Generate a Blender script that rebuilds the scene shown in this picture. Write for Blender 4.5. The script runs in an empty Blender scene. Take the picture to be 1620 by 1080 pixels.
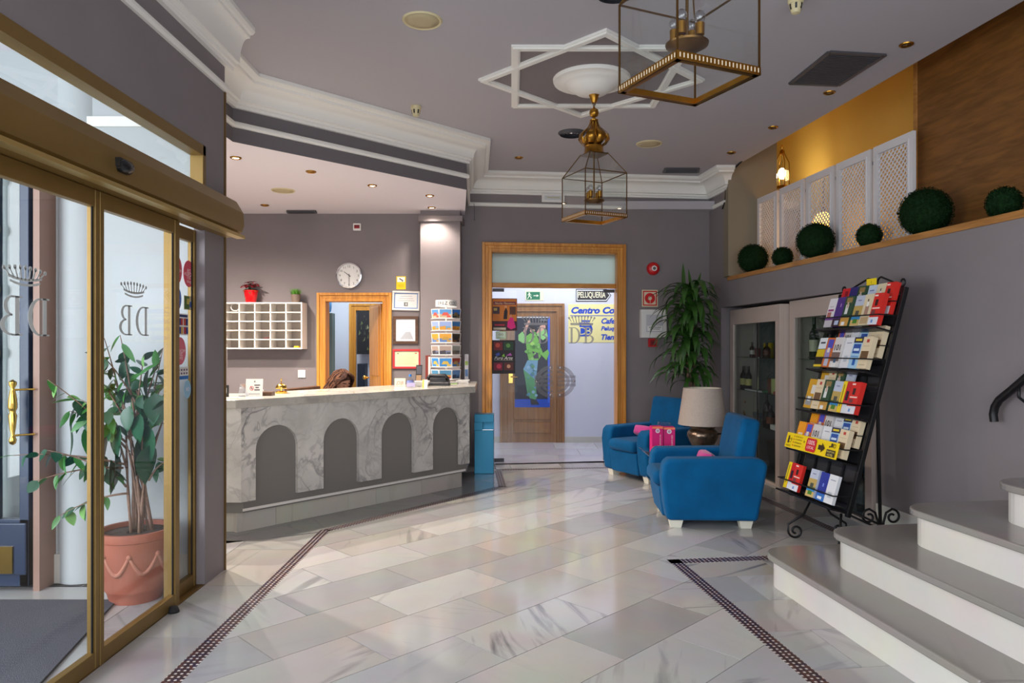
import bpy, math, random
from mathutils import Vector, Matrix, Euler
random.seed(7)
S = bpy.context.scene
COL = S.collection
PI = math.pi
# ---------------------------------------------------------------- camera (1620x1080, f = 1125 px, horizon at row 548)
F, U0, V0, HC = 1125.0, 810.0, 548.0, 1.42
cd = bpy.data.cameras.new('camera'); cam = bpy.data.objects.new('camera', cd); COL.objects.link(cam)
cd.sensor_width = 36.0; cd.lens = 36.0*F/1620.0; cd.shift_y = 8/1620.0; cd.clip_start = 0.05
cam.location = (0, 0, HC); cam.rotation_euler = (PI/2, 0, 0)
S.camera = cam
# ---------------------------------------------------------------- world and large lights
w = bpy.data.worlds.new('world'); S.world = w; w.use_nodes = True
bg = w.node_tree.nodes['Background']; bg.inputs[0].default_value = (0.86, 0.93, 1.0, 1); bg.inputs[1].default_value = 0.9
S.view_settings.view_transform = 'Standard'; S.view_settings.look = 'None'
S.view_settings.exposure = 0.74; S.view_settings.gamma = 1.0; S.view_settings.use_curve_mapping = False
S.cycles.max_bounces = 9; S.cycles.transparent_max_bounces = 24; S.cycles.sample_clamp_indirect = 6
def light(name, kind, loc, energy, color=(1,1,1), rot=(0,0,0), **kw):
    d = bpy.data.lights.new(name, kind); d.energy = energy; d.color = color
    for k, v in kw.items(): setattr(d, k, v)
    o = bpy.data.objects.new(name, d); COL.objects.link(o); o.location = loc; o.rotation_euler = rot
    return o
# daylight of the street front behind the camera, unseen, raised as fill for the lobby
light('daylight_street_front', 'AREA', (0.3, -1.6, 2.0), 60, (0.88,0.94,1.0), (math.radians(82),0,0), shape='RECTANGLE', size=4.4, size_y=2.6)
# daylight in the entrance vestibule
light('daylight_vestibule', 'AREA', (-4.3, 0.9, 1.75), 150, (0.88,0.95,1.0), (0,math.radians(-90),0), shape='RECTANGLE', size=2.9, size_y=3.2)
light('corridor_ceiling_light', 'AREA', (0.9, 9.75, 2.95), 34, (0.86,0.9,1.0), (0,0,0), shape='RECTANGLE', size=2.4, size_y=0.7)
light('office_ceiling_light', 'AREA', (-2.3, 9.3, 2.7), 20, (0.82,0.95,1.0), (0,0,0), shape='RECTANGLE', size=0.8, size_y=0.6)
# ---------------------------------------------------------------- pixel -> place helpers
def P(u, v, y): return Vector(((u-U0)/F*y, y, HC-(v-V0)/F*y))
def G(u, v, z=0.0):
    y = (HC-z)*F/(v-V0); return Vector(((u-U0)/F*y, y, z))
RO, RS = 3.591, 0.128                       # right wall: x + RS*y = RO (+ d)
def RW(u, v, d=0.0):
    y = (RO+d)/((u-U0)/F+RS); return P(u, v, y)
def rw(y, z=0.0, d=0.0): return Vector((RO+d-RS*y, y, z))
def by(x): return 8.575+0.115*x             # back wall
def BW(u, v, off=0.0):
    y = (8.575+off)/(1-0.115*(u-U0)/F); return P(u, v, y)
LX = -1.86                                  # plane of the sliding doors
def LW(u, v, x=LX):
    y = x*F/(u-U0); return P(u, v, y)
YR, ZS, ZC = 8.41, 2.99, 3.48               # reception wall, reception ceiling, main ceiling
def CE(u, v, z=ZC):
    y = (z-HC)*F/(V0-v); return Vector(((u-U0)/F*y, y, z))
# ---------------------------------------------------------------- materials
def lin(c):
    return tuple(((x/255)/12.92 if x/255 <= 0.04045 else ((x/255+0.055)/1.055)**2.4) for x in c)
MATS = {}
def nodes(name):
    m = bpy.data.materials.new(name); m.use_nodes = True
    nt = m.node_tree; b = nt.nodes['Principled BSDF']; MATS[name] = m
    return m, nt, b
def N(nt, t, **kw):
    n = nt.nodes.new(t)
    for k, v in kw.items(): setattr(n, k, v)
    return n
def mat(name, rgb, rough=0.5, metal=0.0, spec=0.5, noise=0.0, nscale=8.0, emit=None, estr=0.0, bump=0.0, bscale=60.0, sheen=0.0, alpha=1.0, coat=0.0):
    m, nt, b = nodes(name)
    c = lin(rgb)
    b.inputs['Roughness'].default_value = rough; b.inputs['Metallic'].default_value = metal
    b.inputs['Specular IOR Level'].default_value = spec
    if sheen: b.inputs['Sheen Weight'].default_value = sheen
    if coat: b.inputs['Coat Weight'].default_value = coat
    if emit: b.inputs['Emission Color'].default_value = (*lin(emit), 1); b.inputs['Emission Strength'].default_value = estr
    if alpha < 1: b.inputs['Alpha'].default_value = alpha
    tc = N(nt, 'ShaderNodeTexCoord')
    if noise:
        t = N(nt, 'ShaderNodeTexNoise'); t.inputs['Scale'].default_value = nscale; t.inputs['Detail'].default_value = 4
        nt.links.new(tc.outputs['Object'], t.inputs['Vector'])
        r = N(nt, 'ShaderNodeValToRGB')
        r.color_ramp.elements[0].position = 0.3; r.color_ramp.elements[1].position = 0.7
        r.color_ramp.elements[0].color = (*[x*(1-noise) for x in c], 1); r.color_ramp.elements[1].color = (*[min(1, x*(1+noise)) for x in c], 1)
        nt.links.new(t.outputs['Fac'], r.inputs['Fac']); nt.links.new(r.outputs['Color'], b.inputs['Base Color'])
    else: b.inputs['Base Color'].default_value = (*c, 1)
    if bump:
        t = N(nt, 'ShaderNodeTexNoise'); t.inputs['Scale'].default_value = bscale
        nt.links.new(tc.outputs['Object'], t.inputs['Vector'])
        bp = N(nt, 'ShaderNodeBump'); bp.inputs['Strength'].default_value = bump; bp.inputs['Distance'].default_value = 0.01
        nt.links.new(t.outputs['Fac'], bp.inputs['Height']); nt.links.new(bp.outputs['Normal'], b.inputs['Normal'])
    return m
def glass(name, tint=(0.97,0.99,0.985), rough=0.0, refl=1.0):
    m, nt, b = nodes(name); nt.nodes.remove(b)
    out = nt.nodes['Material Output']
    tr = N(nt, 'ShaderNodeBsdfTransparent'); tr.inputs[0].default_value = (*tint, 1)
    gl = N(nt, 'ShaderNodeBsdfGlossy'); gl.inputs['Roughness'].default_value = rough
    lw = N(nt, 'ShaderNodeLayerWeight'); pw = N(nt, 'ShaderNodeMath', operation='POWER'); pw.inputs[1].default_value = 4.5; nt.links.new(lw.outputs['Facing'], pw.inputs[0])
    fr = N(nt, 'ShaderNodeMath', operation='MULTIPLY_ADD'); fr.inputs[1].default_value = 0.9; fr.inputs[2].default_value = 0.04; nt.links.new(pw.outputs[0], fr.inputs[0])
    mu = N(nt, 'ShaderNodeMath', operation='MULTIPLY'); mu.inputs[1].default_value = refl; mu.use_clamp = True
    mx = N(nt, 'ShaderNodeMixShader')
    nt.links.new(fr.outputs[0], mu.inputs[0]); nt.links.new(mu.outputs[0], mx.inputs[0])
    nt.links.new(tr.outputs[0], mx.inputs[1]); nt.links.new(gl.outputs[0], mx.inputs[2]); nt.links.new(mx.outputs[0], out.inputs[0])
    return m
def wood(name, dark, light_, scale=1.0, axis='Z', rough=0.35):
    m, nt, b = nodes(name)
    tc = N(nt, 'ShaderNodeTexCoord'); mp = N(nt, 'ShaderNodeMapping')
    sc = {'X': (1.2, 22, 22), 'Y': (22, 1.2, 22), 'Z': (22, 22, 1.2)}[axis]
    mp.inputs['Scale'].default_value = tuple(s*scale for s in sc)
    t = N(nt, 'ShaderNodeTexNoise'); t.inputs['Scale'].default_value = 1.6; t.inputs['Detail'].default_value = 6; t.inputs['Distortion'].default_value = 0.6
    r = N(nt, 'ShaderNodeValToRGB'); r.color_ramp.elements[0].position = 0.3; r.color_ramp.elements[1].position = 0.72
    r.color_ramp.elements[0].color = (*lin(dark), 1); r.color_ramp.elements[1].color = (*lin(light_), 1)
    nt.links.new(tc.outputs['Object'], mp.inputs[0]); nt.links.new(mp.outputs[0], t.inputs['Vector'])
    nt.links.new(t.outputs['Fac'], r.inputs['Fac']); nt.links.new(r.outputs['Color'], b.inputs['Base Color'])
    b.inputs['Roughness'].default_value = rough
    return m
def marble_floor(name, cols, rough, vein=(120,118,122), vamt=0.75):
    # each slab takes its own tone, its own vein direction and its own piece of the stone
    m, nt, b = nodes(name); L = nt.links.new
    tc = N(nt, 'ShaderNodeTexCoord'); oi = N(nt, 'ShaderNodeObjectInfo')
    ang = N(nt, 'ShaderNodeMath', operation='MULTIPLY'); ang.inputs[1].default_value = 37.0; L(oi.outputs['Random'], ang.inputs[0])
    off = N(nt, 'ShaderNodeCombineXYZ')
    o2 = N(nt, 'ShaderNodeMath', operation='MULTIPLY'); o2.inputs[1].default_value = 91.0; L(oi.outputs['Random'], o2.inputs[0]); L(o2.outputs[0], off.inputs[0])
    add = N(nt, 'ShaderNodeVectorMath', operation='ADD'); L(tc.outputs['Object'], add.inputs[0]); L(off.outputs[0], add.inputs[1])
    rot = N(nt, 'ShaderNodeVectorRotate', rotation_type='Z_AXIS'); L(tc.outputs['Object'], rot.inputs['Vector']); L(ang.outputs[0], rot.inputs['Angle'])
    a2 = N(nt, 'ShaderNodeVectorMath', operation='ADD'); L(rot.outputs[0], a2.inputs[0]); L(off.outputs[0], a2.inputs[1])
    mp = N(nt, 'ShaderNodeMapping'); mp.inputs['Scale'].default_value = (0.9, 7.0, 1); L(a2.outputs[0], mp.inputs[0])
    n1 = N(nt, 'ShaderNodeTexNoise'); n1.inputs['Scale'].default_value = 1.3; n1.inputs['Detail'].default_value = 7; n1.inputs['Distortion'].default_value = 0.8
    L(mp.outputs[0], n1.inputs['Vector'])
    r1 = N(nt, 'ShaderNodeValToRGB'); e = r1.color_ramp.elements
    e[0].position = 0.56; e[0].color = (0,0,0,1); e[1].position = 0.72; e[1].color = (1,1,1,1); L(n1.outputs['Fac'], r1.inputs['Fac'])
    rb = N(nt, 'ShaderNodeValToRGB'); rb.color_ramp.interpolation = 'LINEAR'
    el = rb.color_ramp.elements; el[0].position = 0; el[0].color = (*lin(cols[0]),1); el[1].position = 1; el[1].color = (*lin(cols[-1]),1)
    for i, c in enumerate(cols[1:-1]):
        q = el.new((i+1)/(len(cols)-1)); q.color = (*lin(c),1)
    L(oi.outputs['Random'], rb.inputs['Fac'])
    n2 = N(nt, 'ShaderNodeTexNoise'); n2.inputs['Scale'].default_value = 3.0; n2.inputs['Detail'].default_value = 5; L(add.outputs[0], n2.inputs['Vector'])
    mv = N(nt, 'ShaderNodeMix', data_type='RGBA', blend_type='MULTIPLY'); mv.inputs['Factor'].default_value = 0.22
    L(rb.outputs['Color'], mv.inputs['A']); L(n2.outputs['Color'], mv.inputs['B'])
    # how strongly this slab is veined
    w1 = N(nt, 'ShaderNodeMath', operation='MULTIPLY'); w1.inputs[1].default_value = 13.7; L(oi.outputs['Random'], w1.inputs[0])
    w2 = N(nt, 'ShaderNodeMath', operation='FRACT'); L(w1.outputs[0], w2.inputs[0])
    w3 = N(nt, 'ShaderNodeMath', operation='POWER'); w3.inputs[1].default_value = 1.6; L(w2.outputs[0], w3.inputs[0])
    w4 = N(nt, 'ShaderNodeMath', operation='MULTIPLY'); w4.inputs[1].default_value = vamt; L(w3.outputs[0], w4.inputs[0])
    w5 = N(nt, 'ShaderNodeMath', operation='MULTIPLY'); L(w4.outputs[0], w5.inputs[0]); L(r1.outputs['Color'], w5.inputs[1])
    mx = N(nt, 'ShaderNodeMix', data_type='RGBA'); L(w5.outputs[0], mx.inputs['Factor']); L(mv.outputs['Result'], mx.inputs['A']); mx.inputs['B'].default_value = (*lin(vein),1)
    L(mx.outputs['Result'], b.inputs['Base Color']); b.inputs['Roughness'].default_value = rough
    return m
def marble_vein(name, base, vein, scale=2.2, rough=0.3, width=0.03, amt=0.9):
    m, nt, b = nodes(name); L = nt.links.new
    tc = N(nt, 'ShaderNodeTexCoord')
    def veins(sc, wd, det, dist):
        n = N(nt, 'ShaderNodeTexNoise'); n.inputs['Scale'].default_value = sc; n.inputs['Detail'].default_value = det; n.inputs['Distortion'].default_value = dist
        L(tc.outputs['Object'], n.inputs['Vector'])
        s = N(nt, 'ShaderNodeMath', operation='SUBTRACT'); s.inputs[1].default_value = 0.5; L(n.outputs['Fac'], s.inputs[0])
        a = N(nt, 'ShaderNodeMath', operation='ABSOLUTE'); L(s.outputs[0], a.inputs[0])
        r = N(nt, 'ShaderNodeMapRange'); r.inputs['From Min'].default_value = 0; r.inputs['From Max'].default_value = wd
        r.inputs['To Min'].default_value = 1; r.inputs['To Max'].default_value = 0; L(a.outputs[0], r.inputs['Value'])
        return r.outputs[0]
    v1 = veins(scale, width, 8, 1.4); v2 = veins(scale*2.7, width*1.3, 5, 1.0)
    h = N(nt, 'ShaderNodeMath', operation='MULTIPLY'); h.inputs[1].default_value = 0.55; L(v2, h.inputs[0])
    mxm = N(nt, 'ShaderNodeMath', operation='MAXIMUM'); L(v1, mxm.inputs[0]); L(h.outputs[0], mxm.inputs[1])
    pt = N(nt, 'ShaderNodeTexNoise'); pt.inputs['Scale'].default_value = 1.1; L(tc.outputs['Object'], pt.inputs['Vector'])
    pr = N(nt, 'ShaderNodeValToRGB'); pr.color_ramp.elements[0].position = 0.36; pr.color_ramp.elements[1].position = 0.62; L(pt.outputs['Fac'], pr.inputs['Fac'])
    k = N(nt, 'ShaderNodeMath', operation='MULTIPLY'); L(mxm.outputs[0], k.inputs[0]); L(pr.outputs['Color'], k.inputs[1])
    k2 = N(nt, 'ShaderNodeMath', operation='MULTIPLY'); k2.inputs[1].default_value = amt; L(k.outputs[0], k2.inputs[0])
    n2 = N(nt, 'ShaderNodeTexNoise'); n2.inputs['Scale'].default_value = 4; n2.inputs['Detail'].default_value = 6; L(tc.outputs['Object'], n2.inputs['Vector'])
    r2 = N(nt, 'ShaderNodeValToRGB'); c = lin(base); r2.color_ramp.elements[0].position = 0.3; r2.color_ramp.elements[1].position = 0.65
    r2.color_ramp.elements[0].color = (*[x*0.72 for x in c],1); r2.color_ramp.elements[1].color = (*c,1); L(n2.outputs['Fac'], r2.inputs['Fac'])
    mx = N(nt, 'ShaderNodeMix', data_type='RGBA'); L(k2.outputs[0], mx.inputs['Factor']); L(r2.outputs['Color'], mx.inputs['A']); mx.inputs['B'].default_value = (*lin(vein),1)
    L(mx.outputs['Result'], b.inputs['Base Color']); b.inputs['Roughness'].default_value = rough
    return m
def mosaic(name):
    m, nt, b = nodes(name); L = nt.links.new
    uv = N(nt, 'ShaderNodeUVMap'); sp = N(nt, 'ShaderNodeSeparateXYZ'); L(uv.outputs[0], sp.inputs[0])
    def cell(src, period, duty):
        a = N(nt, 'ShaderNodeMath', operation='DIVIDE'); a.inputs[1].default_value = period; L(src, a.inputs[0])
        f = N(nt, 'ShaderNodeMath', operation='FRACT'); L(a.outputs[0], f.inputs[0])
        l = N(nt, 'ShaderNodeMath', operation='LESS_THAN'); l.inputs[1].default_value = duty; L(f.outputs[0], l.inputs[0]); return l.outputs[0]
    a = cell(sp.outputs[0], 0.03, 0.42); c = cell(sp.outputs[1], 0.0273, 0.42)
    k = N(nt, 'ShaderNodeMath', operation='MULTIPLY'); L(a, k.inputs[0]); L(c, k.inputs[1])
    vo = N(nt, 'ShaderNodeTexVoronoi'); vo.inputs['Scale'].default_value = 70; L(uv.outputs[0], vo.inputs['Vector'])
    r = N(nt, 'ShaderNodeValToRGB'); r.color_ramp.interpolation = 'CONSTANT'
    r.color_ramp.elements[0].color = (*lin((52,34,44)),1); r.color_ramp.elements[1].position = 0.5; r.color_ramp.elements[1].color = (*lin((82,48,46)),1)
    q = r.color_ramp.elements.new(0.75); q.color = (*lin((50,40,66)),1); L(vo.outputs['Color'], r.inputs['Fac'])
    mx = N(nt, 'ShaderNodeMix', data_type='RGBA'); L(k.outputs[0], mx.inputs['Factor']); L(r.outputs['Color'], mx.inputs['A']); mx.inputs['B'].default_value = (*lin((205,196,190)),1)
    L(mx.outputs['Result'], b.inputs['Base Color']); b.inputs['Roughness'].default_value = 0.3
    return m
def flat(rgb, rough=0.55):
    k = 'print_%02x%02x%02x' % tuple(rgb)
    if k not in MATS: mat(k, rgb, rough)
    return k
mat('wall_grey', (134,126,128), 0.75, spec=0.2, noise=0.03, nscale=3, bump=0.05, bscale=120)
mat('wall_beam', (112,107,110), 0.75, spec=0.2)
mat('ceiling_paint', (182,178,184), 0.85, spec=0.15)
mat('soffit_paint', (234,228,236), 0.85, spec=0.15)
mat('plaster_white', (238,236,231), 0.6, spec=0.3)
mat('wall_white', (182,187,189), 0.8, spec=0.2)
mat('wall_blue_white', (210,212,226), 0.8, spec=0.2)
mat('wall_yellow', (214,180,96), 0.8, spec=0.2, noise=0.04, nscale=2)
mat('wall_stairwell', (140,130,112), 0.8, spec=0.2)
mat('counter_grey', (122,118,113), 0.6)
marble_floor('marble_tile', [(194,193,192),(176,172,169),(200,199,198),(184,177,170),(164,162,162),(192,191,190)], 0.10, vein=(104,102,106), vamt=1.0)
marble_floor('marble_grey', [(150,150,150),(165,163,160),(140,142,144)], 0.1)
marble_floor('marble_corridor', [(208,206,214),(196,192,204),(214,212,220)], 0.12, vamt=0.4)
marble_floor('marble_tread', [(150,144,138),(140,135,131),(158,151,144)], 0.16, vein=(116,112,114), vamt=0.4)  # greyer than the risers; the tops' shade is partly put into this colour
marble_floor('marble_riser', [(222,214,202),(214,208,200),(226,220,212)], 0.25, vein=(170,160,150), vamt=0.4)
marble_floor('marble_plinth', [(218,210,198),(204,195,183),(226,220,210)], 0.3, vein=(130,120,108), vamt=0.6)
marble_vein('marble_counter', (214,210,204), (92,92,98), 2.4, 0.3, 0.035, 0.85)
marble_vein('marble_top', (196,191,182), (120,116,116), 1.8, 0.18, 0.02, 0.6)
mosaic('mosaic_band')
mat('grout', (150,145,138), 0.7)
wood('wood_orange', (182,112,34), (228,162,72), 0.8)
wood('wood_orange_x', (182,112,34), (228,162,72), 0.8, 'X')
wood('wood_door', (120,76,34), (156,106,54), 0.7)
wood('wood_panel', (102,66,28), (136,90,42), 0.8, 'Y', 0.5)
wood('wood_ledge', (150,100,48), (196,140,78), 0.6, 'Y')
wood('wood_dark', (66,42,28), (100,66,42), 0.8, 'X')
mat('gold_metal', (136,108,58), 0.42, 0.55, noise=0.06, nscale=5)
mat('gold_dark', (112,84,38), 0.42, 0.6)
mat('brass', (176,128,52), 0.28, 1.0, noise=0.15, nscale=14)
mat('brass_highlight', (196,170,108), 0.35, 0.8)
mat('brass_dark', (110,80,42), 0.35, 0.9)
mat('brass_bright', (232,190,96), 0.15, 1.0)
mat('chrome', (215,215,220), 0.12, 1.0)
mat('black_iron', (26,25,27), 0.4, 0.3)
mat('black_plastic', (28,28,32), 0.35)
mat('black_rubber', (32,30,32), 0.8)
mat('white_plastic', (232,230,226), 0.4)
mat('cream_plastic', (214,202,160), 0.5)
mat('speaker_beige', (190,176,140), 0.6, noise=0.05, nscale=120)
mat('grille_grey', (88,88,94), 0.5, 0.4)
mat('grille_dark', (38,38,42), 0.7)
mat('white_lacquer', (232,226,220), 0.35)
mat('trellis_white', (220,216,218), 0.5)
mat('cabinet_taupe', (190,172,162), 0.45)
mat('cabinet_inside', (98,104,106), 0.5)
mat('velvet_blue', (0,82,130), 0.85, spec=0.15, noise=0.16, nscale=5, bump=0.15, bscale=220, sheen=0.06)
mat('velvet_pink', (206,52,140), 0.8, sheen=0.3)
mat('chair_foot', (226,220,204), 0.4)
mat('lamp_shade', (178,162,150), 0.8, noise=0.05, nscale=60)
mat('lamp_shade_inside', (224,216,196), 0.8)
mat('hammered_metal', (128,108,92), 0.28, 0.9, noise=0.3, nscale=16, bump=0.4, bscale=30)
mat('bin_blue', (20,124,160), 0.3, 0.3)
mat('leaf_green', (58,120,52), 0.35, noise=0.35, nscale=9)
mat('leaf_dark', (34,84,58), 0.35, noise=0.3, nscale=9)
mat('leaf_pale', (110,160,84), 0.4, noise=0.25, nscale=9)
mat('dracaena_leaf', (52,92,34), 0.4, noise=0.35, nscale=6)
mat('boxwood', (18,42,18), 0.8, spec=0.1, noise=0.5, nscale=40)
mat('bark', (126,98,82), 0.8, noise=0.2, nscale=30)
mat('soil', (58,46,42), 0.95, noise=0.4, nscale=40, bump=1.0, bscale=50)
mat('terracotta', (152,82,62), 0.7, noise=0.12, nscale=6)
mat('terracotta_pale', (168,106,86), 0.75)
mat('doormat', (76,76,84), 0.95, noise=0.3, nscale=160, bump=0.6, bscale=240)
mat('door_navy', (28,46,74), 0.35)
mat('door_frame_brown', (150,118,104), 0.5)
mat('stone_white', (196,192,184), 0.5, noise=0.04, nscale=6)
mat('frosted_print', (196,198,196), 0.8, alpha=0.9)
mat('frosted_print_lobby', (190,190,196), 0.8, alpha=0.55)
mat('sensor_black', (22,24,28), 0.25)
mat('bulb_lit', (255,240,210), 0.3, emit=(255,226,170), estr=16)
mat('lamp_glow', (255,226,160), 0.4, emit=(255,180,70), estr=4)
mat('spot_lit', (255,240,220), 0.3, emit=(255,232,200), estr=24)
mat('spot_off', (130,110,80), 0.15, 0.8)
mat('skin', (206,150,124), 0.55)
mat('hair_brown', (56,34,27), 0.7, spec=0.2, noise=0.35, nscale=30)
mat('hair_light', (104,68,48), 0.7, spec=0.2)
mat('shirt_navy', (36,40,60), 0.8)
mat('bottle_dark', (18,18,20), 0.12)
mat('bottle_brown', (54,26,14), 0.12)
mat('bottle_foil', (24,22,22), 0.4)
mat('paper_cream', (226,216,180), 0.7)
mat('paper_white', (232,230,228), 0.7)
mat('red_plastic', (196,28,34), 0.35)
mat('red_pot', (214,14,24), 0.2)
mat('poinsettia_red', (150,14,34), 0.5, noise=0.3, nscale=30)
mat('grass_green', (86,150,40), 0.5)
mat('pot_taupe', (128,110,98), 0.6)
mat('gold_fig', (196,150,60), 0.4, 0.3)
glass('bulb_glass', (0.82,0.82,0.84), 0.05, 3.0); glass('glass_clear'); glass('glass_door', (0.985,0.992,0.99), 0, 0.5); glass('glass_lantern', (0.94,0.965,0.96), 0, 1.6)
glass('glass_cabinet', (0.88,0.92,0.91), 0, 1.0); glass('glass_table', (0.8,0.86,0.85), 0, 1.6); glass('glass_shelf', (0.75,0.88,0.84), 0.02, 1.2)
glass('plastic_clear', (0.9,0.93,0.97), 0.05, 1.6)
glass('acrylic_handle', (0.80,0.78,0.78), 0.15, 1.5)
mat('glass_transom', (196,206,200), 0.25, emit=None); MATS['glass_transom'].node_tree.nodes['Principled BSDF'].inputs['Transmission Weight'].default_value = 0.0
_b = MATS['glass_transom'].node_tree; _t = N(_b, 'ShaderNodeBsdfTranslucent'); _t.inputs[0].default_value = (0.62,0.70,0.66,1); _m = N(_b, 'ShaderNodeMixShader'); _m.inputs[0].default_value = 0.6
_b.links.new(_b.nodes['Principled BSDF'].outputs[0], _m.inputs[1]); _b.links.new(_t.outputs[0], _m.inputs[2]); _b.links.new(_m.outputs[0], _b.nodes['Material Output'].inputs[0])
# ---------------------------------------------------------------- mesh builder
_TXT = {}
def textdata(s, shear=0.0, bold=0.0):
    k = (s, shear, bold)
    if k not in _TXT:
        c = bpy.data.curves.new('text', 'FONT'); c.body = s; c.size = 1.0; c.shear = shear; c.offset = bold
        c.resolution_u = 3; c.align_x = 'CENTER'; c.align_y = 'CENTER'
        o = bpy.data.objects.new('text', c)
        me = bpy.data.meshes.new_from_object(o)
        vs = [tuple(v.co) for v in me.vertices]; fs = [tuple(p.vertices) for p in me.polygons]
        xs = [v[0] for v in vs] or [0]; ys = [v[1] for v in vs] or [0]
        cx, cy = (min(xs)+max(xs))/2, (min(ys)+max(ys))/2
        _TXT[k] = ([(x-cx, y-cy) for x, y, _ in vs], fs, max(xs)-min(xs), max(ys)-min(ys))
        bpy.data.objects.remove(o); bpy.data.meshes.remove(me); bpy.data.curves.remove(c)
    return _TXT[k]
class MB:
    def __init__(s): s.v = []; s.f = []; s.mi = []; s.k = 0; s.uv = {}
    def add(s, vs, fs, k=None):
        n = len(s.v); s.v += [Vector(v) for v in vs]
        for f in fs: s.f.append(tuple(n+i for i in f)); s.mi.append(s.k if k is None else k)
        return s
    def box(s, x0, x1, y0, y1, z0, z1, k=None):
        return s.add([(x0,y0,z0),(x1,y0,z0),(x1,y1,z0),(x0,y1,z0),(x0,y0,z1),(x1,y0,z1),(x1,y1,z1),(x0,y1,z1)],
            [(0,3,2,1),(4,5,6,7),(0,1,5,4),(1,2,6,5),(2,3,7,6),(3,0,4,7)], k)
    def hexa(s, p, k=None):     # 8 corners: bottom 4 ccw, top 4
        return s.add(p, [(0,3,2,1),(4,5,6,7),(0,1,5,4),(1,2,6,5),(2,3,7,6),(3,0,4,7)], k)
    def obox(s, o, X, Y, Z, k=None):   # corner o and full edge vectors
        o, X, Y, Z = Vector(o), Vector(X), Vector(Y), Vector(Z)
        return s.hexa([o, o+X, o+X+Y, o+Y, o+Z, o+X+Z, o+X+Y+Z, o+Y+Z], k)
    def bar(s, a, b, w, h=None, k=None, up=(0,0,1)):
        a, b = Vector(a), Vector(b); d = (b-a).normalized(); h = h or w
        u = Vector(up)
        if abs(d.dot(u)) > 0.99: u = Vector((0,1,0))
        x = d.cross(u).normalized(); z = x.cross(d)
        return s.obox(a-x*w/2-z*h/2, x*w, b-a, z*h, k)
    def prism(s, pts, ex, k=None):
        pts = [Vector(p) for p in pts]; ex = Vector(ex); n = len(pts)
        return s.add(pts+[p+ex for p in pts], [tuple(range(n-1,-1,-1)), tuple(range(n,2*n))]+[(i,(i+1)%n,n+(i+1)%n,n+i) for i in range(n)], k)
    def lathe(s, prof, c=(0,0,0), n=20, axis='Z', k=None, cap=True):
        c = Vector(c); vs = []; fs = []; m = len(prof)
        for j in range(n):
            a = 2*PI*j/n
            for r, z in prof:
                p = (r*math.cos(a), r*math.sin(a), z)
                if axis == 'Y': p = (p[0], p[2], p[1])
                if axis == 'X': p = (p[2], p[0], p[1])
                vs.append(c+Vector(p))
        for j in range(n):
            for i in range(m-1): fs.append((j*m+i, ((j+1)%n)*m+i, ((j+1)%n)*m+i+1, j*m+i+1))
        if cap and prof[0][0] > 1e-5: fs.append(tuple(j*m for j in range(n-1,-1,-1)))
        if cap and prof[-1][0] > 1e-5: fs.append(tuple(j*m+m-1 for j in range(n)))
        return s.add(vs, fs, k)
    def tube(s, pts, r, n=8, k=None, closed=False):
        pts = [Vector(p) for p in pts]; m = len(pts)
        rs = r if isinstance(r, (list, tuple)) else [r]*m
        vs = []; fs = []; prev = None
        for i, p in enumerate(pts):
            if closed: d = (pts[(i+1)%m]-pts[i-1])
            else: d = pts[min(i+1, m-1)]-pts[max(i-1, 0)]
            d.normalize()
            if prev is None:
                u = Vector((0,0,1)) if abs(d.z) < 0.9 else Vector((1,0,0))
                x = d.cross(u).normalized()
            else:
                x = (prev-d*prev.dot(d)); x = x.normalized() if x.length > 1e-6 else d.orthogonal().normalized()
            prev = x; y = d.cross(x)
            for j in range(n):
                a = 2*PI*j/n; vs.append(p+(x*math.cos(a)+y*math.sin(a))*rs[i])
        for i in range(m if closed else m-1):
            i2 = (i+1) % m
            for j in range(n): fs.append((i*n+j, i*n+(j+1)%n, i2*n+(j+1)%n, i2*n+j))
        if not closed: fs += [tuple(range(n-1,-1,-1)), tuple((m-1)*n+j for j in range(n))]
        return s.add(vs, fs, k)
    def sphere(s, c, r, n=16, m=10, sc=(1,1,1), k=None):
        prof = [(max(0, math.sin(PI*i/m)), -math.cos(PI*i/m)) for i in range(m+1)]; prof[0] = (0,-1); prof[-1] = (0,1)
        c = Vector(c); vs = []; fs = []
        for j in range(n):
            a = 2*PI*j/n
            for q, z in prof: vs.append(c+Vector((q*math.cos(a)*r*sc[0], q*math.sin(a)*r*sc[1], z*r*sc[2])))
        mm = m+1
        for j in range(n):
            for i in range(m): fs.append((j*mm+i, ((j+1)%n)*mm+i, ((j+1)%n)*mm+i+1, j*mm+i+1))
        return s.add(vs, fs, k)
    def text(s, t, o, X, Y, h=None, w=None, k=None, shear=0, bold=0):
        vs, fs, tw, th = textdata(t, shear, bold)
        sy = (h/th) if h else (w/tw); sx = (w/tw) if w else sy
        o, X, Y = Vector(o), Vector(X), Vector(Y)
        return s.add([o+X*x*sx+Y*y*sy for x, y in vs], fs, k)
    def serif_db(s, c, X, h, wd):
        """the letters D B with serifs, centred on c, reading along X"""
        c, X, Z = Vector(c), Vector(X), Vector((0,0,1)); nn = X.cross(Z)*-0.0006
        def q(pts): s.prism([c+X*((x-0.5)*wd)+Z*((z-0.5)*h) for x, z in pts], nn)
        def bowl(x0, z0, z1, rx, tk):
            n = 12; cz, rz = (z0+z1)/2, (z1-z0)/2; th = 0.045
            for i in range(n):
                a, b = -PI/2+PI*i/n, -PI/2+PI*(i+1)/n
                o = [(x0+rx*math.cos(t), cz+rz*math.sin(t)) for t in (a, b)]; k = [(x0+(rx-tk)*math.cos(t), cz+(rz-th)*math.sin(t)) for t in (a, b)]
                q([o[0], o[1], k[1], k[0]])
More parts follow.
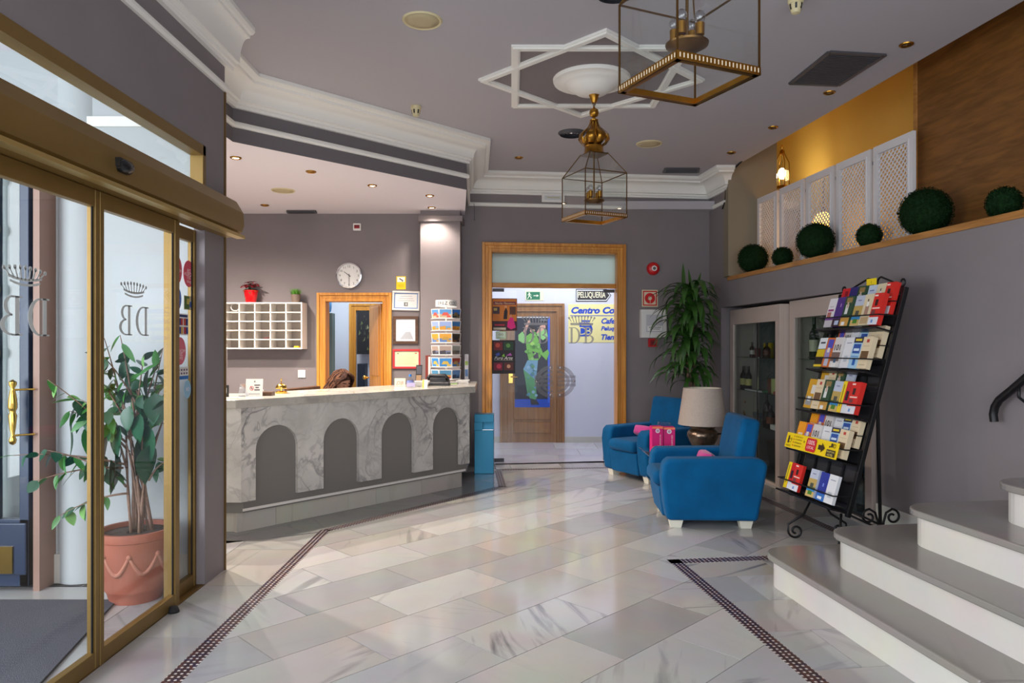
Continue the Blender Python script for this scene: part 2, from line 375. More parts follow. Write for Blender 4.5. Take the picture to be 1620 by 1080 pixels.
        for x in (0.0, 0.56):
            q([(x+0.06,0.0),(x+0.14,0.0),(x+0.14,1.0),(x+0.06,1.0)])
            for z in (0.0, 0.955): q([(x,z),(x+0.21,z),(x+0.21,z+0.045),(x,z+0.045)])
        bowl(0.19, 0.0, 1.0, 0.26, 0.09)
        bowl(0.75, 0.5, 1.0, 0.17, 0.075); bowl(0.75, 0.0, 0.54, 0.23, 0.085)
        return s
    def xf(s, M):
        s.v = [M @ v for v in s.v]; return s
FO = {}
def obj(name, mb, mats, parent=None, smooth=False, bevel=0.0, label=None, kind=None, subsurf=0, seg=2, uv=None, origin=None):
    vs = mb.v
    lo = Vector((min(v.x for v in vs), min(v.y for v in vs), min(v.z for v in vs))); hi = Vector((max(v.x for v in vs), max(v.y for v in vs), max(v.z for v in vs)))
    og = Vector(origin) if origin is not None else Vector(((lo.x+hi.x)/2, (lo.y+hi.y)/2, lo.z))
    me = bpy.data.meshes.new(name); me.from_pydata([v-og for v in vs], [], mb.f)
    for m_ in ([mats] if isinstance(mats, str) else mats): me.materials.append(MATS[m_])
    me.polygons.foreach_set('material_index', mb.mi)
    if uv:
        l = me.uv_layers.new(name='UVMap')
        for p in me.polygons:
            for li, vi in zip(p.loop_indices, p.vertices): l.data[li].uv = uv(vs[vi])
    if smooth:
        me.polygons.foreach_set('use_smooth', [True]*len(me.polygons))
        if smooth is not True: me.set_sharp_from_angle(angle=math.radians(smooth))
    me.update()
    o = bpy.data.objects.new(name, me); COL.objects.link(o)
    if parent: o.parent = parent; o.location = og-FO[parent.name]
    else: o.location = og
    FO[o.name] = og
    if bevel:
        b = o.modifiers.new('bevel', 'BEVEL'); b.width = bevel; b.segments = seg; b.limit_method = 'ANGLE'; b.angle_limit = math.radians(40)
    if subsurf:
        q = o.modifiers.new('subsurf', 'SUBSURF'); q.levels = subsurf; q.render_levels = subsurf
    if label: o['label'] = label
    if kind: o['kind'] = kind
    return o
def tag(o, label, cat, group=None):
    o['label'] = label; o['category'] = cat
    if group: o['group'] = group
    return o
def thing(name, label, cat, loc=(0,0,0), rotz=None, group=None, rot=None):
    o = bpy.data.objects.new(name, None); COL.objects.link(o); o.empty_display_size = 0.1
    o.location = loc
    if rotz is not None or rot is not None:
        o.rotation_euler = rot or (0,0,rotz); FO[o.name] = Vector((0,0,0))     # parts are built in the thing's own frame
    else: FO[o.name] = Vector(loc)
    return tag(o, label, cat, group)
def struct(name, loc=(0,0,0), label=None):
    o = bpy.data.objects.new(name, None); COL.objects.link(o); o.location = loc; FO[o.name] = Vector(loc)
    o['kind'] = 'structure'
    if label: o['label'] = label
    return o
def sobj(name, mb, mats, **kw):
    return obj(name, mb, mats, kind='structure', **kw)
def copy_tree(o, parent=None):
    c = o.copy(); COL.objects.link(c); c.parent = parent
    for ch in list(o.children): copy_tree(ch, c)
    return c
class Panel:
    """a thin flat board with flat print on its face; fractions of width and height"""
    def __init__(s, o, X, Y, w, h, t=0.004, base='paper_white', back=None):
        s.o, s.X, s.Y = Vector(o), Vector(X).normalized(), Vector(Y).normalized(); s.w, s.h = w, h
        s.n = s.X.cross(s.Y); s.b = MB(); s.m = [base]; s.lay = 1
        s.b.obox(s.o-s.n*t, s.X*w, s.Y*h, s.n*t)
    def mk(s, m):
        if isinstance(m, tuple): m = flat(m)
        if m not in s.m: s.m.append(m)
        return s.m.index(m)
    def pt(s, x, y, l): return s.o+s.X*x*s.w+s.Y*y*s.h+s.n*(0.0003*l)
    def rect(s, x0, y0, x1, y1, m, l=None):
        l = l or s.lay; s.lay += 1
        s.b.add([s.pt(x0,y0,l), s.pt(x1,y0,l), s.pt(x1,y1,l), s.pt(x0,y1,l)], [(0,1,2,3)], s.mk(m)); return s
    def poly(s, pts, m, l=None):
        l = l or s.lay; s.lay += 1
        s.b.add([s.pt(x,y,l) for x, y in pts], [tuple(range(len(pts)))], s.mk(m)); return s
    def disc(s, cx, cy, r, m, l=None, n=20, r2=None):
        r2 = r2 or r*s.w/s.h
        return s.poly([(cx+r*math.cos(2*PI*i/n), cy+r2*math.sin(2*PI*i/n)) for i in range(n)], m, l)
    def ring(s, cx, cy, r, wd, m, n=24):
        l = s.lay; s.lay += 1; a = s.w/s.h; vs = []
        for i in range(n):
            t = 2*PI*i/n
            for q in (r, r-wd): vs.append(s.pt(cx+q*math.cos(t), cy+q*a*math.sin(t), l))
        s.b.add(vs, [(2*i, 2*((i+1)%n), 2*((i+1)%n)+1, 2*i+1) for i in range(n)], s.mk(m)); return s
    def text(s, t, cx, cy, m, h=None, w=None, shear=0, bold=0, mirror=False):
        l = s.lay; s.lay += 1
        X = -s.X if mirror else s.X
        s.b.text(t, s.pt(cx,cy,l), X, s.Y, h=h*s.h if h else None, w=w*s.w if w else None, k=s.mk(m), shear=shear, bold=bold); return s
    def frame(s, d, m, t=0.0):
        dx, dy = d/s.w, d/s.h
        s.rect(0,0,1,dy,m,s.lay); s.rect(0,1-dy,1,1,m,s.lay); s.rect(0,dy,dx,1-dy,m,s.lay); s.rect(1-dx,dy,1,1-dy,m,s.lay); return s
    def obj(s, name, parent=None, **kw): return obj(name, s.b, s.m, parent, **kw)
def sweep(path, prof, closed_ends=True):
    """profile (d into the room on the left of the path, z) swept along a 2D path with mitres"""
    b = MB(); m = len(prof); n = len(path); pts = [Vector((p[0], p[1])) for p in path]
    for i, p in enumerate(pts):
        ds = []
        if i > 0: ds.append((p-pts[i-1]).normalized())
        if i < n-1: ds.append((pts[i+1]-p).normalized())
        ns = [Vector((-d.y, d.x)) for d in ds]
        if len(ns) == 2:
            a = (ns[0]+ns[1]); a.normalize(); a = a/max(0.3, a.dot(ns[0]))
        else: a = ns[0]
        for d, z in prof: b.v.append(Vector((p.x+a.x*d, p.y+a.y*d, z)))
    for i in range(n-1):
        for j in range(m): b.f.append((i*m+j, (i+1)*m+j, (i+1)*m+(j+1)%m, i*m+(j+1)%m)); b.mi.append(0)
    b.f.append(tuple(range(m))); b.f.append(tuple((n-1)*m+j for j in range(m-1,-1,-1))); b.mi += [0,0]
    return b
def clip(poly, half):
    """Sutherland-Hodgman: poly of (x,y); half = list of (a,b,c) keeping a*x+b*y<=c"""
    for a, b_, c in half:
        out = []
        for i in range(len(poly)):
            p, q = poly[i-1], poly[i]
            dp, dq = a*p[0]+b_*p[1]-c, a*q[0]+b_*q[1]-c
            if (dp <= 0) != (dq <= 0):
                t = dp/(dp-dq); out.append((p[0]+(q[0]-p[0])*t, p[1]+(q[1]-p[1])*t))
            if dq <= 0: out.append(q)
        poly = out
        if len(poly) < 3: return []
    return poly
def area(p): return abs(sum(p[i-1][0]*p[i][1]-p[i][0]*p[i-1][1] for i in range(len(p))))/2
def half_of(pts):
    """half planes of a convex polygon given counter-clockwise"""
    h = []
    for i in range(len(pts)):
        p, q = pts[i], pts[(i+1)%len(pts)]
        a, b_ = q[1]-p[1], -(q[0]-p[0]); h.append((a, b_, a*p[0]+b_*p[1]))
    return h
# ================================================================ THE SETTING
# ---- floor: bed + slabs
fl = MB(); fl.box(-6, 5.2, -2, 11.2, -0.12, -0.006)
floor = sobj('floor', fl, 'grout')
GAP = 0.0022
def tile_zone(zones, origin, ang, tw, th, m, bond=0.5, rng=(-12,12), z=0.0):
    ca, sa = math.cos(ang), math.sin(ang)
    for j in range(*rng):
        for i in range(*rng):
            x0 = (i+(bond if j % 2 else 0))*tw; y0 = j*th
            q = [(x0+GAP,y0+GAP),(x0+tw-GAP,y0+GAP),(x0+tw-GAP,y0+th-GAP),(x0+GAP,y0+th-GAP)]
            q = [(origin[0]+x*ca-y*sa, origin[1]+x*sa+y*ca) for x, y in q]
            b = MB()
            for zn in zones:
                c = clip(q, zn)
                if c and area(c) > 0.0015: b.prism([(x, y, z-0.01) for x, y in c], (0,0,0.01))
            if b.f: obj('marble_slab', b, m, floor)
BX = -1.40                                    # inner edge of the left mosaic band
K1, K2, K3 = (BX, 5.47), (-0.05, 7.20), (-0.12, 8.16)
def rband(o, y): return (o-RS*y, y)           # line parallel to the right wall
C1 = (1.032, 4.74)                            # corner of the band round the stairs
ob = C1[0]+RS*C1[1]                           # its offset
def perp(x): return C1[1]+RS*(x-C1[0])        # line square to the right wall through C1
RB = 3.155                                    # offset of the band along the display cabinets
def cross(o, x_of): pass
xq = (RB-RS*(C1[1]-RS*C1[0]))/(1+RS*RS); Q = (xq, perp(xq))
top = lambda x: 8.17+0.115*x
xt = (RB-RS*8.17)/(1+RS*0.115); T = (xt, top(xt))
ks = 7.20
xk = RB-RS*ks
zA = half_of([K2, (xk, ks), T, K3])
zB = half_of([K1, (BX, perp(BX)), Q, (xk, ks), K2])
zC = half_of([(BX, -1.9), rband(ob, -1.9), C1, (BX, perp(BX))])
o45 = (-0.55, 3.755)
tile_zone([zA, zB, zC], o45, PI/4, 0.75, 0.375, 'marble_tile', rng=(-11,13))
BWD = 0.085                                   # mosaic band width
def strip(name, a, b_, wd, side):
    a, b_ = Vector((*a, 0)), Vector((*b_, 0)); d = (b_-a).normalized(); n = Vector((-d.y, d.x, 0))*side*wd
    m = MB(); m.prism([a+Vector((0,0,-.01)), b_+Vector((0,0,-.01)), b_+n+Vector((0,0,-.01)), a+n+Vector((0,0,-.01))], (0,0,0.0105))
    nn = n.normalized()
    return obj(name, m, 'mosaic_band', floor, uv=lambda v: ((Vector(v)-a).dot(d), (Vector(v)-a).dot(nn)), label='dark plum mosaic border with small cream dots')
e = 0.045
strip('mosaic_border', (BX, -1.9), (BX, 5.47+e), BWD, 1)
strip('mosaic_border', K1, K2, BWD, 1)
strip('mosaic_border', K2, K3, BWD, 1)
strip('mosaic_border', K3, T, BWD, 1)
strip('mosaic_border', T, Q, BWD, 1)
strip('mosaic_border', Q, C1, BWD, 1)
strip('mosaic_border', C1, rband(ob, -1.9), BWD, 1)
# slabs outside the bands
LB = BX-BWD
zL = half_of([(-1.95, -1.9), (LB, -1.9), (LB, 5.40), (-2.4, 5.05), (-2.4, 4.4), (-1.95, 4.4)][:3]+[(-1.95, 5.2)])
tile_zone([zL, half_of([(-6,4.2),(-1.95,4.2),(-1.95,5.2),(-6,5.2)])], (-1.95, 0.1), PI/2, 0.75, 0.55, 'marble_tile', rng=(-8,12))
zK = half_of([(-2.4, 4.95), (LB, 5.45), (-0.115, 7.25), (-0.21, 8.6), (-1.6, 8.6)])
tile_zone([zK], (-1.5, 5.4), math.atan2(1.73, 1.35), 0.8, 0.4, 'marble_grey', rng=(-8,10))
zT = half_of([(-0.2, 8.17+BWD-0.02), (2.25, 8.43+BWD), (2.25, 9.0), (-0.2, 8.62)])
tile_zone([zT], (0, 8.25), math.atan(0.115), 0.6, 0.45, 'marble_tile', rng=(-4,8))
zR = half_of([(Q[0]+BWD, Q[1]), (rw(Q[1]).x, Q[1]), (rw(8.85).x+0.05, 8.85), (T[0]+BWD+0.02, 8.6)])
tile_zone([zR], (2.4, 5), PI/2+math.atan(RS), 0.6, 0.5, 'marble_tile', rng=(-8,10))
zS = half_of([rband(ob+BWD+.01, -1.9), (4.2, -1.9), (4.2, perp(4.2)-BWD), (C1[0]+BWD, C1[1]-BWD+0.005)])
tile_zone([zS], (C1[0]+0.05, C1[1]-0.38), math.atan(RS), 0.62, 0.42, 'marble_tile', rng=(-16,8))
zV = half_of([(-5.5, -1.9), (-1.95, -1.9), (-1.95, 4.3), (-5.5, 4.3)])
tile_zone([zV], (-3, 0), 0, 0.9, 0.6, 'marble_tile', rng=(-4,8))
zX = half_of([(-0.6, 8.50), (1.6, 8.76), (3.4, 8.97), (3.4, 11), (-0.6, 11)])
tile_zone([zX], (0, 8.7), 0, 0.6, 0.6, 'marble_corridor', rng=(-3,8))
# ---- ceilings
b = MB(); b.prism([(-2.6,-2,ZC),(RO+RS*2,-2,ZC),(rw(9.1).x,9.1,ZC),(-2.6,9.1,ZC)], (0,0,0.12)); sobj('ceiling', b, 'ceiling_paint')
D0, D1, D2 = (-0.456, 7.13), (-2.143, 5.454), (-2.143, 4.3)
b = MB(); b.prism([(-0.57,8.6,ZS),(D0[0],D0[1],ZS),(D1[0],D1[1],ZS),(D2[0],D2[1],ZS),(-5.2,4.3,ZS),(-5.2,8.6,ZS)][::-1], (0,0,0.0004)); sobj('ceiling_reception', b, 'soffit_paint')
b = MB()
pth = [(-0.57, 8.6), D0, D1, D2]
b = sweep(pth, [(0.0, ZS+0.0005), (0.0, ZC), (-0.12, ZC), (-0.12, ZS+0.0005)]); sobj('trim_1', b, 'wall_beam', label='grey diagonal bulkhead above the reception desk')
# ---- cornices and beads
def cornice(bot, top_, pr):
    p = [(0.0, bot), (0.028, bot), (0.032, bot+0.022), (0.045, bot+0.026), (0.05, bot+0.045), (0.07, bot+0.05)]
    a0, h = pr*0.72-0.07, top_-0.07-(bot+0.05)
    for i in range(1, 8):
        t = i/7*PI/2; p.append((0.07+a0*(1-math.cos(t)), bot+0.05+h*math.sin(t)))
    p += [(pr*0.8, top_-0.068), (pr*0.82, top_-0.05), (pr*0.92, top_-0.045), (pr, top_-0.03), (pr, top_-0.001), (0, top_-0.001)]
    return p
re_ = 8.30
mp = [(rw(re_).x+0.004, re_), (rw(re_).x, re_), (rw(8.858).x, 8.858), (-0.53, by(-0.53)), D0, D1, (D2[0], 4.55)]
sobj('trim_2', sweep(mp, cornice(3.25, ZC, 0.24)), 'plaster_white', smooth=30, label='white stepped plaster cornice round the lobby ceiling')
sobj('trim_3', sweep([(-1.83, 4.60), (-1.83, -1.9)], cornice(3.20, ZC, 0.17)), 'plaster_white', smooth=30, label='white plaster cornice above the sliding entrance')
bead = lambda z: [(0, z-0.022), (0.018, z-0.022), (0.03, z-0.008), (0.03, z+0.008), (0.018, z+0.022), (0, z+0.022)]
sobj('trim_4', sweep([(rw(8.335).x, 8.335)]+mp[2:], bead(3.125)), 'plaster_white', label='thin white picture rail under the cornice')
sobj('trim_5', sweep([(-1.83, 4.53), (-1.83, -1.9)], bead(3.06)), 'plaster_white', label='thin white picture rail over the entrance')
# ---- walls
def wallbox(b, y0, y1, z0, z1, d0=0.0, d1=0.5):
    p = [rw(y0,0,d0), rw(y0,0,d1), rw(y1,0,d1), rw(y1,0,d0)]
    b.hexa([Vector((q.x,q.y,z0)) for q in p]+[Vector((q.x,q.y,z1)) for q in p])
NT = 1.885
b = MB()
wallbox(b, 8.51, 9.1, 0, 3.48); wallbox(b, 8.29, 8.51, NT, 3.48); wallbox(b, 5.60, 8.29, NT, 2.19)
wallbox(b, -2, 5.60, 0, 2.19); wallbox(b, 5.60, 8.51, 0, NT, 0.44, 0.5)
sobj('wall_right', b, 'wall_grey')
b = MB(); wallbox(b, 8.27, 8.31, 2.19, 3.48, -0.014, 0.02); wallbox(b, -2, 8.31, 2.188, 2.236, -0.014, 0.5); sobj('trim_6', b, 'wood_ledge', bevel=0.003, label='light wood ledge and edging of the upper opening')
b = MB(); wallbox(b, 4.16, 5.60, 0.0, 0.19, -0.012, 0.0); sobj('baseboard_right', b, 'marble_riser', bevel=0.003)
# stairwell behind the opening
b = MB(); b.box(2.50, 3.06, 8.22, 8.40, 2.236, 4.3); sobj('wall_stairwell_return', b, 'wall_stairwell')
b = MB(); wallbox(b, -2, 9.9, 2.0, 4.3, 1.2, 1.3); b.box(2.3, 4.2, 9.7, 9.8, 2.0, 4.3); sobj('wall_stairwell', b, 'wall_yellow')
b = MB(); wallbox(b, -2, 9.9, 4.3, 4.4, -0.2, 1.7); wallbox(b, -2, 9.9, 3.6, 4.3, -0.1, -0.02); sobj('ceiling_stairwell', b, 'wall_yellow')
b = MB(); wallbox(b, 5.6, 9.9, 2.0, 2.1, 0.5, 1.6); sobj('floor_stairwell', b, 'wood_panel')
b = MB(); wallbox(b, -2, 5.75, 2.236, 4.25, 0.42, 0.48); sobj('wall_wood_panel', b, 'wood_panel', label='plain dark veneered wood panel above the stairs')
b = MB(); wallbox(b, 5.745, 5.78, 2.236, 4.25, 0.41, 0.49); sobj('trim_7', b, 'wood_ledge', label='light wood edging strip of the veneered panel')
# back wall with the glazed double door
DL, DR, DT = BW(763,400).x, BW(990,400).x, BW(870,385).z
def bwall(b, x0, x1, z0, z1, o0=0.0, o1=0.22):
    b.hexa([(x0,by(x0)+o0,z0),(x1,by(x1)+o0,z0),(x1,by(x1)+o1,z0),(x0,by(x0)+o1,z0),(x0,by(x0)+o0,z1),(x1,by(x1)+o0,z1),(x1,by(x1)+o1,z1),(x0,by(x0)+o1,z1)])
b = MB(); bwall(b, -1.2, DL+0.03, 0, 3.48); bwall(b, DR-0.03, 2.6, 0, 3.48); bwall(b, DL+0.03, DR-0.03, DT-0.03, 3.48); sobj('wall_back', b, 'wall_grey')
# reception wall with its doorway
a0, a1, at = P(502,470,YR).x, P(620,470,YR).x, P(560,463,YR).z
b = MB(); b.box(-5.2, a0+0.03, YR, YR+0.15, 0, 3.2); b.box(a1-0.03, -1.0, YR, YR+0.15, 0, 3.2); b.box(a0+0.03, a1-0.03, YR, YR+0.15, at-0.03, 3.2); sobj('wall_reception', b, 'wall_grey')
b = MB(); b.box(-5.2, -5.1, 4.3, 8.6, 0, 3.2); sobj('wall_reception_side', b, 'wall_grey')
# pillar
px0, px1 = P(665,400,8.2).x, P(728,400,8.2).x
pil = struct('pillar_reception', ((px0+px1)/2, 8.35, 0), 'square pale grey pillar behind the postcard stand')
b = MB(); b.box(px0, px1, 8.2, 8.6, 0, 3.1); obj('shaft', b, 'wall_grey', pil)
b = MB(); b.box(px0-0.025, px1+0.03, 8.17, 8.6, 2.86, 2.925); obj('capital', b, 'wall_grey', pil, bevel=0.004)
# left wall with the automatic doors
TZ0, TZ1, TY = 2.36, 2.61, 4.235            # transom window
b = MB()
b.box(-1.895, -1.83, 4.235, 4.53, 0, 3.48); b.box(-2.06, -1.895, 4.42, 4.53, 0, 3.48); b.box(-1.895, -1.83, -2, 4.235, TZ1, 3.48)
sobj('wall_left', b, 'wall_grey')
b = MB(); b.box(-1.835, -1.822, 4.518, 4.536, 0, 3.04); sobj('trim_8', b, 'gold_dark', label='narrow wood corner strip at the end of the entrance wall')
b = MB(); b.box(-4.6, -1.895, 4.28, 4.42, 0, 3.3); sobj('wall_vestibule', b, 'wall_white')
b = MB(); b.box(-4.6, -1.9, -2, 4.3, 3.2, 3.3); sobj('ceiling_vestibule', b, 'soffit_paint')
b = MB(); b.box(-2.585, -1.895, 4.262, 4.28, 0, 0.175); b.box(-2.76, -2.585, 4.262, 4.28, 0, 0.175); sobj('baseboard_vestibule', b, 'stone_white', bevel=0.003)
b = MB(); b.lathe([(0.16,0),(0.16,3.2)], (-2.63, 4.40, 0), 24); sobj('trim_9', b, 'wall_white', smooth=40, label='rounded white pilaster in the vestibule')
b = MB(); b.box(-4.6, -1.895, 4.262, 4.28, 2.74, 2.80); sobj('trim_10', b, 'plaster_white', label='white rail moulding on the vestibule wall')
# corridor behind the glazed door, office behind the desk
CY = 10.55
b = MB(); b.box(-0.9, 3.6, CY, CY+0.1, 0, 3.2); sobj('wall_corridor', b, 'wall_blue_white')
b = MB(); b.box(-1.0, -0.9, 8.9, CY+0.1, 0, 3.2); b.box(3.5, 3.6, 9.0, CY+0.1, 0, 3.2); sobj('wall_corridor_side', b, 'wall_blue_white')
b = MB(); b.box(-1.0, 3.6, 8.7, CY+0.1, 3.1, 3.2); sobj('ceiling_corridor', b, 'ceiling_paint')
b = MB(); b.box(-0.9, 3.5, CY-0.012, CY, 0, 0.085); sobj('baseboard_corridor', b, 'stone_white')
OY = 10.3
b = MB(); b.box(-4.2, -0.95, OY, OY+0.1, 0, 3); b.box(-4.2,-4.1,YR+.15,OY,0,3); b.box(-1.05,-0.95,YR+.2,OY,0,3); sobj('wall_office', b, 'wall_blue_white')
b = MB(); b.box(-4.2, -0.95, YR+0.15, OY+0.1, 2.85, 2.95); sobj('ceiling_office', b, 'wall_white')
# ---- star and rose on the ceiling
SC = Vector((0.612, 5.47)); SH = 0.615
st = struct('trim_11', (SC.x, SC.y, ZC), 'white eight pointed plaster star on the ceiling')
def sq_bars(ang):
    r = SH-0.03; c = [Vector((SC.x+r*math.sqrt(2)*math.cos(ang+PI/4+i*PI/2), SC.y+r*math.sqrt(2)*math.sin(ang+PI/4+i*PI/2))) for i in range(4)]
    for i in range(4):
        p, q = c[i], c[(i+1)%4]; d = (q-p).normalized(); n = Vector((-d.y, d.x))
        b = MB()
        for wd, z in ((0.032, 0.014+ang*0.004), (0.02, 0.026+ang*0.004)):
            ex = d*wd
            b.prism([(*(p+n*-wd-ex), ZC-z), (*(q+n*-wd+ex), ZC-z), (*(q+n*wd-ex), ZC-z), (*(p+n*wd+ex), ZC-z)], (0,0,z))
        obj('star_bar', b, 'plaster_white', st)
sq_bars(0); sq_bars(PI/4)
oc = []
b = MB()
for i in range(16):
    a = PI/8*i; r = (SH-0.03)*(math.sqrt(2) if i % 2 == 1 else (1.0/math.cos(PI/8))*0.0+1.0)
pts = []
r0 = SH-0.03
for i in range(8):
    a = i*PI/4
    pts.append((SC.x+r0*math.sqrt(2)*math.cos(a), SC.y+r0*math.sqrt(2)*math.sin(a)))
    a2 = a+PI/8; rr = r0/math.cos(PI/8)
    pts.append((SC.x+rr*math.cos(a2), SC.y+rr*math.sin(a2)))
b.prism([(x, y, ZC-0.004) for x, y in pts], (0,0,0.003)); obj('star_ground', b, 'wall_grey', st)
b = MB(); b.lathe([(0.0,ZC-0.125),(0.05,ZC-0.125),(0.12,ZC-0.11),(0.17,ZC-0.075),(0.2,ZC-0.05),(0.215,ZC-0.05),(0.225,ZC-0.042),(0.262,ZC-0.03),(0.29,ZC-0.03),(0.295,ZC-0.02),(0.298,ZC-0.001)], (SC.x,SC.y,0), 40)
sobj('trim_12', b, 'plaster_white', smooth=50, label='round white plaster ceiling rose inside the star')
# ---- doors
def moulded_frame(b, x0, x1, z0, z1, wd, yf, dp, base=0.0, k=None):
    """portal of three stepped mouldings; outer edges x0,x1,z1; yf(x) gives its front"""
    for s0, s1, o in ((0.0, 0.32, -0.035), (0.32, 0.62, -0.022), (0.62, 1.0, -0.028), (0.9, 0.995, -0.04)):
        a, c = wd*s0, wd*s1
        def seg(p0, p1, q0, q1):
            b.hexa([(p0,yf(p0)+o,q0),(p1,yf(p1)+o,q0),(p1,yf(p1)+dp,q0),(p0,yf(p0)+dp,q0),(p0,yf(p0)+o,q1),(p1,yf(p1)+o,q1),(p1,yf(p1)+dp,q1),(p0,yf(p0)+dp,q1)])
        seg(x0+a, x0+c, z0, z1-a); seg(x1-c, x1-a, z0, z1-a); seg(x0+c, x1-c, z1-c, z1-a)
gd = struct('door_1', ((DL+DR)/2, by((DL+DR)/2), 0), 'glazed double door in an orange wood frame with a transom light')
FWD = 0.115
b = MB(); moulded_frame(b, DL, DR, 0, DT, FWD, by, 0.22); obj('door_frame', b, 'wood_orange', gd, bevel=0.004)
zt0, zt1 = BW(870,454).z, BW(870,447).z
gy = 0.13
b = MB(); x0, x1 = DL+FWD, DR-FWD
b.hexa([(x0,by(x0)+.08,zt0),(x1,by(x1)+.08,zt0),(x1,by(x1)+.18,zt0),(x0,by(x0)+.18,zt0),(x0,by(x0)+.08,zt1),(x1,by(x1)+.08,zt1),(x1,by(x1)+.18,zt1),(x0,by(x0)+.18,zt1)]); obj('transom_bar', b, 'wood_orange_x', gd, bevel=0.004)
def pane(name, x0, x1, z0, z1, m, par, t=0.008):
    b = MB(); b.hexa([(x0,by(x0)+gy,z0),(x1,by(x1)+gy,z0),(x1,by(x1)+gy+t,z0),(x0,by(x0)+gy+t,z0),(x0,by(x0)+gy,z1),(x1,by(x1)+gy,z1),(x1,by(x1)+gy+t,z1),(x0,by(x0)+gy+t,z1)])
    return obj(name, b, m, par)
pane('transom_pane', x0, x1, zt1, DT-FWD, 'glass_transom', gd)
xm = BW(879,600).x
Bd = Vector((1, 0.115, 0)).normalized(); Bn = Vector((0.115,-1,0)).normalized()
for side, (p0, p1) in (('l', (x0+0.006, xm-0.006)), ('r', (xm+0.006, x1-0.006))):
    pn = pane('door_leaf', p0, p1, 0.012, zt0-0.008, 'glass_door', gd)
    # crown and letters etched on the glass
    cx = BW(848, 0).x if side == 'l' else BW(922, 0).x
    for piece in ('emblem',):
        b = MB(); c = Vector((cx, by(cx)+gy-0.002, 0)); zc = BW(848,530).z; 
        b.serif_db(c+Vector((0,0,zc)), Bd, 0.20, 0.32)
        for i in range(9):
            t = (i-4)/4; p = c+Bd*(t*0.13)+Vector((0,0,zc+0.15+0.02*t*t)); q = c+Bd*(t*0.16)+Vector((0,0,zc+0.235-0.02*t*t))
            b.prism([p-Bd*0.006, p+Bd*0.006, q+Bd*0.006, q-Bd*0.006], Bn*0.0006)
            b.prism([q+Bd*0.014*math.cos(k*PI/4)+Vector((0,0,0.014*math.sin(k*PI/4))) for k in range(8)], Bn*0.0006)
        b.prism([c+Bd*-0.14+Vector((0,0,zc+.125)), c+Bd*0.14+Vector((0,0,zc+.125)), c+Bd*0.145+Vector((0,0,zc+.155)), c+Bd*-0.145+Vector((0,0,zc+.155))], Bn*0.0006)
        obj('etched_emblem', b, 'frosted_print_lobby', pn, label='etched crown and letters DB')
    sg = -1 if side == 'l' else 1
    # half-round acrylic pull handle with three bars
    ex = (xm-0.03) if side == 'l' else (xm+0.03); zc = BW(880,604).z
    b = MB()
    def arc(r, n=18): return [Vector((ex, by(ex)+gy-0.03, zc))+Bd*(sg*r*math.cos(-PI/2+PI*i/n)*1.12)+Vector((0,0,r*math.sin(-PI/2+PI*i/n))) for i in range(n+1)]
    o_, i_ = arc(0.20), arc(0.155)
    for k in range(len(o_)-1): b.prism([i_[k], o_[k], o_[k+1], i_[k+1]], Bn*-0.012)
    o_, i_ = arc(0.135), arc(0.105)
    for k in range(len(o_)-1): b.prism([i_[k], o_[k], o_[k+1], i_[k+1]], Bn*-0.012)
    for z in (-0.06, -0.01, 0.04):
        b.obox(Vector((ex, by(ex)+gy-0.03, zc+z)), Bd*(sg*0.225), Bn*-0.012, (0,0,0.034))
    h = obj('pull_handle', b, 'acrylic_handle', pn)
    b = MB()
    for dx, dz in ((0.03,0.165),(0.03,-0.165),(0.2,0.0)):
        q = Vector((ex, by(ex)+gy-0.033, zc+dz))+Bd*sg*dx; b.sphere(q, 0.013, 10, 6)
    obj('stud', b, 'chrome', h, smooth=True)
    b = MB(); q = Vector((p0 if side == 'l' else p1-0.14, 0, 0)); q.y = by(q.x)+gy-0.012
    b.obox(q+Vector((0,0,0.01)), Bd*0.14, Bn*-0.03, (0,0,0.045)); b.obox(q+Vector((0,0,zt0-0.05)), Bd*0.14, Bn*-0.03, (0,0,0.04)); obj('pivot_fitting', b, 'grille_grey', pn)
# office door: frame, open leaf
od = struct('door_2', ((a0+a1)/2, YR, 0), 'orange wood door frame behind the desk with its leaf standing open')
b = MB(); moulded_frame(b, a0, a1, 0, at, 0.105, lambda x: YR, 0.15); obj('door_frame', b, 'wood_orange', od, bevel=0.004)
b = MB(); lx = a1-0.12
L0 = Vector((lx, YR+0.16, 0.01)); L1 = Vector((P(588,500,9.05).x, 9.1, 0.01)); dv = L1-L0
nv = Vector((dv.y, -dv.x, 0)).normalized()*0.04
b.obox(L0, dv, nv*-1, (0,0,at-0.13)); leaf = obj('door_leaf', b, 'wood_orange', od)
b = MB(); b.obox(L0+dv*0.15-nv*1.0+Vector((0,0,0.3)), dv*0.7, nv*-0.2, (0,0,0.6)); b.obox(L0+dv*0.15-nv*1.0+Vector((0,0,1.05)), dv*0.7, nv*-0.2, (0,0,0.85)); obj('door_panel', b, 'wood_orange', leaf, bevel=0.005)
b = MB(); hp = P(577,597,9.05); b.sphere(hp, 0.028, 12, 8); b.tube([hp, hp+Vector((0.05,0,0))], 0.012); obj('door_handle', b, 'brass_bright', leaf, smooth=True)
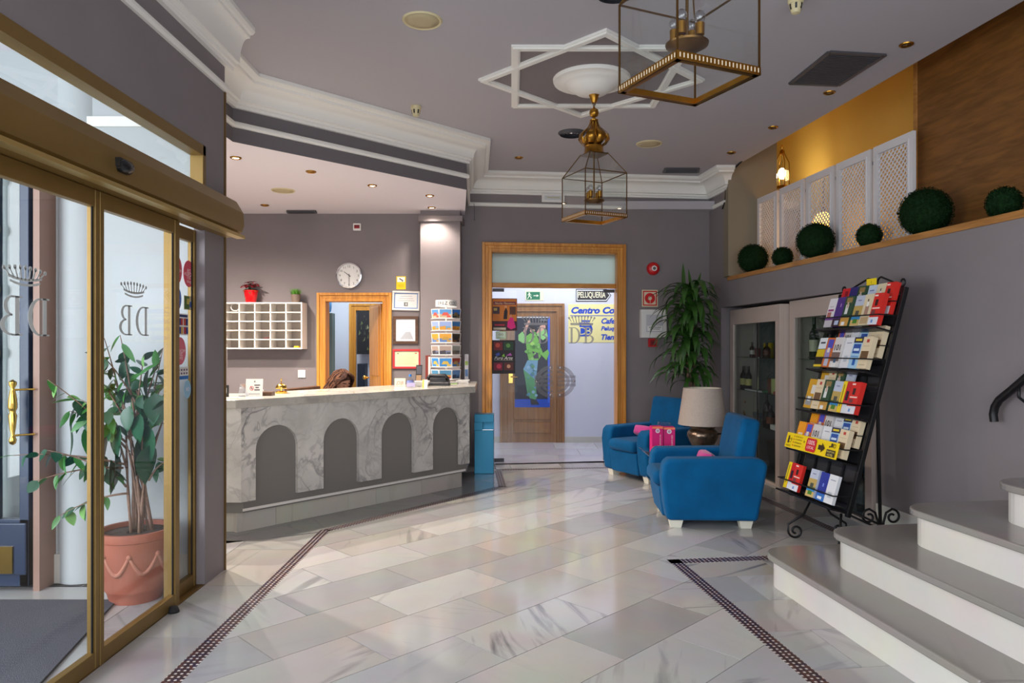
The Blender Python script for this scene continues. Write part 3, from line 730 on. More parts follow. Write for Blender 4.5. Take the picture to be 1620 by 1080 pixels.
# inner doorway of the office and corridor door
idr = struct('door_3', (P(580,600,OY).x, OY, 0), 'second orange wood door frame inside the office')
b = MB(); moulded_frame(b, P(552,480,OY-.05).x, P(640,480,OY-.05).x, 0, P(580,480,OY-.05).z, 0.10, lambda x: OY-0.01, 0.01); obj('door_frame', b, 'wood_orange', idr)
b = MB(); b.box(P(563,0,OY).x, P(630,0,OY).x, OY-0.012, OY-0.004, 0, P(580,492,OY).z); obj('door_leaf', b, 'wall_blue_white', idr)
cdr = struct('door_4', (P(840,690,CY).x, CY, 0), 'brown wooden corridor door behind the glass')
c0, c1, ct = P(791,500,CY).x, P(893,500,CY).x, P(840,480,CY).z
b = MB(); moulded_frame(b, c0, c1, 0, ct, 0.12, lambda x: CY, 0.01); obj('door_frame', b, 'wood_door', cdr, bevel=0.003)
b = MB(); b.box(c0+0.12, c1-0.12, CY-0.02, CY-0.001, 0, ct-0.12); lf = obj('door_leaf', b, 'wood_door', cdr)
for z0, z1 in ((0.14, 0.30), (0.34, 0.75)):
    b = MB(); b.box(c0+0.2, c1-0.2, CY-0.032, CY-0.02, z0, z1); obj('door_panel', b, 'wood_door', lf, bevel=0.008)
b = MB(); q = P(808,596,CY-0.03); b.box(q.x-0.03, q.x+0.03, CY-0.035, CY-0.02, q.z-0.09, q.z+0.09); b.tube([q+Vector((0,-0.03,0)), q+Vector((0.1,-0.03,0))], 0.01); obj('door_handle', b, 'brass_bright', lf, smooth=30)
# ================================================================ AUTOMATIC ENTRANCE (left)
ent = struct('door_5', (LX, 3.2, 0), 'gold framed automatic sliding glass entrance with transom')
prof = [(0.0,2.37),(0.10,2.345),(0.145,2.27),(0.15,2.19),(0.135,2.15),(0.10,2.12),(0.0,2.11)]
b = MB(); b.prism([(-1.86+d, -2, z) for d, z in prof], (0, 6.545, 0)); hd = obj('header_box', b, 'gold_metal', ent, bevel=0.004, smooth=25)
b = MB(); b.box(-1.757, -1.703, -2, 4.54, 2.106, 2.125); obj('header_lip', b, 'brass_highlight', hd)  # paler brass along the lower edge paints the header's highlight
q = LW(193,264,-1.71)
b = MB(); b.lathe([(0.0,-0.045),(0.018,-0.045),(0.03,-0.03),(0.03,0.03),(0.018,0.045),(0,0.045)], (-1.70, q.y, q.z), 14, 'Y'); b.box(-1.715,-1.69,q.y-0.05,q.y+0.05,q.z-0.008,q.z+0.03); obj('motion_sensor', b, 'sensor_black', hd, smooth=40)
# transom frame and glass
tf = 0.05
b = MB(); b.box(-1.90, -1.822, -2, TY, TZ1-0.062, TZ1); b.box(-1.90, -1.822, TY-0.04, TY, TZ0, TZ1); obj('transom_frame', b, 'gold_metal', ent, bevel=0.003)
b = MB(); b.box(-1.872, -1.866, -2, TY-0.03, TZ0, TZ1-0.05); obj('transom_pane', b, 'glass_clear', ent)
# door panels: stiles, rails, glass
def door_panel(y0, y1, x, st0, st1, zt, zb=0.0, g='glass_door', rail=0.075):
    p = bpy.data.objects.new('sliding_panel', None); COL.objects.link(p); p.parent = ent; p.location = Vector((x, (y0+y1)/2, 0))-FO[ent.name]; FO[p.name] = Vector((x,(y0+y1)/2,0))
    b = MB(); b.box(x-0.02, x+0.02, y0, y0+st0, zb, zt); obj('stile', b, 'gold_metal', p, bevel=0.003)
    b = MB(); b.box(x-0.02, x+0.02, y1-st1, y1, zb, zt); obj('stile', b, 'gold_metal', p, bevel=0.003)
    b = MB(); b.box(x-0.018, x+0.018, y0+st0, y1-st1, zt-rail, zt); obj('rail', b, 'gold_metal', p, bevel=0.003)
    b = MB(); b.box(x-0.018, x+0.018, y0+st0, y1-st1, zb, zb+rail); obj('rail', b, 'gold_metal', p, bevel=0.003)
    b = MB(); b.box(x-0.004, x+0.004, y0+st0-0.01, y1-st1+0.01, zb+rail-0.01, zt-rail+0.01); obj('glass_pane', b, g, p)
    b = MB(); b.box(x+0.005, x+0.009, y0+st0, y0+st0+0.012, zb+rail, zt-rail); b.box(x+0.005, x+0.009, y1-st1-0.012, y1-st1, zb+rail, zt-rail); obj('gasket', b, 'black_rubber', p)
    return p
yA = LW(135,0).y; yB = LW(271,0).y; yC = LW(314,0).y; yA2 = LW(146,0).y
pA = door_panel(1.55, yA2+0.005, LX+0.01, 0.06, 0.03, 2.11)
pB = door_panel(yA2+0.008, yB+0.03, LX+0.012, 0.03, 0.05, 2.11)
pC = door_panel(yB+0.035, yC+0.02, LX-0.04, 0.035, 0.03, 2.11)
b = MB(); b.box(LX-0.06, LX+0.03, -1.5, yC+0.02, 0.0, 0.006); obj('floor_track', b, 'gold_dark', ent)
b = MB(); q = G(286,968); b.lathe([(0.0,0.03),(0.02,0.03),(0.028,0.012),(0.03,0.0)], (LX+0.05,q.y,0.0), 12); obj('door_stop', b, 'black_rubber', ent, smooth=True)
# etched emblems (seen from behind, so mirrored)
def emblem(par, uc, wpx, v_letters, h_px, v_crown, x):
    c = LW(uc, v_letters, x); y0 = LW(uc-wpx/2, 0, x).y; y1 = LW(uc+wpx/2, 0, x).y; wd = y1-y0; h = h_px/F*c.y
    c.y = (y0+y1)/2
    Y = Vector((0,-1,0)); b = MB()          # reading direction as seen from the street side
    b.serif_db(c, Y, h, wd)
    zc = LW(uc, v_crown, x).z; hh = h*0.5
    for i in range(9):
        t = (i-4)/4; p = c.copy(); p.z = zc-hh*0.2+hh*0.18*t*t; p = p+Y*t*wd*0.30; r = c.copy(); r.z = zc+hh*0.45-hh*0.14*t*t; r = r+Y*t*wd*0.41
        b.prism([p-Y*wd*0.014, p+Y*wd*0.014, r+Y*wd*0.014, r-Y*wd*0.014], (0.0006,0,0))
        b.prism([r+Y*wd*0.033*math.cos(k*PI/4)+Vector((0,0,wd*0.033*math.sin(k*PI/4))) for k in range(8)], (0.0006,0,0))
    for zz, rr, th in ((zc-hh*0.25, 0.34, 0.07), (zc-hh*0.50, 0.30, 0.06)):
        n = 14; o_ = []
        for i in range(n+1):
            t = -1+2*i/n; o_.append((t*wd*rr, (t*t)*hh*0.16))
        for i in range(n):
            (s0, e0), (s1, e1) = o_[i], o_[i+1]; cc = Vector((c.x, c.y, zz))
            b.prism([cc+Y*s0+Vector((0,0,e0)), cc+Y*s1+Vector((0,0,e1)), cc+Y*s1+Vector((0,0,e1+hh*th*2)), cc+Y*s0+Vector((0,0,e0+hh*th*2))], (0.0006,0,0))
    obj('etched_emblem', b, 'frosted_print', par, label='etched crown and letters DB')
emblem(pB, 211, 48, 507, 47, 459, LX+0.018)
emblem(pA, 38, 80, 500, 62, 437, LX+0.016)
# stickers on the narrow fixed pane
xs = LX-0.034
def sticker(u0, u1, v0, v1, name, label, draw, m):
    a = LW(u0, v1, xs); c = LW(u1, v0, xs); z0 = LW((u0+u1)/2, v1, xs).z; z1 = LW((u0+u1)/2, v0, xs).z
    pn = Panel((xs, a.y, z0), (0,1,0), (0,0,1), c.y-a.y, z1-z0, 0.0005, m); draw(pn); o = pn.obj(name); tag(o, label, 'sticker', None); return o
def round_st(col, txts):
    def d(pn):
        for (s, y, w_) in txts: pn.text(s, 0.5, y, (250,235,235), w=w_, mirror=True)
    return d
class OvalPanel(Panel):
    def __init__(s, o, X, Y, w, h, t, base, n=28):
        s.o, s.X, s.Y = Vector(o), Vector(X), Vector(Y); s.w, s.h = w, h; s.n = s.X.cross(s.Y); s.b = MB(); s.m = [base]; s.lay = 1
        s.b.prism([s.pt(0.5+0.5*math.cos(2*PI*i/n), 0.5+0.5*math.sin(2*PI*i/n), 0) for i in range(n)], s.n*-t)
def oval(u0, u1, v0, v1, col, label, txts):
    z0 = LW((u0+u1)/2, v1, xs).z; z1 = LW((u0+u1)/2, v0, xs).z; y0, y1 = LW(u0,0,xs).y, LW(u1,0,xs).y
    pn = OvalPanel((xs, y0, z0), (0,1,0), (0,0,1), y1-y0, z1-z0, 0.0005, flat(col))
    for (s, y, w_) in txts: pn.text(s, 0.5, y, (252,232,232), w=w_, mirror=True)
    tag(pn.obj('window_sticker'), label, 'sticker')
oval(272, 288, 404, 449, (226,84,104), 'upper left round red sticker on the narrow glass pane', [('DB', 0.6, 0.3), ('MICHELIN', 0.48, 0.85), ('2012', 0.36, 0.35), ('guide', 0.2, 0.4)])
oval(290, 307, 412, 454, (226,84,104), 'upper right round red sticker on the narrow glass pane', [('DB', 0.6, 0.3), ('MICHELIN', 0.48, 0.85), ('2011', 0.36, 0.35), ('guide', 0.2, 0.4)])
oval(273, 287, 453, 491, (74,112,196), 'blue round sticker below the upper red one on the pane', [('TDA', 0.4, 0.6), ('o o', 0.7, 0.5)])
sticker(291, 305, 468, 490, 'window_sticker', 'small square photo sticker beside the blue round one', lambda p: (p.rect(.05,.05,.6,.95,(80,110,60)), p.rect(.62,.2,.95,.6,(50,90,160)), p.rect(.3,.4,.6,.8,(190,170,80))), 'speaker_beige')
def cards(p):
    p.rect(.08,.84,.92,.95,(30,50,110))
    for i, (x, y, c1, c2) in enumerate(((.08,.46,(30,50,120),(190,40,40)),(.54,.46,(190,70,40),(30,50,120)),(.08,.06,(30,60,140),(210,160,60)),(.54,.06,(180,40,40),(30,60,140)))):
        p.rect(x,y,x+.2,y+.32,c1); p.rect(x+.2,y,x+.38,y+.32,c2)
sticker(281, 298, 496, 530, 'window_sticker', 'white card payment sticker with four colour blocks', cards, 'paper_white')
oval(276, 294, 533, 577, (216,104,120), 'lower faded red oval sticker on the narrow pane', [('MICHELIN', 0.5, 0.85), ('2010', 0.38, 0.4), ('guide', 0.25, 0.4)])
def icons(p):
    p.rect(0,0,1,.28,(40,110,180))
    for i in range(4):
        for j in range(2): p.rect(.1+.22*i,.4+.28*j,.22+.22*i,.55+.28*j,(90,60,80))
sticker(280, 298, 580, 600, 'window_sticker', 'small sticker with two rows of icons over a blue strip', icons, 'paper_white')
oval(291, 302, 601, 630, (150,190,214), 'pale blue oval sticker low on the narrow pane', [('OK', 0.5, 0.5)])
# vestibule: outer door, mat, potted shrub
vd = thing('entrance_door', 'dark navy street door leaf with glass, brass plate and turned brass pull', 'door', (-3.2, 4.16, 0))
yv = 4.15
b = MB()
for x0_, x1_ in ((P(36,0,yv).x, P(51,0,yv).x), (-4.1, P(-60,0,yv).x)): b.box(x0_, x1_, yv-0.03, yv+0.02, 0.03, 2.75)
b.box(-4.1, P(51,0,yv).x, yv-0.03, yv+0.02, 2.55, 2.75); b.box(-4.1, P(51,0,yv).x, yv-0.03, yv+0.02, 0.03, 0.42); b.box(P(1,0,yv).x-0.1, P(1,0,yv).x, yv-0.03, yv+0.02, 0.42, 2.6)
obj('door_stiles', b, 'door_navy', vd, bevel=0.004)
b = MB(); b.box(-4.05, P(49,0,yv).x, yv-0.045, yv-0.03, 0.10, 0.40); obj('kick_panel', b, 'door_navy', vd, bevel=0.01)
b = MB(); q = P(20,885,yv-.05); b.box(q.x-0.13, q.x, yv-0.055, yv-0.045, q.z-0.08, q.z+0.075); obj('brass_plate', b, 'brass_bright', vd)
b = MB(); b.box(-4.05, P(38,0,yv).x, yv-0.006, yv+0.002, 0.42, 2.56); obj('glass_pane', b, 'glass_clear', vd)
b = MB(); q0 = P(20,704,yv-0.1); q1 = P(20,606,yv-0.1); L_ = q1.z-q0.z
b.lathe([(0,0),(0.016,0.01),(0.02,0.03),(0.012,0.05),(0.010,0.06),(0.016,0.10),(0.022,0.17),(0.015,0.185),(0.018,0.2),(0.024,0.215),(0.022,0.26),(0.014,0.31),(0.01,0.325),(0.02,0.345),(0.02,0.36),(0,0.375)], (q0.x,q0.y,q0.z), 14)
b.tube([(q0.x,q0.y,q0.z+0.055),(q0.x+.08,yv-0.03,q0.z+0.055)], 0.006); b.tube([(q0.x,q0.y,q0.z+0.315),(q0.x+.08,yv-0.03,q0.z+0.315)], 0.006)
obj('pull_handle', b, 'brass_bright', vd, smooth=50)
b = MB(); 
for z in (1.0, 1.38, 1.75, 2.1, 2.4): b.sphere((P(2,0,yv).x, yv-0.045, z), 0.025, 8, 6, (1,1,1.6))
b.tube([(P(2,0,yv).x,yv-0.045,0.45),(P(2,0,yv).x,yv-0.045,2.5)], 0.012); obj('turned_bar', b, 'brass_dark', vd, smooth=True)
b = MB(); b.box(P(56,0,yv).x, P(66,0,yv).x, yv-0.02, 4.28, 0, 2.78); sobj('trim_13', b, 'door_frame_brown', label='brown timber jamb beside the navy street door')
b = MB(); b.prism([(-4.4,2.0,0.001),(-1.97,2.0,0.001),(-1.97,2.95,0.001),(-2.2,3.96,0.001),(-4.4,3.96,0.001)], (0,0,0.012)); tag(obj('doormat', b, 'doormat'), 'grey ribbed entrance mat on the vestibule floor', 'doormat')
# ---- potted shrub
pc = Vector((-2.13, 4.03, 0.0))
fp = thing('flower_pot', 'large terracotta pot with swag relief standing behind the glass door', 'pot', pc)
b = MB(); b.lathe([(0.0,0.0),(0.135,0.0),(0.14,0.02),(0.15,0.055),(0.158,0.065),(0.16,0.075),(0.17,0.14),(0.183,0.22),(0.188,0.30),(0.19,0.345),(0.20,0.35),(0.205,0.385),(0.2,0.395),(0.18,0.395),(0.175,0.36),(0.0,0.36)], pc, 40); obj('pot_body', b, 'terracotta', fp, smooth=40)
for i in range(8):
    a = i*PI/4+0.3; b = MB(); pts = []
    for j in range(9):
        t = j/8; aa = a+t*PI/4; z = 0.275-0.10*math.sin(PI*t); r = 0.186-0.012*math.sin(PI*t)
        pts.append(pc+Vector((r*math.cos(aa), r*math.sin(aa), z)))
    b.tube(pts, [0.008+0.006*math.sin(PI*j/8) for j in range(9)], 6); b.sphere(pts[0], 0.015, 8, 5); obj('swag', b, 'terracotta_pale', fp, smooth=True)
b = MB(); b.lathe([(0,0.362),(0.1,0.378),(0.176,0.37)], pc, 24); obj('soil', b, 'soil', fp, smooth=True)
shrub = thing('potted_shrub', 'leggy green shrub with bare stems growing from the terracotta pot', 'plant', pc+Vector((0,0,0.37)))
def leaf_mesh(L, Wd, fold=0.18, droop=0.15, heart=False):
    b = MB(); n = 7; vs = []
    for i in range(n):
        t = i/(n-1); wv = Wd*(math.sin(PI*t**0.8))**0.8*0.5 if 0 < t < 1 else 0.001
        z = -droop*L*t*t
        vs += [(-wv, t*L, z+fold*wv), (0, t*L, z), (wv, t*L, z+fold*wv)]
    fs = []
    for i in range(n-1):
        for j in range(2): fs.append((i*3+j, i*3+j+1, i*3+j+4, i*3+j+3))
    b.add(vs, fs); return b
leaf_data = []
for (L, Wd, m) in ((0.13,0.05,'leaf_green'),(0.12,0.075,'leaf_dark'),(0.10,0.06,'leaf_pale'),(0.14,0.04,'leaf_green'),(0.12,0.09,'leaf_dark')):
    b = leaf_mesh(L, Wd); me = bpy.data.meshes.new('leaf'); me.from_pydata(b.v, [], b.f); me.materials.append(MATS[m]); me.polygons.foreach_set('use_smooth', [True]*len(me.polygons)); leaf_data.append(me)
def put_leaf(par, me, p, d, roll=0.0, sc=1.0, up=Vector((0,0,1))):
    o = bpy.data.objects.new('leaf', me); COL.objects.link(o); o.parent = par; o.location = Vector(p)-FO[par.name]
    d = Vector(d).normalized(); x = d.cross(up); x = x.normalized() if x.length > 1e-3 else Vector((1,0,0)); z = x.cross(d)
    M = Matrix((x, d, z)).transposed() @ Matrix.Rotation(roll, 3, 'Y')
    o.rotation_euler = M.to_euler(); o.scale = (sc,sc,sc); return o
R = random.Random(11)
def bez(p0, p1, bend, n=9):
    p0, p1 = Vector(p0), Vector(p1); m = (p0+p1)/2+Vector(bend); return [p0*(1-t)**2+m*2*t*(1-t)+p1*t*t for t in [i/(n-1) for i in range(n)]]
def pp(u, v, y): return P(u, v, y)
base = pc+Vector((0.02,0,0.37))
stems = []
for i in range(13):                      # bundle of bare stems rising from the pot
    bx = base+Vector((R.uniform(-0.05,0.06), R.uniform(-0.04,0.04), 0))
    tx = pp(R.uniform(196,240), R.uniform(640,720), R.uniform(3.96,4.08))
    c = bez(bx, tx, (R.uniform(-0.04,0.04), R.uniform(-0.03,0.03), 0.05)); stems.append(c)
    b = MB(); b.tube(c, [(0.011-0.006*k/8)*R.uniform(.6,1.1) for k in range(9)], 6); obj('stem', b, 'bark', shrub, smooth=True)
br = [  # (start px, end px, depth start, depth end): main side branches
 ((205,690),(165,535,4.0)),((215,670),(190,530,4.02)),((222,650),(160,560,3.98)),((210,700),(128,632,3.95)),((205,715),(75,600,3.92)),
 ((200,735),(22,720,3.9)),((196,760),(75,712,3.92)),((205,780),(95,815,3.93)),((225,690),(262,600,4.05)),((230,700),(258,550,4.05)),
 ((215,660),(245,640,4.04)),((235,760),(266,730,4.05)),((200,770),(150,735,3.95)),((200,740),(170,650,3.97)),((228,660),(205,590,4.05)),((240,720),(296,622,4.12)),((225,660),(250,575,4.0)),((228,680),(262,640,4.0)),((205,680),(150,590,3.97)),((210,690),(180,600,4.0)),((200,700),(110,650,3.95)),((215,670),(228,560,4.02)),((195,740),(60,760,3.92))]
for (s0, (u1, v1, y1)) in br:
    p0 = pp(s0[0], s0[1], 4.02); p1 = pp(u1, v1, y1); p1.x = min(p1.x, -1.94-0.02)
    c = bez(p0, p1, (0,0,0.05), 10); b = MB(); b.tube(c, [0.007-0.005*k/9 for k in range(10)], 5); obj('branch', b, 'bark', shrub, smooth=True)
    n = 9
    for k in range(n):
        t = 0.35+0.65*k/(n-1); q = c[min(9, int(t*9))]
        sd = R.choice((-1,1)); d = (c[-1]-c[0]).normalized()*R.uniform(0,0.6)+Vector((R.uniform(-0.6,0.6), R.uniform(-0.5,0.3), R.uniform(-1.1,-0.1)))
        if q.x > -2.0: d.x = -abs(d.x)
        put_leaf(shrub, R.choice(leaf_data), q, d, R.uniform(-1.2,1.2), R.uniform(0.55,1.0))
for (u, v, k, sc) in ((170,700,4,1.5),(190,690,4,1.6),(160,735,4,1.7),(182,735,4,1.7),(235,690,4,1.7),(222,672,4,1.4),(240,720,1,1.9),(218,710,4,1.8),(248,640,4,1.5),(205,660,1,1.2),(140,690,0,1.3),(120,660,1,1.3),(110,690,0,1.4),(175,745,1,1.6),(236,600,1,1.5)):
    q = pp(u, v-18, 3.98); q.x = min(q.x, -2.0)
    put_leaf(shrub, leaf_data[k], q, (R.uniform(-0.3,0.2), R.uniform(-0.25,0.05), -1), R.uniform(-0.6,0.6), sc)
# ================================================================ RECEPTION DESK
A, Bq = Vector((-2.05, 5.38, 0)), Vector((-0.43, 7.20, 0)); cdv = (Bq-A).normalized(); cn = Vector((cdv.y, -cdv.x, 0)); CL = (Bq-A).length
def on_face(u, v):         # distance along the desk front and height of a pixel on it
    k = (u-U0)/F; t = (k*A.y-A.x)/(cdv.x-k*cdv.y); y = A.y+cdv.y*t; return t, HC-(v-V0)/F*y
desk = thing('reception_desk', 'marble reception desk with four grey arched recesses in its front', 'desk', (-1.3, 6.4, 0))
zb, zt_ = 0.24, 0.955
def fp_(t, z, o=0.0): return A+cdv*t+cn*o+Vector((0,0,z))
arches = []
for (ua, ub, vt) in ((404.6,471,672),(511.9,568,661.5),(603.7,654.7,652.6),(685,728,644.3)):
    t0, _ = on_face(ua, 700); t1, _ = on_face(ub, 700); _, zt2 = on_face((ua+ub)/2, vt); arches.append((t0, t1, min(0.86, zt2)))
out = [(0, zb), (0, zt_), (CL, zt_), (CL, zb)]
for t0, t1, z in reversed(arches):
    r = (t1-t0)/2; n = 14
    out.append((t1, zb))
    for i in range(n+1):
        a = PI*i/n; out.append((t0+r+r*math.cos(a), z-r+r*math.sin(a)))
    out.append((t0, zb))
b = MB(); b.prism([fp_(t, z, -0.035) for t, z in out], cn*0.035); obj('arched_front', b, 'marble_counter', desk)
b = MB(); b.box(-3.4, A.x, A.y, A.y+0.03, zb, zt_); obj('side_slab', b, 'marble_counter', desk)
ins = 0.045
body = [A+Vector((0.0,ins,0)), Bq-cn*ins, Vector((-0.47,8.15,0)), Vector((-1.05,8.15,0)), Vector((-1.12,7.6,0)), Vector((-2.3,6.15,0)), Vector((-3.4,6.0,0)), Vector((-3.4,A.y+ins,0))]
b = MB(); b.prism([p+Vector((0,0,0.15)) for p in body], (0,0,zt_-0.15)); obj('grey_body', b, 'counter_grey', desk)
# white strip, plinth slabs
b = MB(); b.obox(fp_(0.03,0.163,-0.055), cdv*(CL-0.06), cn*0.03, (0,0,0.02)); obj('white_strip', b, 'white_lacquer', desk)
pj = [0.0, 0.33, 1.02, 1.32, 1.86, CL-0.04]
for i in range(5): 
    b = MB(); b.obox(fp_(pj[i]+0.001,0,-0.12), cdv*(pj[i+1]-pj[i]-0.003), cn*0.05, (0,0,0.163)); obj('plinth_slab', b, 'marble_plinth', desk)
b = MB(); b.box(-3.4, A.x-0.02, A.y+0.08, A.y+0.12, 0, 0.163); obj('plinth_slab', b, 'marble_plinth', desk)
# continuous worktop
ov = 0.05
wt = [A+Vector((-0.02,-ov,0)), Bq+cn*ov+cdv*0.02+Vector((0.01,0,0)), Vector((-0.40,8.18,0)), Vector((-1.05,8.18,0)), Vector((-1.10,7.55,0)), Vector((-2.32,6.08,0)), Vector((-3.4,6.0,0)), Vector((-3.4,A.y-ov,0))]
b = MB(); b.prism([p+Vector((0,0,zt_)) for p in wt], (0,0,0.065)); tag(obj('marble_worktop', b, 'marble_top', bevel=0.006), 'pale marble worktop lying on the reception desk', 'worktop')
ZT = zt_+0.065
# lower writing desk behind with its dark edge
b = MB(); q0, q1 = P(455,616,6.75), P(507,611,6.9)
b.obox(Vector((q0.x,q0.y,0.985)), (q1-q0)*1.0, Vector((-0.06,0.09,0)), (0,0,0.03)); b.obox(Vector((q0.x-0.0,q0.y+0.05,0)), (q1-q0), Vector((-0.03,0.04,0)), (0,0,0.985)); tag(obj('inner_shelf', b, 'wood_dark', bevel=0.003), 'dark wooden shelf behind the desk next to the service bell', 'shelf')
# ---- things on the worktop
def TOP(u, v): return G(u, v, ZT)
q = TOP(445, 622)
bl = thing('service_bell', 'polished brass service bell on the marble worktop', 'bell', q)
b = MB(); b.lathe([(0.0,0.0),(0.05,0.0),(0.052,0.012),(0.04,0.02),(0.03,0.022),(0,0.022)], q, 20); obj('base', b, 'brass_bright', bl, smooth=40)
b = MB(); b.lathe([(0.008,0.02),(0.008,0.045)], q, 8); obj('pillar', b, 'brass_bright', bl)
b = MB(); b.lathe([(0.046,0.04),(0.048,0.045),(0.044,0.062),(0.03,0.078),(0.01,0.086),(0,0.087)], q, 20); obj('dome', b, 'brass_bright', bl, smooth=True)
b = MB(); b.lathe([(0.004,0.085),(0.004,0.115),(0.01,0.12),(0.0,0.128)], q, 10); obj('plunger', b, 'brass_bright', bl, smooth=True)
def stand_card(u0, u1, v0, v1, y, name, label, cat, draw, base='paper_white', lean=0.0, t=0.003):
    a = P(u0, v1, y); c = P(u1, v0, y); a.z = ZT+0.0006
    pn = Panel(a, (1,0,0), (0,math.sin(lean),math.cos(lean)), c.x-a.x, c.z-a.z, t, base); draw(pn); return tag(pn.obj(name), label, cat)
stand_card(354, 362, 609, 624, 5.65, 'card_holder', 'small black card with a white mark at the left end of the worktop', 'card', lambda p: p.text('J', .4, .5, (240,240,240), h=.55), 'black_plastic')
def nosm(p):
    p.poly([(.46,.8),(.58,.8),(.52,.92)], (90,90,100)); p.ring(.36,.45,.12,.03,(200,30,40)); p.poly([(.28,.56),(.3,.58),(.44,.34),(.42,.32)],(200,30,40)); p.rect(.3,.43,.42,.47,(40,40,40))
    for i, wd in enumerate((.34,.2,.32)): p.rect(.68-wd/2,.6-.14*i,.68+wd/2,.66-.14*i,(70,60,70))
    p.rect(.2,.1,.86,.13,(120,110,115))
stand_card(388, 415, 599, 622, 5.75, 'no_smoking_sign', 'white no smoking card standing on the worktop', 'sign', nosm, 'paper_white', 0.12)
q = TOP(386, 627)
b = MB(); b.prism([q+Vector((-0.05,0,0.0005)), q+Vector((0.02,0,0.0005)), q+Vector((-0.03,0.0,0.1))], (0,0.10,0)); tag(obj('leaflet_holder', b, 'plastic_clear'), 'clear slanted leaflet holder beside the no smoking card', 'holder')
q = TOP(402, 626)
b = MB(); b.box(q.x-0.06, q.x+0.05, q.y, q.y+0.09, ZT, ZT+0.045); bk = obj('paper_stack', b, 'paper_white', bevel=0.002); tag(bk, 'thick stack of white papers in front of the no smoking card', 'papers')
b = MB(); b.box(q.x+0.055, q.x+0.14, q.y+0.01, q.y+0.09, ZT, ZT+0.03); tag(obj('notebook', b, 'wood_dark', bevel=0.002), 'small brown notebook to the right of the paper stack', 'notebook')
b = MB(); q = TOP(372, 631); b.box(q.x-0.09, q.x+0.02, q.y+0.01, q.y+0.15, ZT, ZT+0.004); tag(obj('flyer', b, 'paper_cream'), 'cream flyer lying flat at the left end of the worktop', 'flyer')
# right end of the desk
def dbc(p): p.text('DB', .5, .45, (150,40,90), h=.42, shear=.3); p.rect(.1,.1,.9,.15,(170,150,190))
stand_card(624, 641, 598, 611, 7.05, 'name_card', 'small cream card with DB lettering standing on the worktop', 'card', dbc, 'paper_cream', 0.2)
q = TOP(649, 612)
wb = thing('water_bottle', 'small clear water bottle with a blue cap on the worktop', 'bottle', q)
b = MB(); b.lathe([(0.0,0.0),(0.03,0.0),(0.032,0.01),(0.03,0.05),(0.032,0.07),(0.026,0.085),(0.012,0.1),(0.012,0.108)], q, 14); obj('body', b, 'plastic_clear', wb, smooth=True)
b = MB(); b.lathe([(0.014,0.104),(0.014,0.125),(0,0.125)], q, 12); obj('cap', b, flat((40,120,210)), wb)
b = MB(); b.lathe([(0.0325,0.03),(0.0325,0.065)], q, 14, cap=False); obj('label_band', b, flat((120,130,200)), wb)
stand_card(642, 658, 603, 613, 6.85, 'flyer_holder', 'clear acrylic holder with lilac flyers on the worktop', 'holder', lambda p: p.rect(.1,.2,.9,.8,(190,180,220)), 'plastic_clear')
q = TOP(668, 611)
b = MB(); b.hexa([q+Vector(v) for v in ((-0.05,-0.04,0),(0.05,-0.04,0),(0.05,0.04,0),(-0.05,0.04,0),(-0.075,-0.055,0.055),(0.075,-0.055,0.055),(0.075,0.055,0.055),(-0.075,0.055,0.055))]); tag(obj('white_dish', b, 'white_plastic', bevel=0.004), 'white square dish at the right end of the worktop', 'dish')
stand_card(668, 676, 600, 612, 6.9, 'pen_card', 'small yellow edged card leaning by the white dish', 'card', lambda p: p.rect(0,0,.35,1,(235,200,90)), 'paper_white', 0.25)
q = TOP(692, 609.5)
ph = thing('desk_phone', 'black desk telephone in front of the postcard stand', 'telephone', q)
b = MB(); b.hexa([q+Vector(v) for v in ((-0.11,-0.06,0),(0.13,-0.06,0),(0.13,0.1,0),(-0.11,0.1,0),(-0.11,-0.06,0.03),(0.13,-0.06,0.03),(0.11,0.1,0.09),(-0.09,0.1,0.09))]); obj('base', b, 'black_plastic', ph, bevel=0.008)
b = MB(); b.tube([q+Vector((-0.1,0.0,0.07)), q+Vector((-0.08,0.02,0.10)), q+Vector((0.08,0.02,0.10)), q+Vector((0.1,0.0,0.07))], 0.02, 8); obj('handset', b, 'black_plastic', ph, smooth=True)
stand_card(657, 667, 576, 600, 7.35, 'brochure_holder', 'dark photo brochure leaning on the worktop left of the telephone', 'brochure', lambda p: (p.rect(.1,.55,.9,.95,(60,60,70)), p.rect(.1,.1,.9,.5,(140,110,80))), 'black_plastic', 0.3)
b = MB(); q = TOP(716, 607); b.box(q.x-0.09, q.x+0.05, q.y-0.05, q.y+0.07, ZT, ZT+0.004); tag(obj('green_leaflet', b, flat((160,200,110))), 'green leaflet lying flat at the right end of the worktop', 'leaflet')
b = MB(); q = TOP(730, 605); b.box(q.x-0.06, q.x+0.08, q.y-0.04, q.y+0.1, ZT, ZT+0.02); b.box(q.x-0.04, q.x+0.09, q.y-0.03, q.y+0.09, ZT+0.02, ZT+0.028); tag(obj('brochure_pile', b, 'paper_white', bevel=0.002), 'low pile of white brochures at the right corner of the worktop', 'brochures')
stand_card(735, 741, 560, 598, 8.05, 'grey_brochure', 'tall grey brochure standing against the wall right of the postcard stand', 'brochure', lambda p: (p.rect(.1,.6,.9,.75,(110,130,60)), p.rect(.1,.2,.9,.45,(60,90,130))), flat((150,150,158)), 0.05)
stand_card(673, 681, 562, 600, 8.1, 'red_folder', 'dark red folder standing left of the postcard stand', 'folder', lambda p: p.rect(.55,0,1,.95,(220,214,205)), flat((120,40,30)), 0.03)
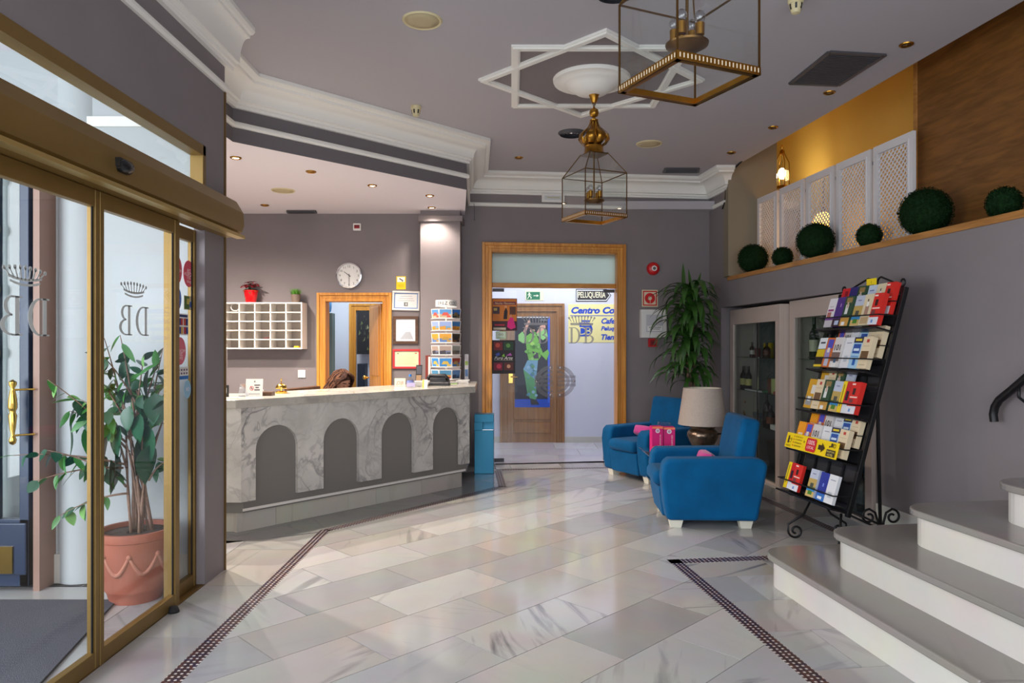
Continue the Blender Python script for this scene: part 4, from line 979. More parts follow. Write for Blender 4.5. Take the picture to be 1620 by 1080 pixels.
# ---- postcard stand
pcx = P(706, 0, 7.72).x; pq = Vector((pcx, 7.72, ZT))
ps = thing('postcard_stand', 'white revolving postcard stand on the desk in front of the pillar', 'postcard stand', pq)
b = MB(); b.lathe([(0.0,0.0),(0.13,0.0),(0.13,0.012),(0.0,0.015)], pq, 24); obj('base', b, 'white_plastic', ps, smooth=30)
b = MB(); b.lathe([(0.012,0.01),(0.012,0.86)], pq, 10); obj('pole', b, 'white_plastic', ps)
b = MB(); b.lathe([(0.115,0.83),(0.118,0.83),(0.118,0.9),(0.115,0.9)], pq, 28, cap=False); tp = obj('title_ring', b, 'white_plastic', ps, smooth=30)
b = MB(); 
for i, (ch, a) in enumerate((('J',-150),('E',-128),('R',-114),('E',-100),('Z',-86),(' ',-75),('C',-62),('O',-48),('O',-34))):
    if ch.strip():
        a = math.radians(a); c = pq+Vector((0.1195*math.cos(a), 0.1195*math.sin(a), 0.865)); X = Vector((-math.sin(a), math.cos(a), 0)); b.text(ch, c, X, (0,0,1), h=0.035)
obj('title', b, flat((60,60,64)), tp)
face_cols = [[((90,150,210),(200,180,150),(210,90,80)),((150,170,220),(110,160,190),(210,150,60)),((220,160,60),(90,130,190),(190,150,70)),((170,150,140),(110,120,150),(70,70,80)),((60,140,210),(60,140,210),(210,180,80)),((80,140,180),(200,140,60),(180,60,50))],
             [((50,110,190),(50,60,60),(120,100,70)),((60,120,180),(210,150,40),(190,120,40)),((60,50,40),(130,90,40),(40,40,50)),((160,160,150),(90,90,90),(120,110,100)),((150,60,50),(60,110,170),(170,140,80)),((90,130,180),(60,100,150),(40,60,90))]]
sides = [(-88, 0, 'facing the room'), (-38, 1, 'on the right side'), (-140, 0, 'on the left side')]
rows_n = ['top', 'second', 'third', 'fourth', 'fifth', 'bottom']
wires = MB()
for (ad, fi, sn) in sides:
    a = math.radians(ad); nrm = Vector((math.cos(a), math.sin(a), 0)); X = Vector((-math.sin(a), math.cos(a), 0))
    for r in range(6):
        z = 0.70-0.13*r; cc = pq+nrm*0.135+Vector((0,0,z)); wd, h = 0.145, 0.105
        Yv = (Vector((0,0,1))+nrm*0.14).normalized()
        pn = Panel(cc-X*wd/2, X, Yv, wd, h, 0.002, 'paper_white'); cs = face_cols[fi][r]
        pn.rect(.07,.45,.93,.92,cs[0]); pn.rect(.07,.08,.93,.45,cs[1]); pn.poly([(.2,.3),(.8,.3),(.65,.62),(.35,.62)] if r % 2 == 0 else [(.07,.08),(.55,.08),(.5,.5),(.07,.4)], cs[2]); pn.rect(.6,.1,.9,.28,cs[2])
        o = pn.obj('postcard'); tag(o, 'photo postcard in the %s row of the revolving stand %s' % (rows_n[r], sn), 'postcard', 'postcards on the revolving stand')
        wires.tube([cc-X*wd/2-nrm*0.008, cc-X*wd/2+nrm*0.016, cc+X*wd/2+nrm*0.016, cc+X*wd/2-nrm*0.008], 0.003, 5)
        wires.tube([cc-nrm*0.13+Vector((0,0,0.03)), cc-nrm*0.006+Vector((0,0,0.03))], 0.003, 5)
obj('wire_pockets', wires, 'white_plastic', ps)
# ================================================================ RECEPTION WALL
# pigeonholes
yf = 8.2; cx0, cx1, cz0, cz1 = P(352.5,0,yf).x, P(478,0,yf).x, P(0,552,yf).z, P(0,478,yf).z
pg = thing('pigeonhole_shelf', 'white wall mounted pigeonhole shelf with twenty five compartments', 'shelf', ((cx0+cx1)/2, 8.3, cz0))
tk = 0.016
b = MB(); b.box(cx0, cx1, YR-0.012, YR-0.001, cz0, cz1); obj('back_panel', b, flat((186,176,166)), pg)
b = MB(); b.box(cx0, cx1, yf, YR-0.012, cz1-tk, cz1); obj('top_board', b, 'white_lacquer', pg)
b = MB(); b.box(cx0, cx1, yf, YR-0.012, cz0, cz0+tk); obj('bottom_board', b, 'white_lacquer', pg)
for i in range(6):
    x = cx0+(cx1-cx0-tk)*i/5; b = MB(); b.box(x, x+tk, yf+(0.0 if i in (0,5) else 0.002), YR-0.012, cz0+tk, cz1-tk); obj('side_board' if i in (0,5) else 'divider', b, 'white_lacquer', pg)
for j in range(1, 5):
    z = cz0+(cz1-cz0-tk)*j/5; b = MB(); b.box(cx0+tk, cx1-tk, yf+0.003, YR-0.012, z, z+tk*0.8); obj('shelf_board', b, 'white_lacquer', pg)
zsh = lambda j: cz0+(cz1-cz0-tk)*j/5+tk*0.8+0.003
b = MB(); b.lathe([(0,0),(0.04,0.0),(0.045,0.008),(0.045,0.014),(0,0.014)], (cx0+0.11, yf+0.1, zsh(4)), 18); b.xf(Matrix.Translation((0,0,0)))
tag(obj('coiled_cable', MB().tube([(cx0+0.12+0.05*math.cos(a*0.35), yf+0.06+0.004*math.sin(a), zsh(4)+0.055+0.045*math.sin(a*0.35)) for a in range(19)], 0.006, 6, closed=False), 'white_plastic', smooth=True), 'coil of white cable in the top left pigeonhole', 'cable')
b = MB(); q = P(495-25,548,yf+.05); b.box(q.x-0.03, q.x+0.02, yf+0.03, yf+0.1, cz0+tk+0.0005, cz0+tk+0.02); tag(obj('yellow_tag', b, flat((240,208,20))), 'small yellow tag in the bottom right pigeonhole', 'tag')
b = MB(); q = P(421,536,yf+.05); b.tube([(q.x-0.03,yf+0.05,zsh(1)+0.009),(q.x+0.035,yf+0.06,zsh(1)+0.009)], 0.008, 8); tag(obj('key_fob', b, flat((90,30,30))), 'dark red key fob lying in the middle pigeonhole', 'key fob')
# plants on the shelf
q = Vector((P(397,478,8.28).x, 8.28, cz1+0.0005))
pt_ = thing('poinsettia', 'red poinsettia in a glossy red pot on the pigeonhole shelf', 'plant', q)
b = MB(); b.lathe([(0,0),(0.055,0.0),(0.058,0.004),(0.078,0.125),(0.083,0.127),(0.083,0.142),(0.074,0.142),(0.072,0.12),(0,0.12)], q, 28); obj('pot', b, 'red_pot', pt_, smooth=40)
b = MB(); rr = random.Random(3)
for i in range(5): b.tube([q+Vector((0,0,0.12)), q+Vector((rr.uniform(-.05,.05), rr.uniform(-.05,.05), 0.2))], 0.004, 5)
obj('stems', b, 'leaf_dark', pt_)
pl = leaf_mesh(0.085, 0.04, 0.1, 0.35)
def mk_leaf(m, bld, name='leaf'):
    me = bpy.data.meshes.new(name); me.from_pydata(bld.v, [], bld.f); me.materials.append(MATS[m]); me.polygons.foreach_set('use_smooth', [True]*len(me.polygons)); return me
rm, gm = mk_leaf('poinsettia_red', pl, 'bract'), mk_leaf('leaf_green', pl)
for (cx, cy, cz) in ((0,0,0.235),(-0.055,-0.02,0.19),(0.06,-0.01,0.195),(0.0,-0.05,0.19),(0.03,0.04,0.22),(-0.03,0.04,0.21)):
    for i in range(8):
        a = i*PI/4+cx*9; o = put_leaf(pt_, rm, q+Vector((cx,cy,cz)), (math.cos(a), math.sin(a), rr.uniform(-0.1,0.5)), 0, rr.uniform(0.75,1.05)); o.name = 'bract'
for i in range(9):
    a = i*2*PI/9; put_leaf(pt_, gm, q+Vector((0,0,0.155)), (math.cos(a), math.sin(a), rr.uniform(-0.2,0.3)), 0, 1.15)
q = Vector((P(468,478,8.28).x, 8.28, cz1+0.0005))
gp = thing('grass_pot', 'small grass plant in a taupe pot on the pigeonhole shelf', 'plant', q)
b = MB(); b.lathe([(0,0),(0.045,0.0),(0.056,0.095),(0.052,0.095),(0.05,0.085),(0,0.085)], q, 22); obj('pot', b, 'pot_taupe', gp, smooth=40)
b = MB()
for i in range(190):
    a, r = rr.uniform(0,6.3), 0.047*math.sqrt(rr.random()); p = q+Vector((r*math.cos(a), r*math.sin(a), 0.085)); d = Vector((math.cos(a)*r*1.0, math.sin(a)*r*1.0, rr.uniform(0.06,0.09)))
    s = Vector((-math.sin(a), math.cos(a), 0))*0.003; b.add([p-s, p+s, p+d], [(0,1,2)])
obj('grass', b, 'grass_green', gp, kind='stuff')
# clock
q = P(553,436,YR); ck = thing('wall_clock', 'round silver rimmed wall clock with a white dial above the office door', 'clock', (q.x, YR-0.02, q.z))
rc = 0.155
b = MB(); b.lathe([(rc*0.86,-0.02),(rc*0.87,-0.03),(rc*0.9,-0.045),(rc*0.97,-0.042),(rc,-0.025),(rc,0.0)], (q.x,YR-0.001,q.z), 40, 'Y', cap=False); obj('rim', b, 'chrome', ck, smooth=50)
b = MB(); b.lathe([(0,-0.022),(rc*0.88,-0.022),(rc*0.88,-0.005)], (q.x,YR-0.001,q.z), 40, 'Y'); dl = obj('dial', b, 'paper_white', ck)
b = MB()
for i in range(1, 13):
    a = PI/2-i*PI/6; b.text(str(i), (q.x+0.108*math.cos(a), YR-0.0245, q.z+0.108*math.sin(a)), (1,0,0), (0,0,1), h=0.026)
obj('numerals', b, 'black_plastic', dl)
def hand(ang, L_, wd, y, nm):
    d = Vector((math.sin(ang), 0, math.cos(ang))); n = Vector((d.z, 0, -d.x)); c = Vector((q.x, y, q.z)); b = MB()
    b.prism([c-d*0.02-n*wd, c-d*0.02+n*wd, c+d*L_+n*wd*0.6, c+d*L_-n*wd*0.6], (0,-0.0015,0)); obj(nm, b, 'black_plastic', ck)
hand(math.radians(180), 0.105, 0.003, YR-0.027, 'minute_hand'); hand(math.radians(307), 0.078, 0.0045, YR-0.0255, 'hour_hand')
# small wall things
def wall_panel(u0, u1, v0, v1, y, name, label, cat, draw, base, t=0.012, n=(1,0,0)):
    a, c = P(u0, v1, y), P(u1, v0, y); pn = Panel((a.x, y-t-0.001, a.z), (1,0,0), (0,0,1), c.x-a.x, c.z-a.z, t, base)
    pn.o = pn.o; draw(pn); pn.b.v = [v+Vector((0,0,0)) for v in pn.b.v]; return tag(pn.obj(name), label, cat)
wall_panel(559.5, 571.5, 354, 365, YR, 'wall_detector', 'white wall detector with a dark red window near the reception ceiling', 'detector', lambda p: (p.rect(.14,.28,.86,.8,(120,16,30)), p.rect(.2,.34,.8,.5,(170,30,40))), 'white_plastic', 0.03)
def cam_sign(p):
    p.rect(.1,.56,.9,.94,(240,238,230)); p.poly([(.3,.8),(.36,.86),(.72,.7),(.66,.64)], (70,20,30)); p.rect(.6,.6,.72,.68,(40,30,40)); p.rect(.2,.2,.8,.23,(200,160,10)); p.rect(.2,.32,.8,.35,(200,160,10))
wall_panel(627, 642, 437, 457.5, YR, 'camera_notice', 'yellow surveillance notice on the wall above the framed certificates', 'sign', cam_sign, flat((246,206,20)), 0.003)
wall_panel(472, 483.5, 585, 597, YR, 'wall_socket', 'white square wall socket below the pigeonhole shelf', 'socket', lambda p: (p.ring(.5,.5,.28,.04,(205,203,206)), p.rect(.42,.45,.48,.52,(90,90,95)), p.rect(.54,.45,.6,.52,(90,90,95))), 'white_plastic', 0.012)
def framed(u0, u1, v0, v1, name, label, fm, fw, draw, inner='paper_white', tilt=0.0):
    a, c = P(u0, v1, YR), P(u1, v0, YR); w_, h_ = c.x-a.x, c.z-a.z
    t = thing(name, label, 'picture', (a.x+w_/2, YR-0.01, a.z), 0.0); t.rotation_euler = (0, tilt, 0)
    x0_, z0_ = -w_/2, 0.0
    b = MB(); y0_, y1_ = -0.015, 0.008
    b.box(x0_, x0_+w_, y0_, y1_, 0, fw); b.box(x0_, x0_+w_, y0_, y1_, h_-fw, h_); b.box(x0_, x0_+fw, y0_, y1_, fw, h_-fw); b.box(x0_+w_-fw, x0_+w_, y0_, y1_, fw, h_-fw)
    obj('picture_frame', b, fm, t, bevel=0.003)
    pn = Panel((x0_+fw, -0.004, fw), (1,0,0), (0,0,1), w_-2*fw, h_-2*fw, 0.004, inner); draw(pn); pn.obj('sheet', t)
    return t
def cert1(p):
    p.frame(0.012, (110,140,190)); 
    for i, wd in enumerate((.5,.6,.7)): p.rect(.5-wd/2,.78-.14*i,.5+wd/2,.8-.14*i,(150,150,165))
    p.rect(.42,.16,.58,.4,(90,95,95)); p.rect(.47,.2,.55,.36,(190,190,190))
framed(620.5, 664, 460.5, 491, 'certificate_frame', 'white framed certificate with a blue border, top of the three frames', 'white_lacquer', 0.022, cert1, tilt=math.radians(1.5))
def cert2(p):
    p.rect(.02,.02,.98,.98,(216,220,230)); p.poly([(.2,.08),(.9,.08),(.74,.42),(.5,.42)], (176,178,186)); p.rect(.45,.62,.8,.64,(190,194,204))
framed(622, 662, 500, 544, 'framed_document', 'brown wood framed sheet, middle of the three frames', 'wood_dark', 0.035, cert2)
def cert3(p):
    p.rect(.02,.02,.98,.98,(222,218,176)); p.rect(.1,.82,.16,.9,(110,120,90)); p.rect(.84,.84,.93,.9,(190,60,50))
    for i in range(5): p.rect(.12,.64-.12*i,.85-.05*(i%2),.655-.12*i,(170,170,130))
framed(621.5, 666, 552, 583, 'framed_licence', 'red framed cream certificate, lowest of the three frames', flat((186,44,48)), 0.026, cert3)
# office details seen through the door
op = P(565,492,OY-.1); oc_ = P(604,560,OY-.1)
pn = Panel((op.x, OY-0.13, oc_.z), (1,0,0), (0,0,1), oc_.x-op.x, op.z-oc_.z, 0.02, flat((26,24,30)))
rr = random.Random(5)
for i in range(40):
    x, y = rr.uniform(.05,.9), rr.uniform(.05,.9); pn.poly([(x,y),(x+rr.uniform(.02,.1),y+rr.uniform(0,.06)),(x+.03,y+rr.uniform(.03,.12))], rr.choice([(90,100,60),(130,130,100),(60,60,50)]), 1+i*0.02)
tag(pn.obj('dark_painting'), 'dark painting hanging in the office behind the desk', 'picture')
b = MB(); q0, q1 = P(565,612,9.9), P(575,575,9.9); b.box(q0.x, q1.x+0.02, 9.9, 10.1, 0.0, q1.z); pcb = obj('computer_tower', b, flat((30,40,58)), bevel=0.006); tag(pcb, 'dark blue computer tower in the office doorway', 'computer')
b = MB(); q = P(518,483,9.3); b.lathe([(0,-0.06),(0.09,-0.05),(0.1,0),(0.09,0.05),(0,0.06)], (P(516,0,9.3).x,9.3,P(0,483,9.3).z), 20, 'X'); tag(obj('wall_fan', b, flat((60,130,190)), smooth=40), 'small blue fan on the office wall', 'fan')
b = MB(); b.box(P(514.5,0,9.0).x, P(527,0,9.0).x, 8.95, 9.1, 0, P(0,495,9.0).z); tag(obj('filing_cabinet', b, flat((110,138,144)), bevel=0.005), 'tall grey metal cabinet just inside the office', 'cabinet')
# ---- receptionist
hp = Vector((P(536,0,7.32).x, 7.32, 0)); hz = P(0,585.5,7.32).z          # top of the hair
per = thing('person', 'person with long wavy brown hair sitting bent forward behind the desk', 'person', (hp.x, hp.y, 0))
sk = bpy.data.meshes.new('body')
J = [(0,0.12,0.52),(0,0.10,0.70),(0.01,0.06,0.84),(0.02,0.02,0.90),(0.03,-0.01,0.955),   # pelvis..neck
     (-0.16,0.06,0.84),(-0.22,-0.04,0.68),(-0.06,-0.20,0.64),(0.02,-0.26,0.64),
     (0.18,0.04,0.84),(0.24,-0.06,0.68),(0.12,-0.20,0.64),(0.06,-0.26,0.64),
     (-0.10,0.10,0.50),(-0.12,-0.30,0.50),(-0.12,-0.30,0.08),(-0.12,-0.42,0.04),(0.10,0.10,0.50),(0.12,-0.30,0.50),(0.12,-0.30,0.08),(0.12,-0.42,0.04)]
E_ = [(0,1),(1,2),(2,3),(3,4),(2,5),(5,6),(6,7),(7,8),(2,9),(9,10),(10,11),(11,12),(0,13),(13,14),(14,15),(15,16),(0,17),(17,18),(18,19),(19,20)]
RD = [.14,.125,.13,.06,.05,.06,.045,.032,.03,.06,.045,.032,.03,.10,.07,.05,.035,.10,.07,.05,.035]
sk.from_pydata([Vector(j) for j in J], E_, []); bo = bpy.data.objects.new('body', sk); COL.objects.link(bo); bo.parent = per; FO['body'] = Vector((0,0,0))
bo.modifiers.new('skin', 'SKIN'); sv = sk.skin_vertices[0].data
for i, r in enumerate(RD): sv[i].radius = (r, r*0.85)
sv[0].use_root = True
bo.modifiers.new('sub', 'SUBSURF').levels = 2; bo.modifiers['sub'].render_levels = 2; sk.materials.append(MATS['shirt_navy'])
FO[per.name] = Vector((0,0,0))
HR = 0.088
# head: built upright facing -y then turned and bent towards the work in front
hd_ = MB(); n, m = 22, 16
for j in range(n):
    a = 2*PI*j/n
    for i in range(m+1):
        t = PI*i/m; x, y, z = math.sin(t)*math.cos(a), math.sin(t)*math.sin(a), math.cos(t)
        w_ = 0.078*(1.0 if z > -0.2 else 1.0-0.42*(-z-0.2)); d = 0.098*(1.0 if z > -0.2 else 1.0-0.25*(-z-0.2)); h = 0.118
        p = Vector((x*w_, y*d, z*h))
        if y < -0.55:
            f = max(0, 1-abs(x)/0.22); 
            p.y -= 0.022*f*max(0, 1-abs(z+0.16)/0.22)            # nose
            p.y += 0.010*max(0, 1-abs(abs(x)-0.40)/0.2)*max(0, 1-abs(z-0.06)/0.14)   # eye sockets
            p.y -= 0.006*max(0, 1-abs(x)/0.35)*max(0, 1-abs(z+0.52)/0.1)             # lips
        hd_.v.append(p)
for j in range(n):
    for i in range(m): hd_.f.append((j*(m+1)+i, j*(m+1)+i+1, ((j+1)%n)*(m+1)+i+1, ((j+1)%n)*(m+1)+i)); hd_.mi.append(0)
HM = Matrix.Translation((0.035, -0.03, hz-0.115)) @ Matrix.Rotation(math.radians(52), 4, 'Z') @ Matrix.Rotation(math.radians(30), 4, 'X')
hd_.xf(HM); head = obj('head', hd_, 'skin', per, smooth=True, subsurf=1)
b = MB()
for s in (-1, 1):
    b.sphere((s*0.031, -0.081, 0.010), 0.0125, 10, 8, k=0); b.tube([(s*0.018,-0.0885,0.004),(s*0.031,-0.0935,0.001),(s*0.044,-0.087,0.004)], 0.0022, 5, k=1)
b.xf(HM); obj('eyes', b, ['skin', 'hair_brown'], head, smooth=True, label='lowered eyelids with dark lashes')
b = MB()
for s in (-1, 1): b.tube([(s*0.014,-0.094,0.030),(s*0.032,-0.095,0.036),(s*0.05,-0.083,0.030)], 0.004, 6, k=0)
b.tube([(-0.02,-0.088,-0.062),(0,-0.096,-0.060),(0.02,-0.088,-0.062)], 0.006, 6, k=1)
b.xf(HM); obj('brows_and_lips', b, ['hair_brown', flat((170,80,76))], head, smooth=True)
b = MB(); b.sphere((-0.078,0.01,-0.01), 0.022, 8, 6, (0.4,0.8,1.3)); b.sphere((0.078,0.01,-0.01), 0.022, 8, 6, (0.4,0.8,1.3)); b.xf(HM); obj('ears', b, 'skin', head, smooth=True)
# hair: cap over the skull and long waves
b = MB()
for j in range(n):
    a = 2*PI*j/n
    for i in range(9):
        t = PI*i/14; x, y, z = math.sin(t)*math.cos(a), math.sin(t)*math.sin(a), math.cos(t)
        lim = 1.0
        if y < 0: t = t*(1-0.45*max(0, -math.sin(a))); x, y, z = math.sin(t)*math.cos(a), math.sin(t)*math.sin(a), math.cos(t)
        b.v.append(Vector((x*0.092, y*0.112+0.004, z*0.128+0.002)))
for j in range(n):
    for i in range(8): b.f.append((j*9+i, j*9+i+1, ((j+1)%n)*9+i+1, ((j+1)%n)*9+i)); b.mi.append(0)
b.xf(HM); hair = obj('hair', b, 'hair_brown', per, smooth=True)
b = MB(); rr = random.Random(9)
for i in range(230):
    a = rr.uniform(-0.12*PI, 1.12*PI)
    f0 = rr.uniform(0.25, 0.75)
    c0 = HM @ Vector((0.094*f0*math.cos(a), 0.114*f0*math.sin(a)+0.004, 0.128*math.sqrt(1-f0*f0)+0.004))
    c1 = HM @ Vector((0.097*math.cos(a), 0.116*math.sin(a)+0.008, rr.uniform(0.0,0.03)))
    pts = [c0, c0*0.45+c1*0.55+(c1-HM.translation).normalized()*0.012, c1]; p = c1.copy(); ph_ = rr.uniform(0, 6)
    out_ = (HM.to_3x3() @ Vector((math.cos(a), math.sin(a), 0))); out_.z = 0
    for k in range(11):
        p = p+Vector((0.013*math.sin(ph_+k*1.7)-0.006, 0.013*math.cos(ph_+k*1.7), -0.022))+out_*0.006; pts.append(p.copy())
    b.tube(pts, [0.004]+[0.0075]*8+[0.006]*(len(pts)-10)+[0.002], 5, k=0 if rr.random() < 0.6 else 1)
for i in range(70):
    a = rr.uniform(1.1*PI, 1.9*PI); s_ = 1 if math.cos(a) > -0.15 else -1
    c0 = HM @ Vector((-0.012+rr.uniform(-.01,.01), rr.uniform(-0.05,0.03), 0.132))
    c1 = HM @ Vector((0.060*s_*rr.uniform(.6,1), -0.085+rr.uniform(-.012,.02), 0.098+rr.uniform(-.01,.012)))
    c2 = HM @ Vector((0.092*s_, -0.055+rr.uniform(-.015,.03), 0.035+rr.uniform(-.02,.02)))
    c3 = HM @ Vector((0.102*s_, -0.02+rr.uniform(-.02,.03), -0.05))
    b.tube([c0, (c0+c1)/2+Vector((0,0,0.008)), c1, (c1+c2)/2+Vector((0,0,0.003)), c2, c3], [0.004,0.007,0.008,0.008,0.008,0.004], 5, k=0 if rr.random() < 0.7 else 1)
obj('hair_locks', b, ['hair_brown', 'hair_light'], per, smooth=True)
# hands with five fingers resting on the lower desk
for s, wr in ((-1, Vector((0.02,-0.26,0.64))), (1, Vector((0.06,-0.26,0.64)))):
    b = MB(); c = wr+Vector((s*0.02,-0.03,-0.005)); b.sphere(c, 0.04, 12, 8, (0.95,1.15,0.4))
    for k, L_ in enumerate((0.062,0.072,0.068,0.055)):
        x = c.x+(-0.027+0.018*k); b.tube([(x,c.y-0.02,c.z),(x,c.y-0.035-L_*0.45,c.z+0.012),(x,c.y-0.035-L_*0.8,c.z),(x,c.y-0.035-L_,c.z-0.015)], [0.0095,0.009,0.0085,0.007], 8)
    b.tube([(c.x-s*0.025,c.y+0.01,c.z),(c.x-s*0.05,c.y-0.02,c.z),(c.x-s*0.055,c.y-0.05,c.z-0.008)], [0.011,0.01,0.008], 8)
    obj('hand', b, 'skin', per, smooth=True)
FO[per.name] = Vector((hp.x, hp.y, 0))
st_ = thing('office_chair', 'dark swivel chair under the seated receptionist', 'chair', (hp.x, hp.y+0.1, 0))
b = MB(); b.box(hp.x-0.23, hp.x+0.23, hp.y-0.15, hp.y+0.33, 0.33, 0.40); obj('seat', b, 'black_plastic', st_, bevel=0.03)
b = MB(); b.lathe([(0.03,0.05),(0.03,0.33)], (hp.x,hp.y+0.1,0), 12); obj('column', b, 'black_plastic', st_)
for i in range(5):
    a = i*2*PI/5; b = MB(); b.bar((hp.x,hp.y+0.1,0.06), (hp.x+0.26*math.cos(a),hp.y+0.1+0.26*math.sin(a),0.04), 0.04, 0.03); b.sphere((hp.x+0.26*math.cos(a),hp.y+0.1+0.26*math.sin(a),0.025), 0.025, 8, 6); obj('leg', b, 'black_plastic', st_)
# ================================================================ CEILING FIXTURES
def downlight(p, lit, label, r=0.045, grp=None, pw=95):
    t = thing('recessed_downlight', label, 'downlight', p, group=grp)
    b = MB(); b.lathe([(r*0.62,-0.006),(r*0.8,-0.012),(r,-0.008),(r*1.05,-0.0005),(r*0.6,-0.0005)], p, 22, cap=False); obj('ring', b, 'brass', t, smooth=40)
    b = MB(); b.lathe([(0.0,-0.008),(r*0.4,-0.007),(r*0.62,-0.004),(r*0.62,-0.001)], p, 16); obj('bulb', b, 'spot_lit' if lit else 'spot_off', t, smooth=True)
    if lit:
        l = light('downlight_beam', 'SPOT', p+Vector((0,0,-0.03)), pw, (1.0,0.88,0.76), (0,0,0), spot_size=math.radians(125 if pw < 120 else 160), spot_blend=0.7, shadow_soft_size=0.03); l.parent = t; l.location = (0,0,-0.03)
for (u, v, lit, lb) in ((373,249,1,'lit recessed downlight nearest the entrance wall in the reception ceiling'),(589,293,1,'lit recessed downlight in the middle of the reception ceiling'),
    (680,309,1,'lit recessed downlight in front of the pillar, nearer of two'),(683,328,1,'lit recessed downlight close to the pillar capital'),
    (492,271,0,'unlit brass downlight between two lit ones in the reception ceiling'),(419,324,0,'unlit brass downlight at the back left of the reception ceiling')):
    downlight(CE(u, v, ZS), lit, lb, pw=(95 if u < 640 else 30))
for x, y, lb in ((-3.1,6.7,'lit recessed downlight at the hidden left end of the reception ceiling, farther one'),(-3.0,5.6,'lit recessed downlight at the hidden left end of the reception ceiling, nearer one')): downlight(Vector((x,y,ZS)), 1, lb, pw=190)
for (u, v, lb) in ((1434,70,'unlit brass downlight nearest the veneered panel'),(1312,146,'unlit brass downlight just behind the large ceiling grille'),(1223,201,'unlit brass downlight above the last trellis screens'),
    (1157,241,'unlit brass downlight by the right end of the cornice'),(821,249,'unlit brass downlight near the back left corner of the lobby ceiling')):
    downlight(CE(u, v), 0, lb)
def round_speaker(p, r, label):
    t = thing('ceiling_speaker', label, 'speaker', p)
    b = MB(); b.lathe([(r*0.9,-0.006),(r,-0.01),(r*1.06,-0.0005),(r*0.9,-0.0005)], p, 32, cap=False); obj('rim', b, 'cream_plastic', t, smooth=40)
    b = MB(); b.lathe([(0,-0.012),(r*0.5,-0.011),(r*0.9,-0.006),(r*0.9,-0.001)], p, 32); obj('grille', b, 'speaker_beige', t, smooth=True)
round_speaker(CE(668,32), 0.12, 'round beige ceiling speaker nearest the camera')
round_speaker(CE(1027,227), 0.125, 'round beige ceiling speaker right of the hanging lantern')
round_speaker(CE(448,301,ZS), 0.11, 'round beige speaker in the reception ceiling')
def diffuser(p, r, label):
    t = thing('air_diffuser', label, 'air vent', p)
    for i, k in enumerate((1.0, 0.78, 0.56, 0.36)):
        b = MB(); b.lathe([(r*k*0.86,-0.022+0.004*i),(r*k,-0.006),(r*k,-0.0005),(r*k*0.84,-0.0005)], p, 30, cap=False); obj('ring', b, 'grille_grey', t, smooth=40)
    b = MB(); b.lathe([(0,-0.012),(r*0.2,-0.01),(r*0.2,-0.001)], p, 14); obj('hub', b, 'chrome', t, smooth=True)
diffuser(CE(905,210), 0.135, 'round grey air diffuser behind the hanging lantern')
diffuser(Vector((0.6, 4.12, ZC)), 0.13, 'round grey air diffuser at the top edge between the lanterns')
def grille(c4, label, nx, z):
    c = [Vector(p) for p in c4]; ctr = sum(c, Vector())/4
    t = thing('ceiling_grille', label, 'air vent', ctr)
    b = MB(); b.prism([p+Vector((0,0,-0.002)) for p in c], (0,0,0.0015)); obj('backing', b, 'grille_dark', t)
    b = MB()
    for i in range(4):
        p, q = c[i], c[(i+1)%4]; d = (q-p).normalized(); b.bar(p+Vector((0,0,-0.006)), q+Vector((0,0,-0.006)), 0.03, 0.012)
    obj('frame', b, 'grille_grey', t)
    b = MB(); X0, X1 = c[1]-c[0], c[2]-c[3]
    for i in range(1, nx):
        f = i/nx; b.bar(c[0]+X0*f+Vector((0,0,-0.006)), c[3]+X1*f+Vector((0,0,-0.006)), 0.008, 0.008)
    obj('slats', b, 'grille_grey', t, kind='stuff')
grille([CE(1250,131), CE(1312,81), CE(1400,86), CE(1326,134)], 'large dark rectangular grille in the lobby ceiling', 22, ZC)
grille([CE(1050,272), CE(1053,265.5), CE(1105,265.5), CE(1104,272)], 'narrow dark grille in the ceiling near the back cornice', 6, ZC)
grille([CE(456,336,ZS), CE(455,332.5,ZS), CE(498,332.5,ZS), CE(500,336,ZS)], 'small white edged grille at the back of the reception ceiling', 5, ZS)
def detector(p, label):
    t = thing('smoke_detector', label, 'detector', p)
    b = MB(); b.lathe([(0.045,-0.0005),(0.045,-0.02),(0.04,-0.03),(0.0,-0.03)], p, 22); obj('base', b, 'cream_plastic', t, smooth=40)
    b = MB(); b.lathe([(0.036,-0.03),(0.036,-0.05),(0.024,-0.085),(0.0,-0.09)], p, 20); obj('head', b, 'cream_plastic', t, smooth=40)
    b = MB()
    for i in range(6): a = i*PI/3+.2; b.bar(p+Vector((0.0365*math.cos(a),0.0365*math.sin(a),-0.035)), p+Vector((0.031*math.cos(a),0.031*math.sin(a),-0.066)), 0.012, 0.004)
    obj('slots', b, 'black_plastic', t)
detector(CE(658,168), 'cream cone shaped smoke detector near the diagonal cornice'); detector(CE(1259,-2), 'cream cone shaped smoke detector at the top edge of the picture')
# emergency light on the back wall
q = BW(875,313,-0.03); el = thing('emergency_light', 'white rectangular emergency light below the back cornice', 'light', q)
b = MB(); b.obox(q-Bd*0.14+Vector((0,0.02,-0.055)), Bd*0.28, Vector((0,-0.045,0)), (0,0,0.11)); obj('housing', b, 'white_plastic', el, bevel=0.008)
b = MB(); b.obox(q-Bd*0.105+Vector((0,-0.022,-0.028)), Bd*0.21, Vector((0,-0.012,0)), (0,0,0.05)); df = obj('diffuser', b, 'plastic_clear', el, bevel=0.005)
b = MB(); b.tube([q-Bd*0.08+Vector((0,-0.026,0.0)), q+Bd*0.08+Vector((0,-0.026,0.0))], 0.008, 8); obj('tube', b, 'paper_cream', df)
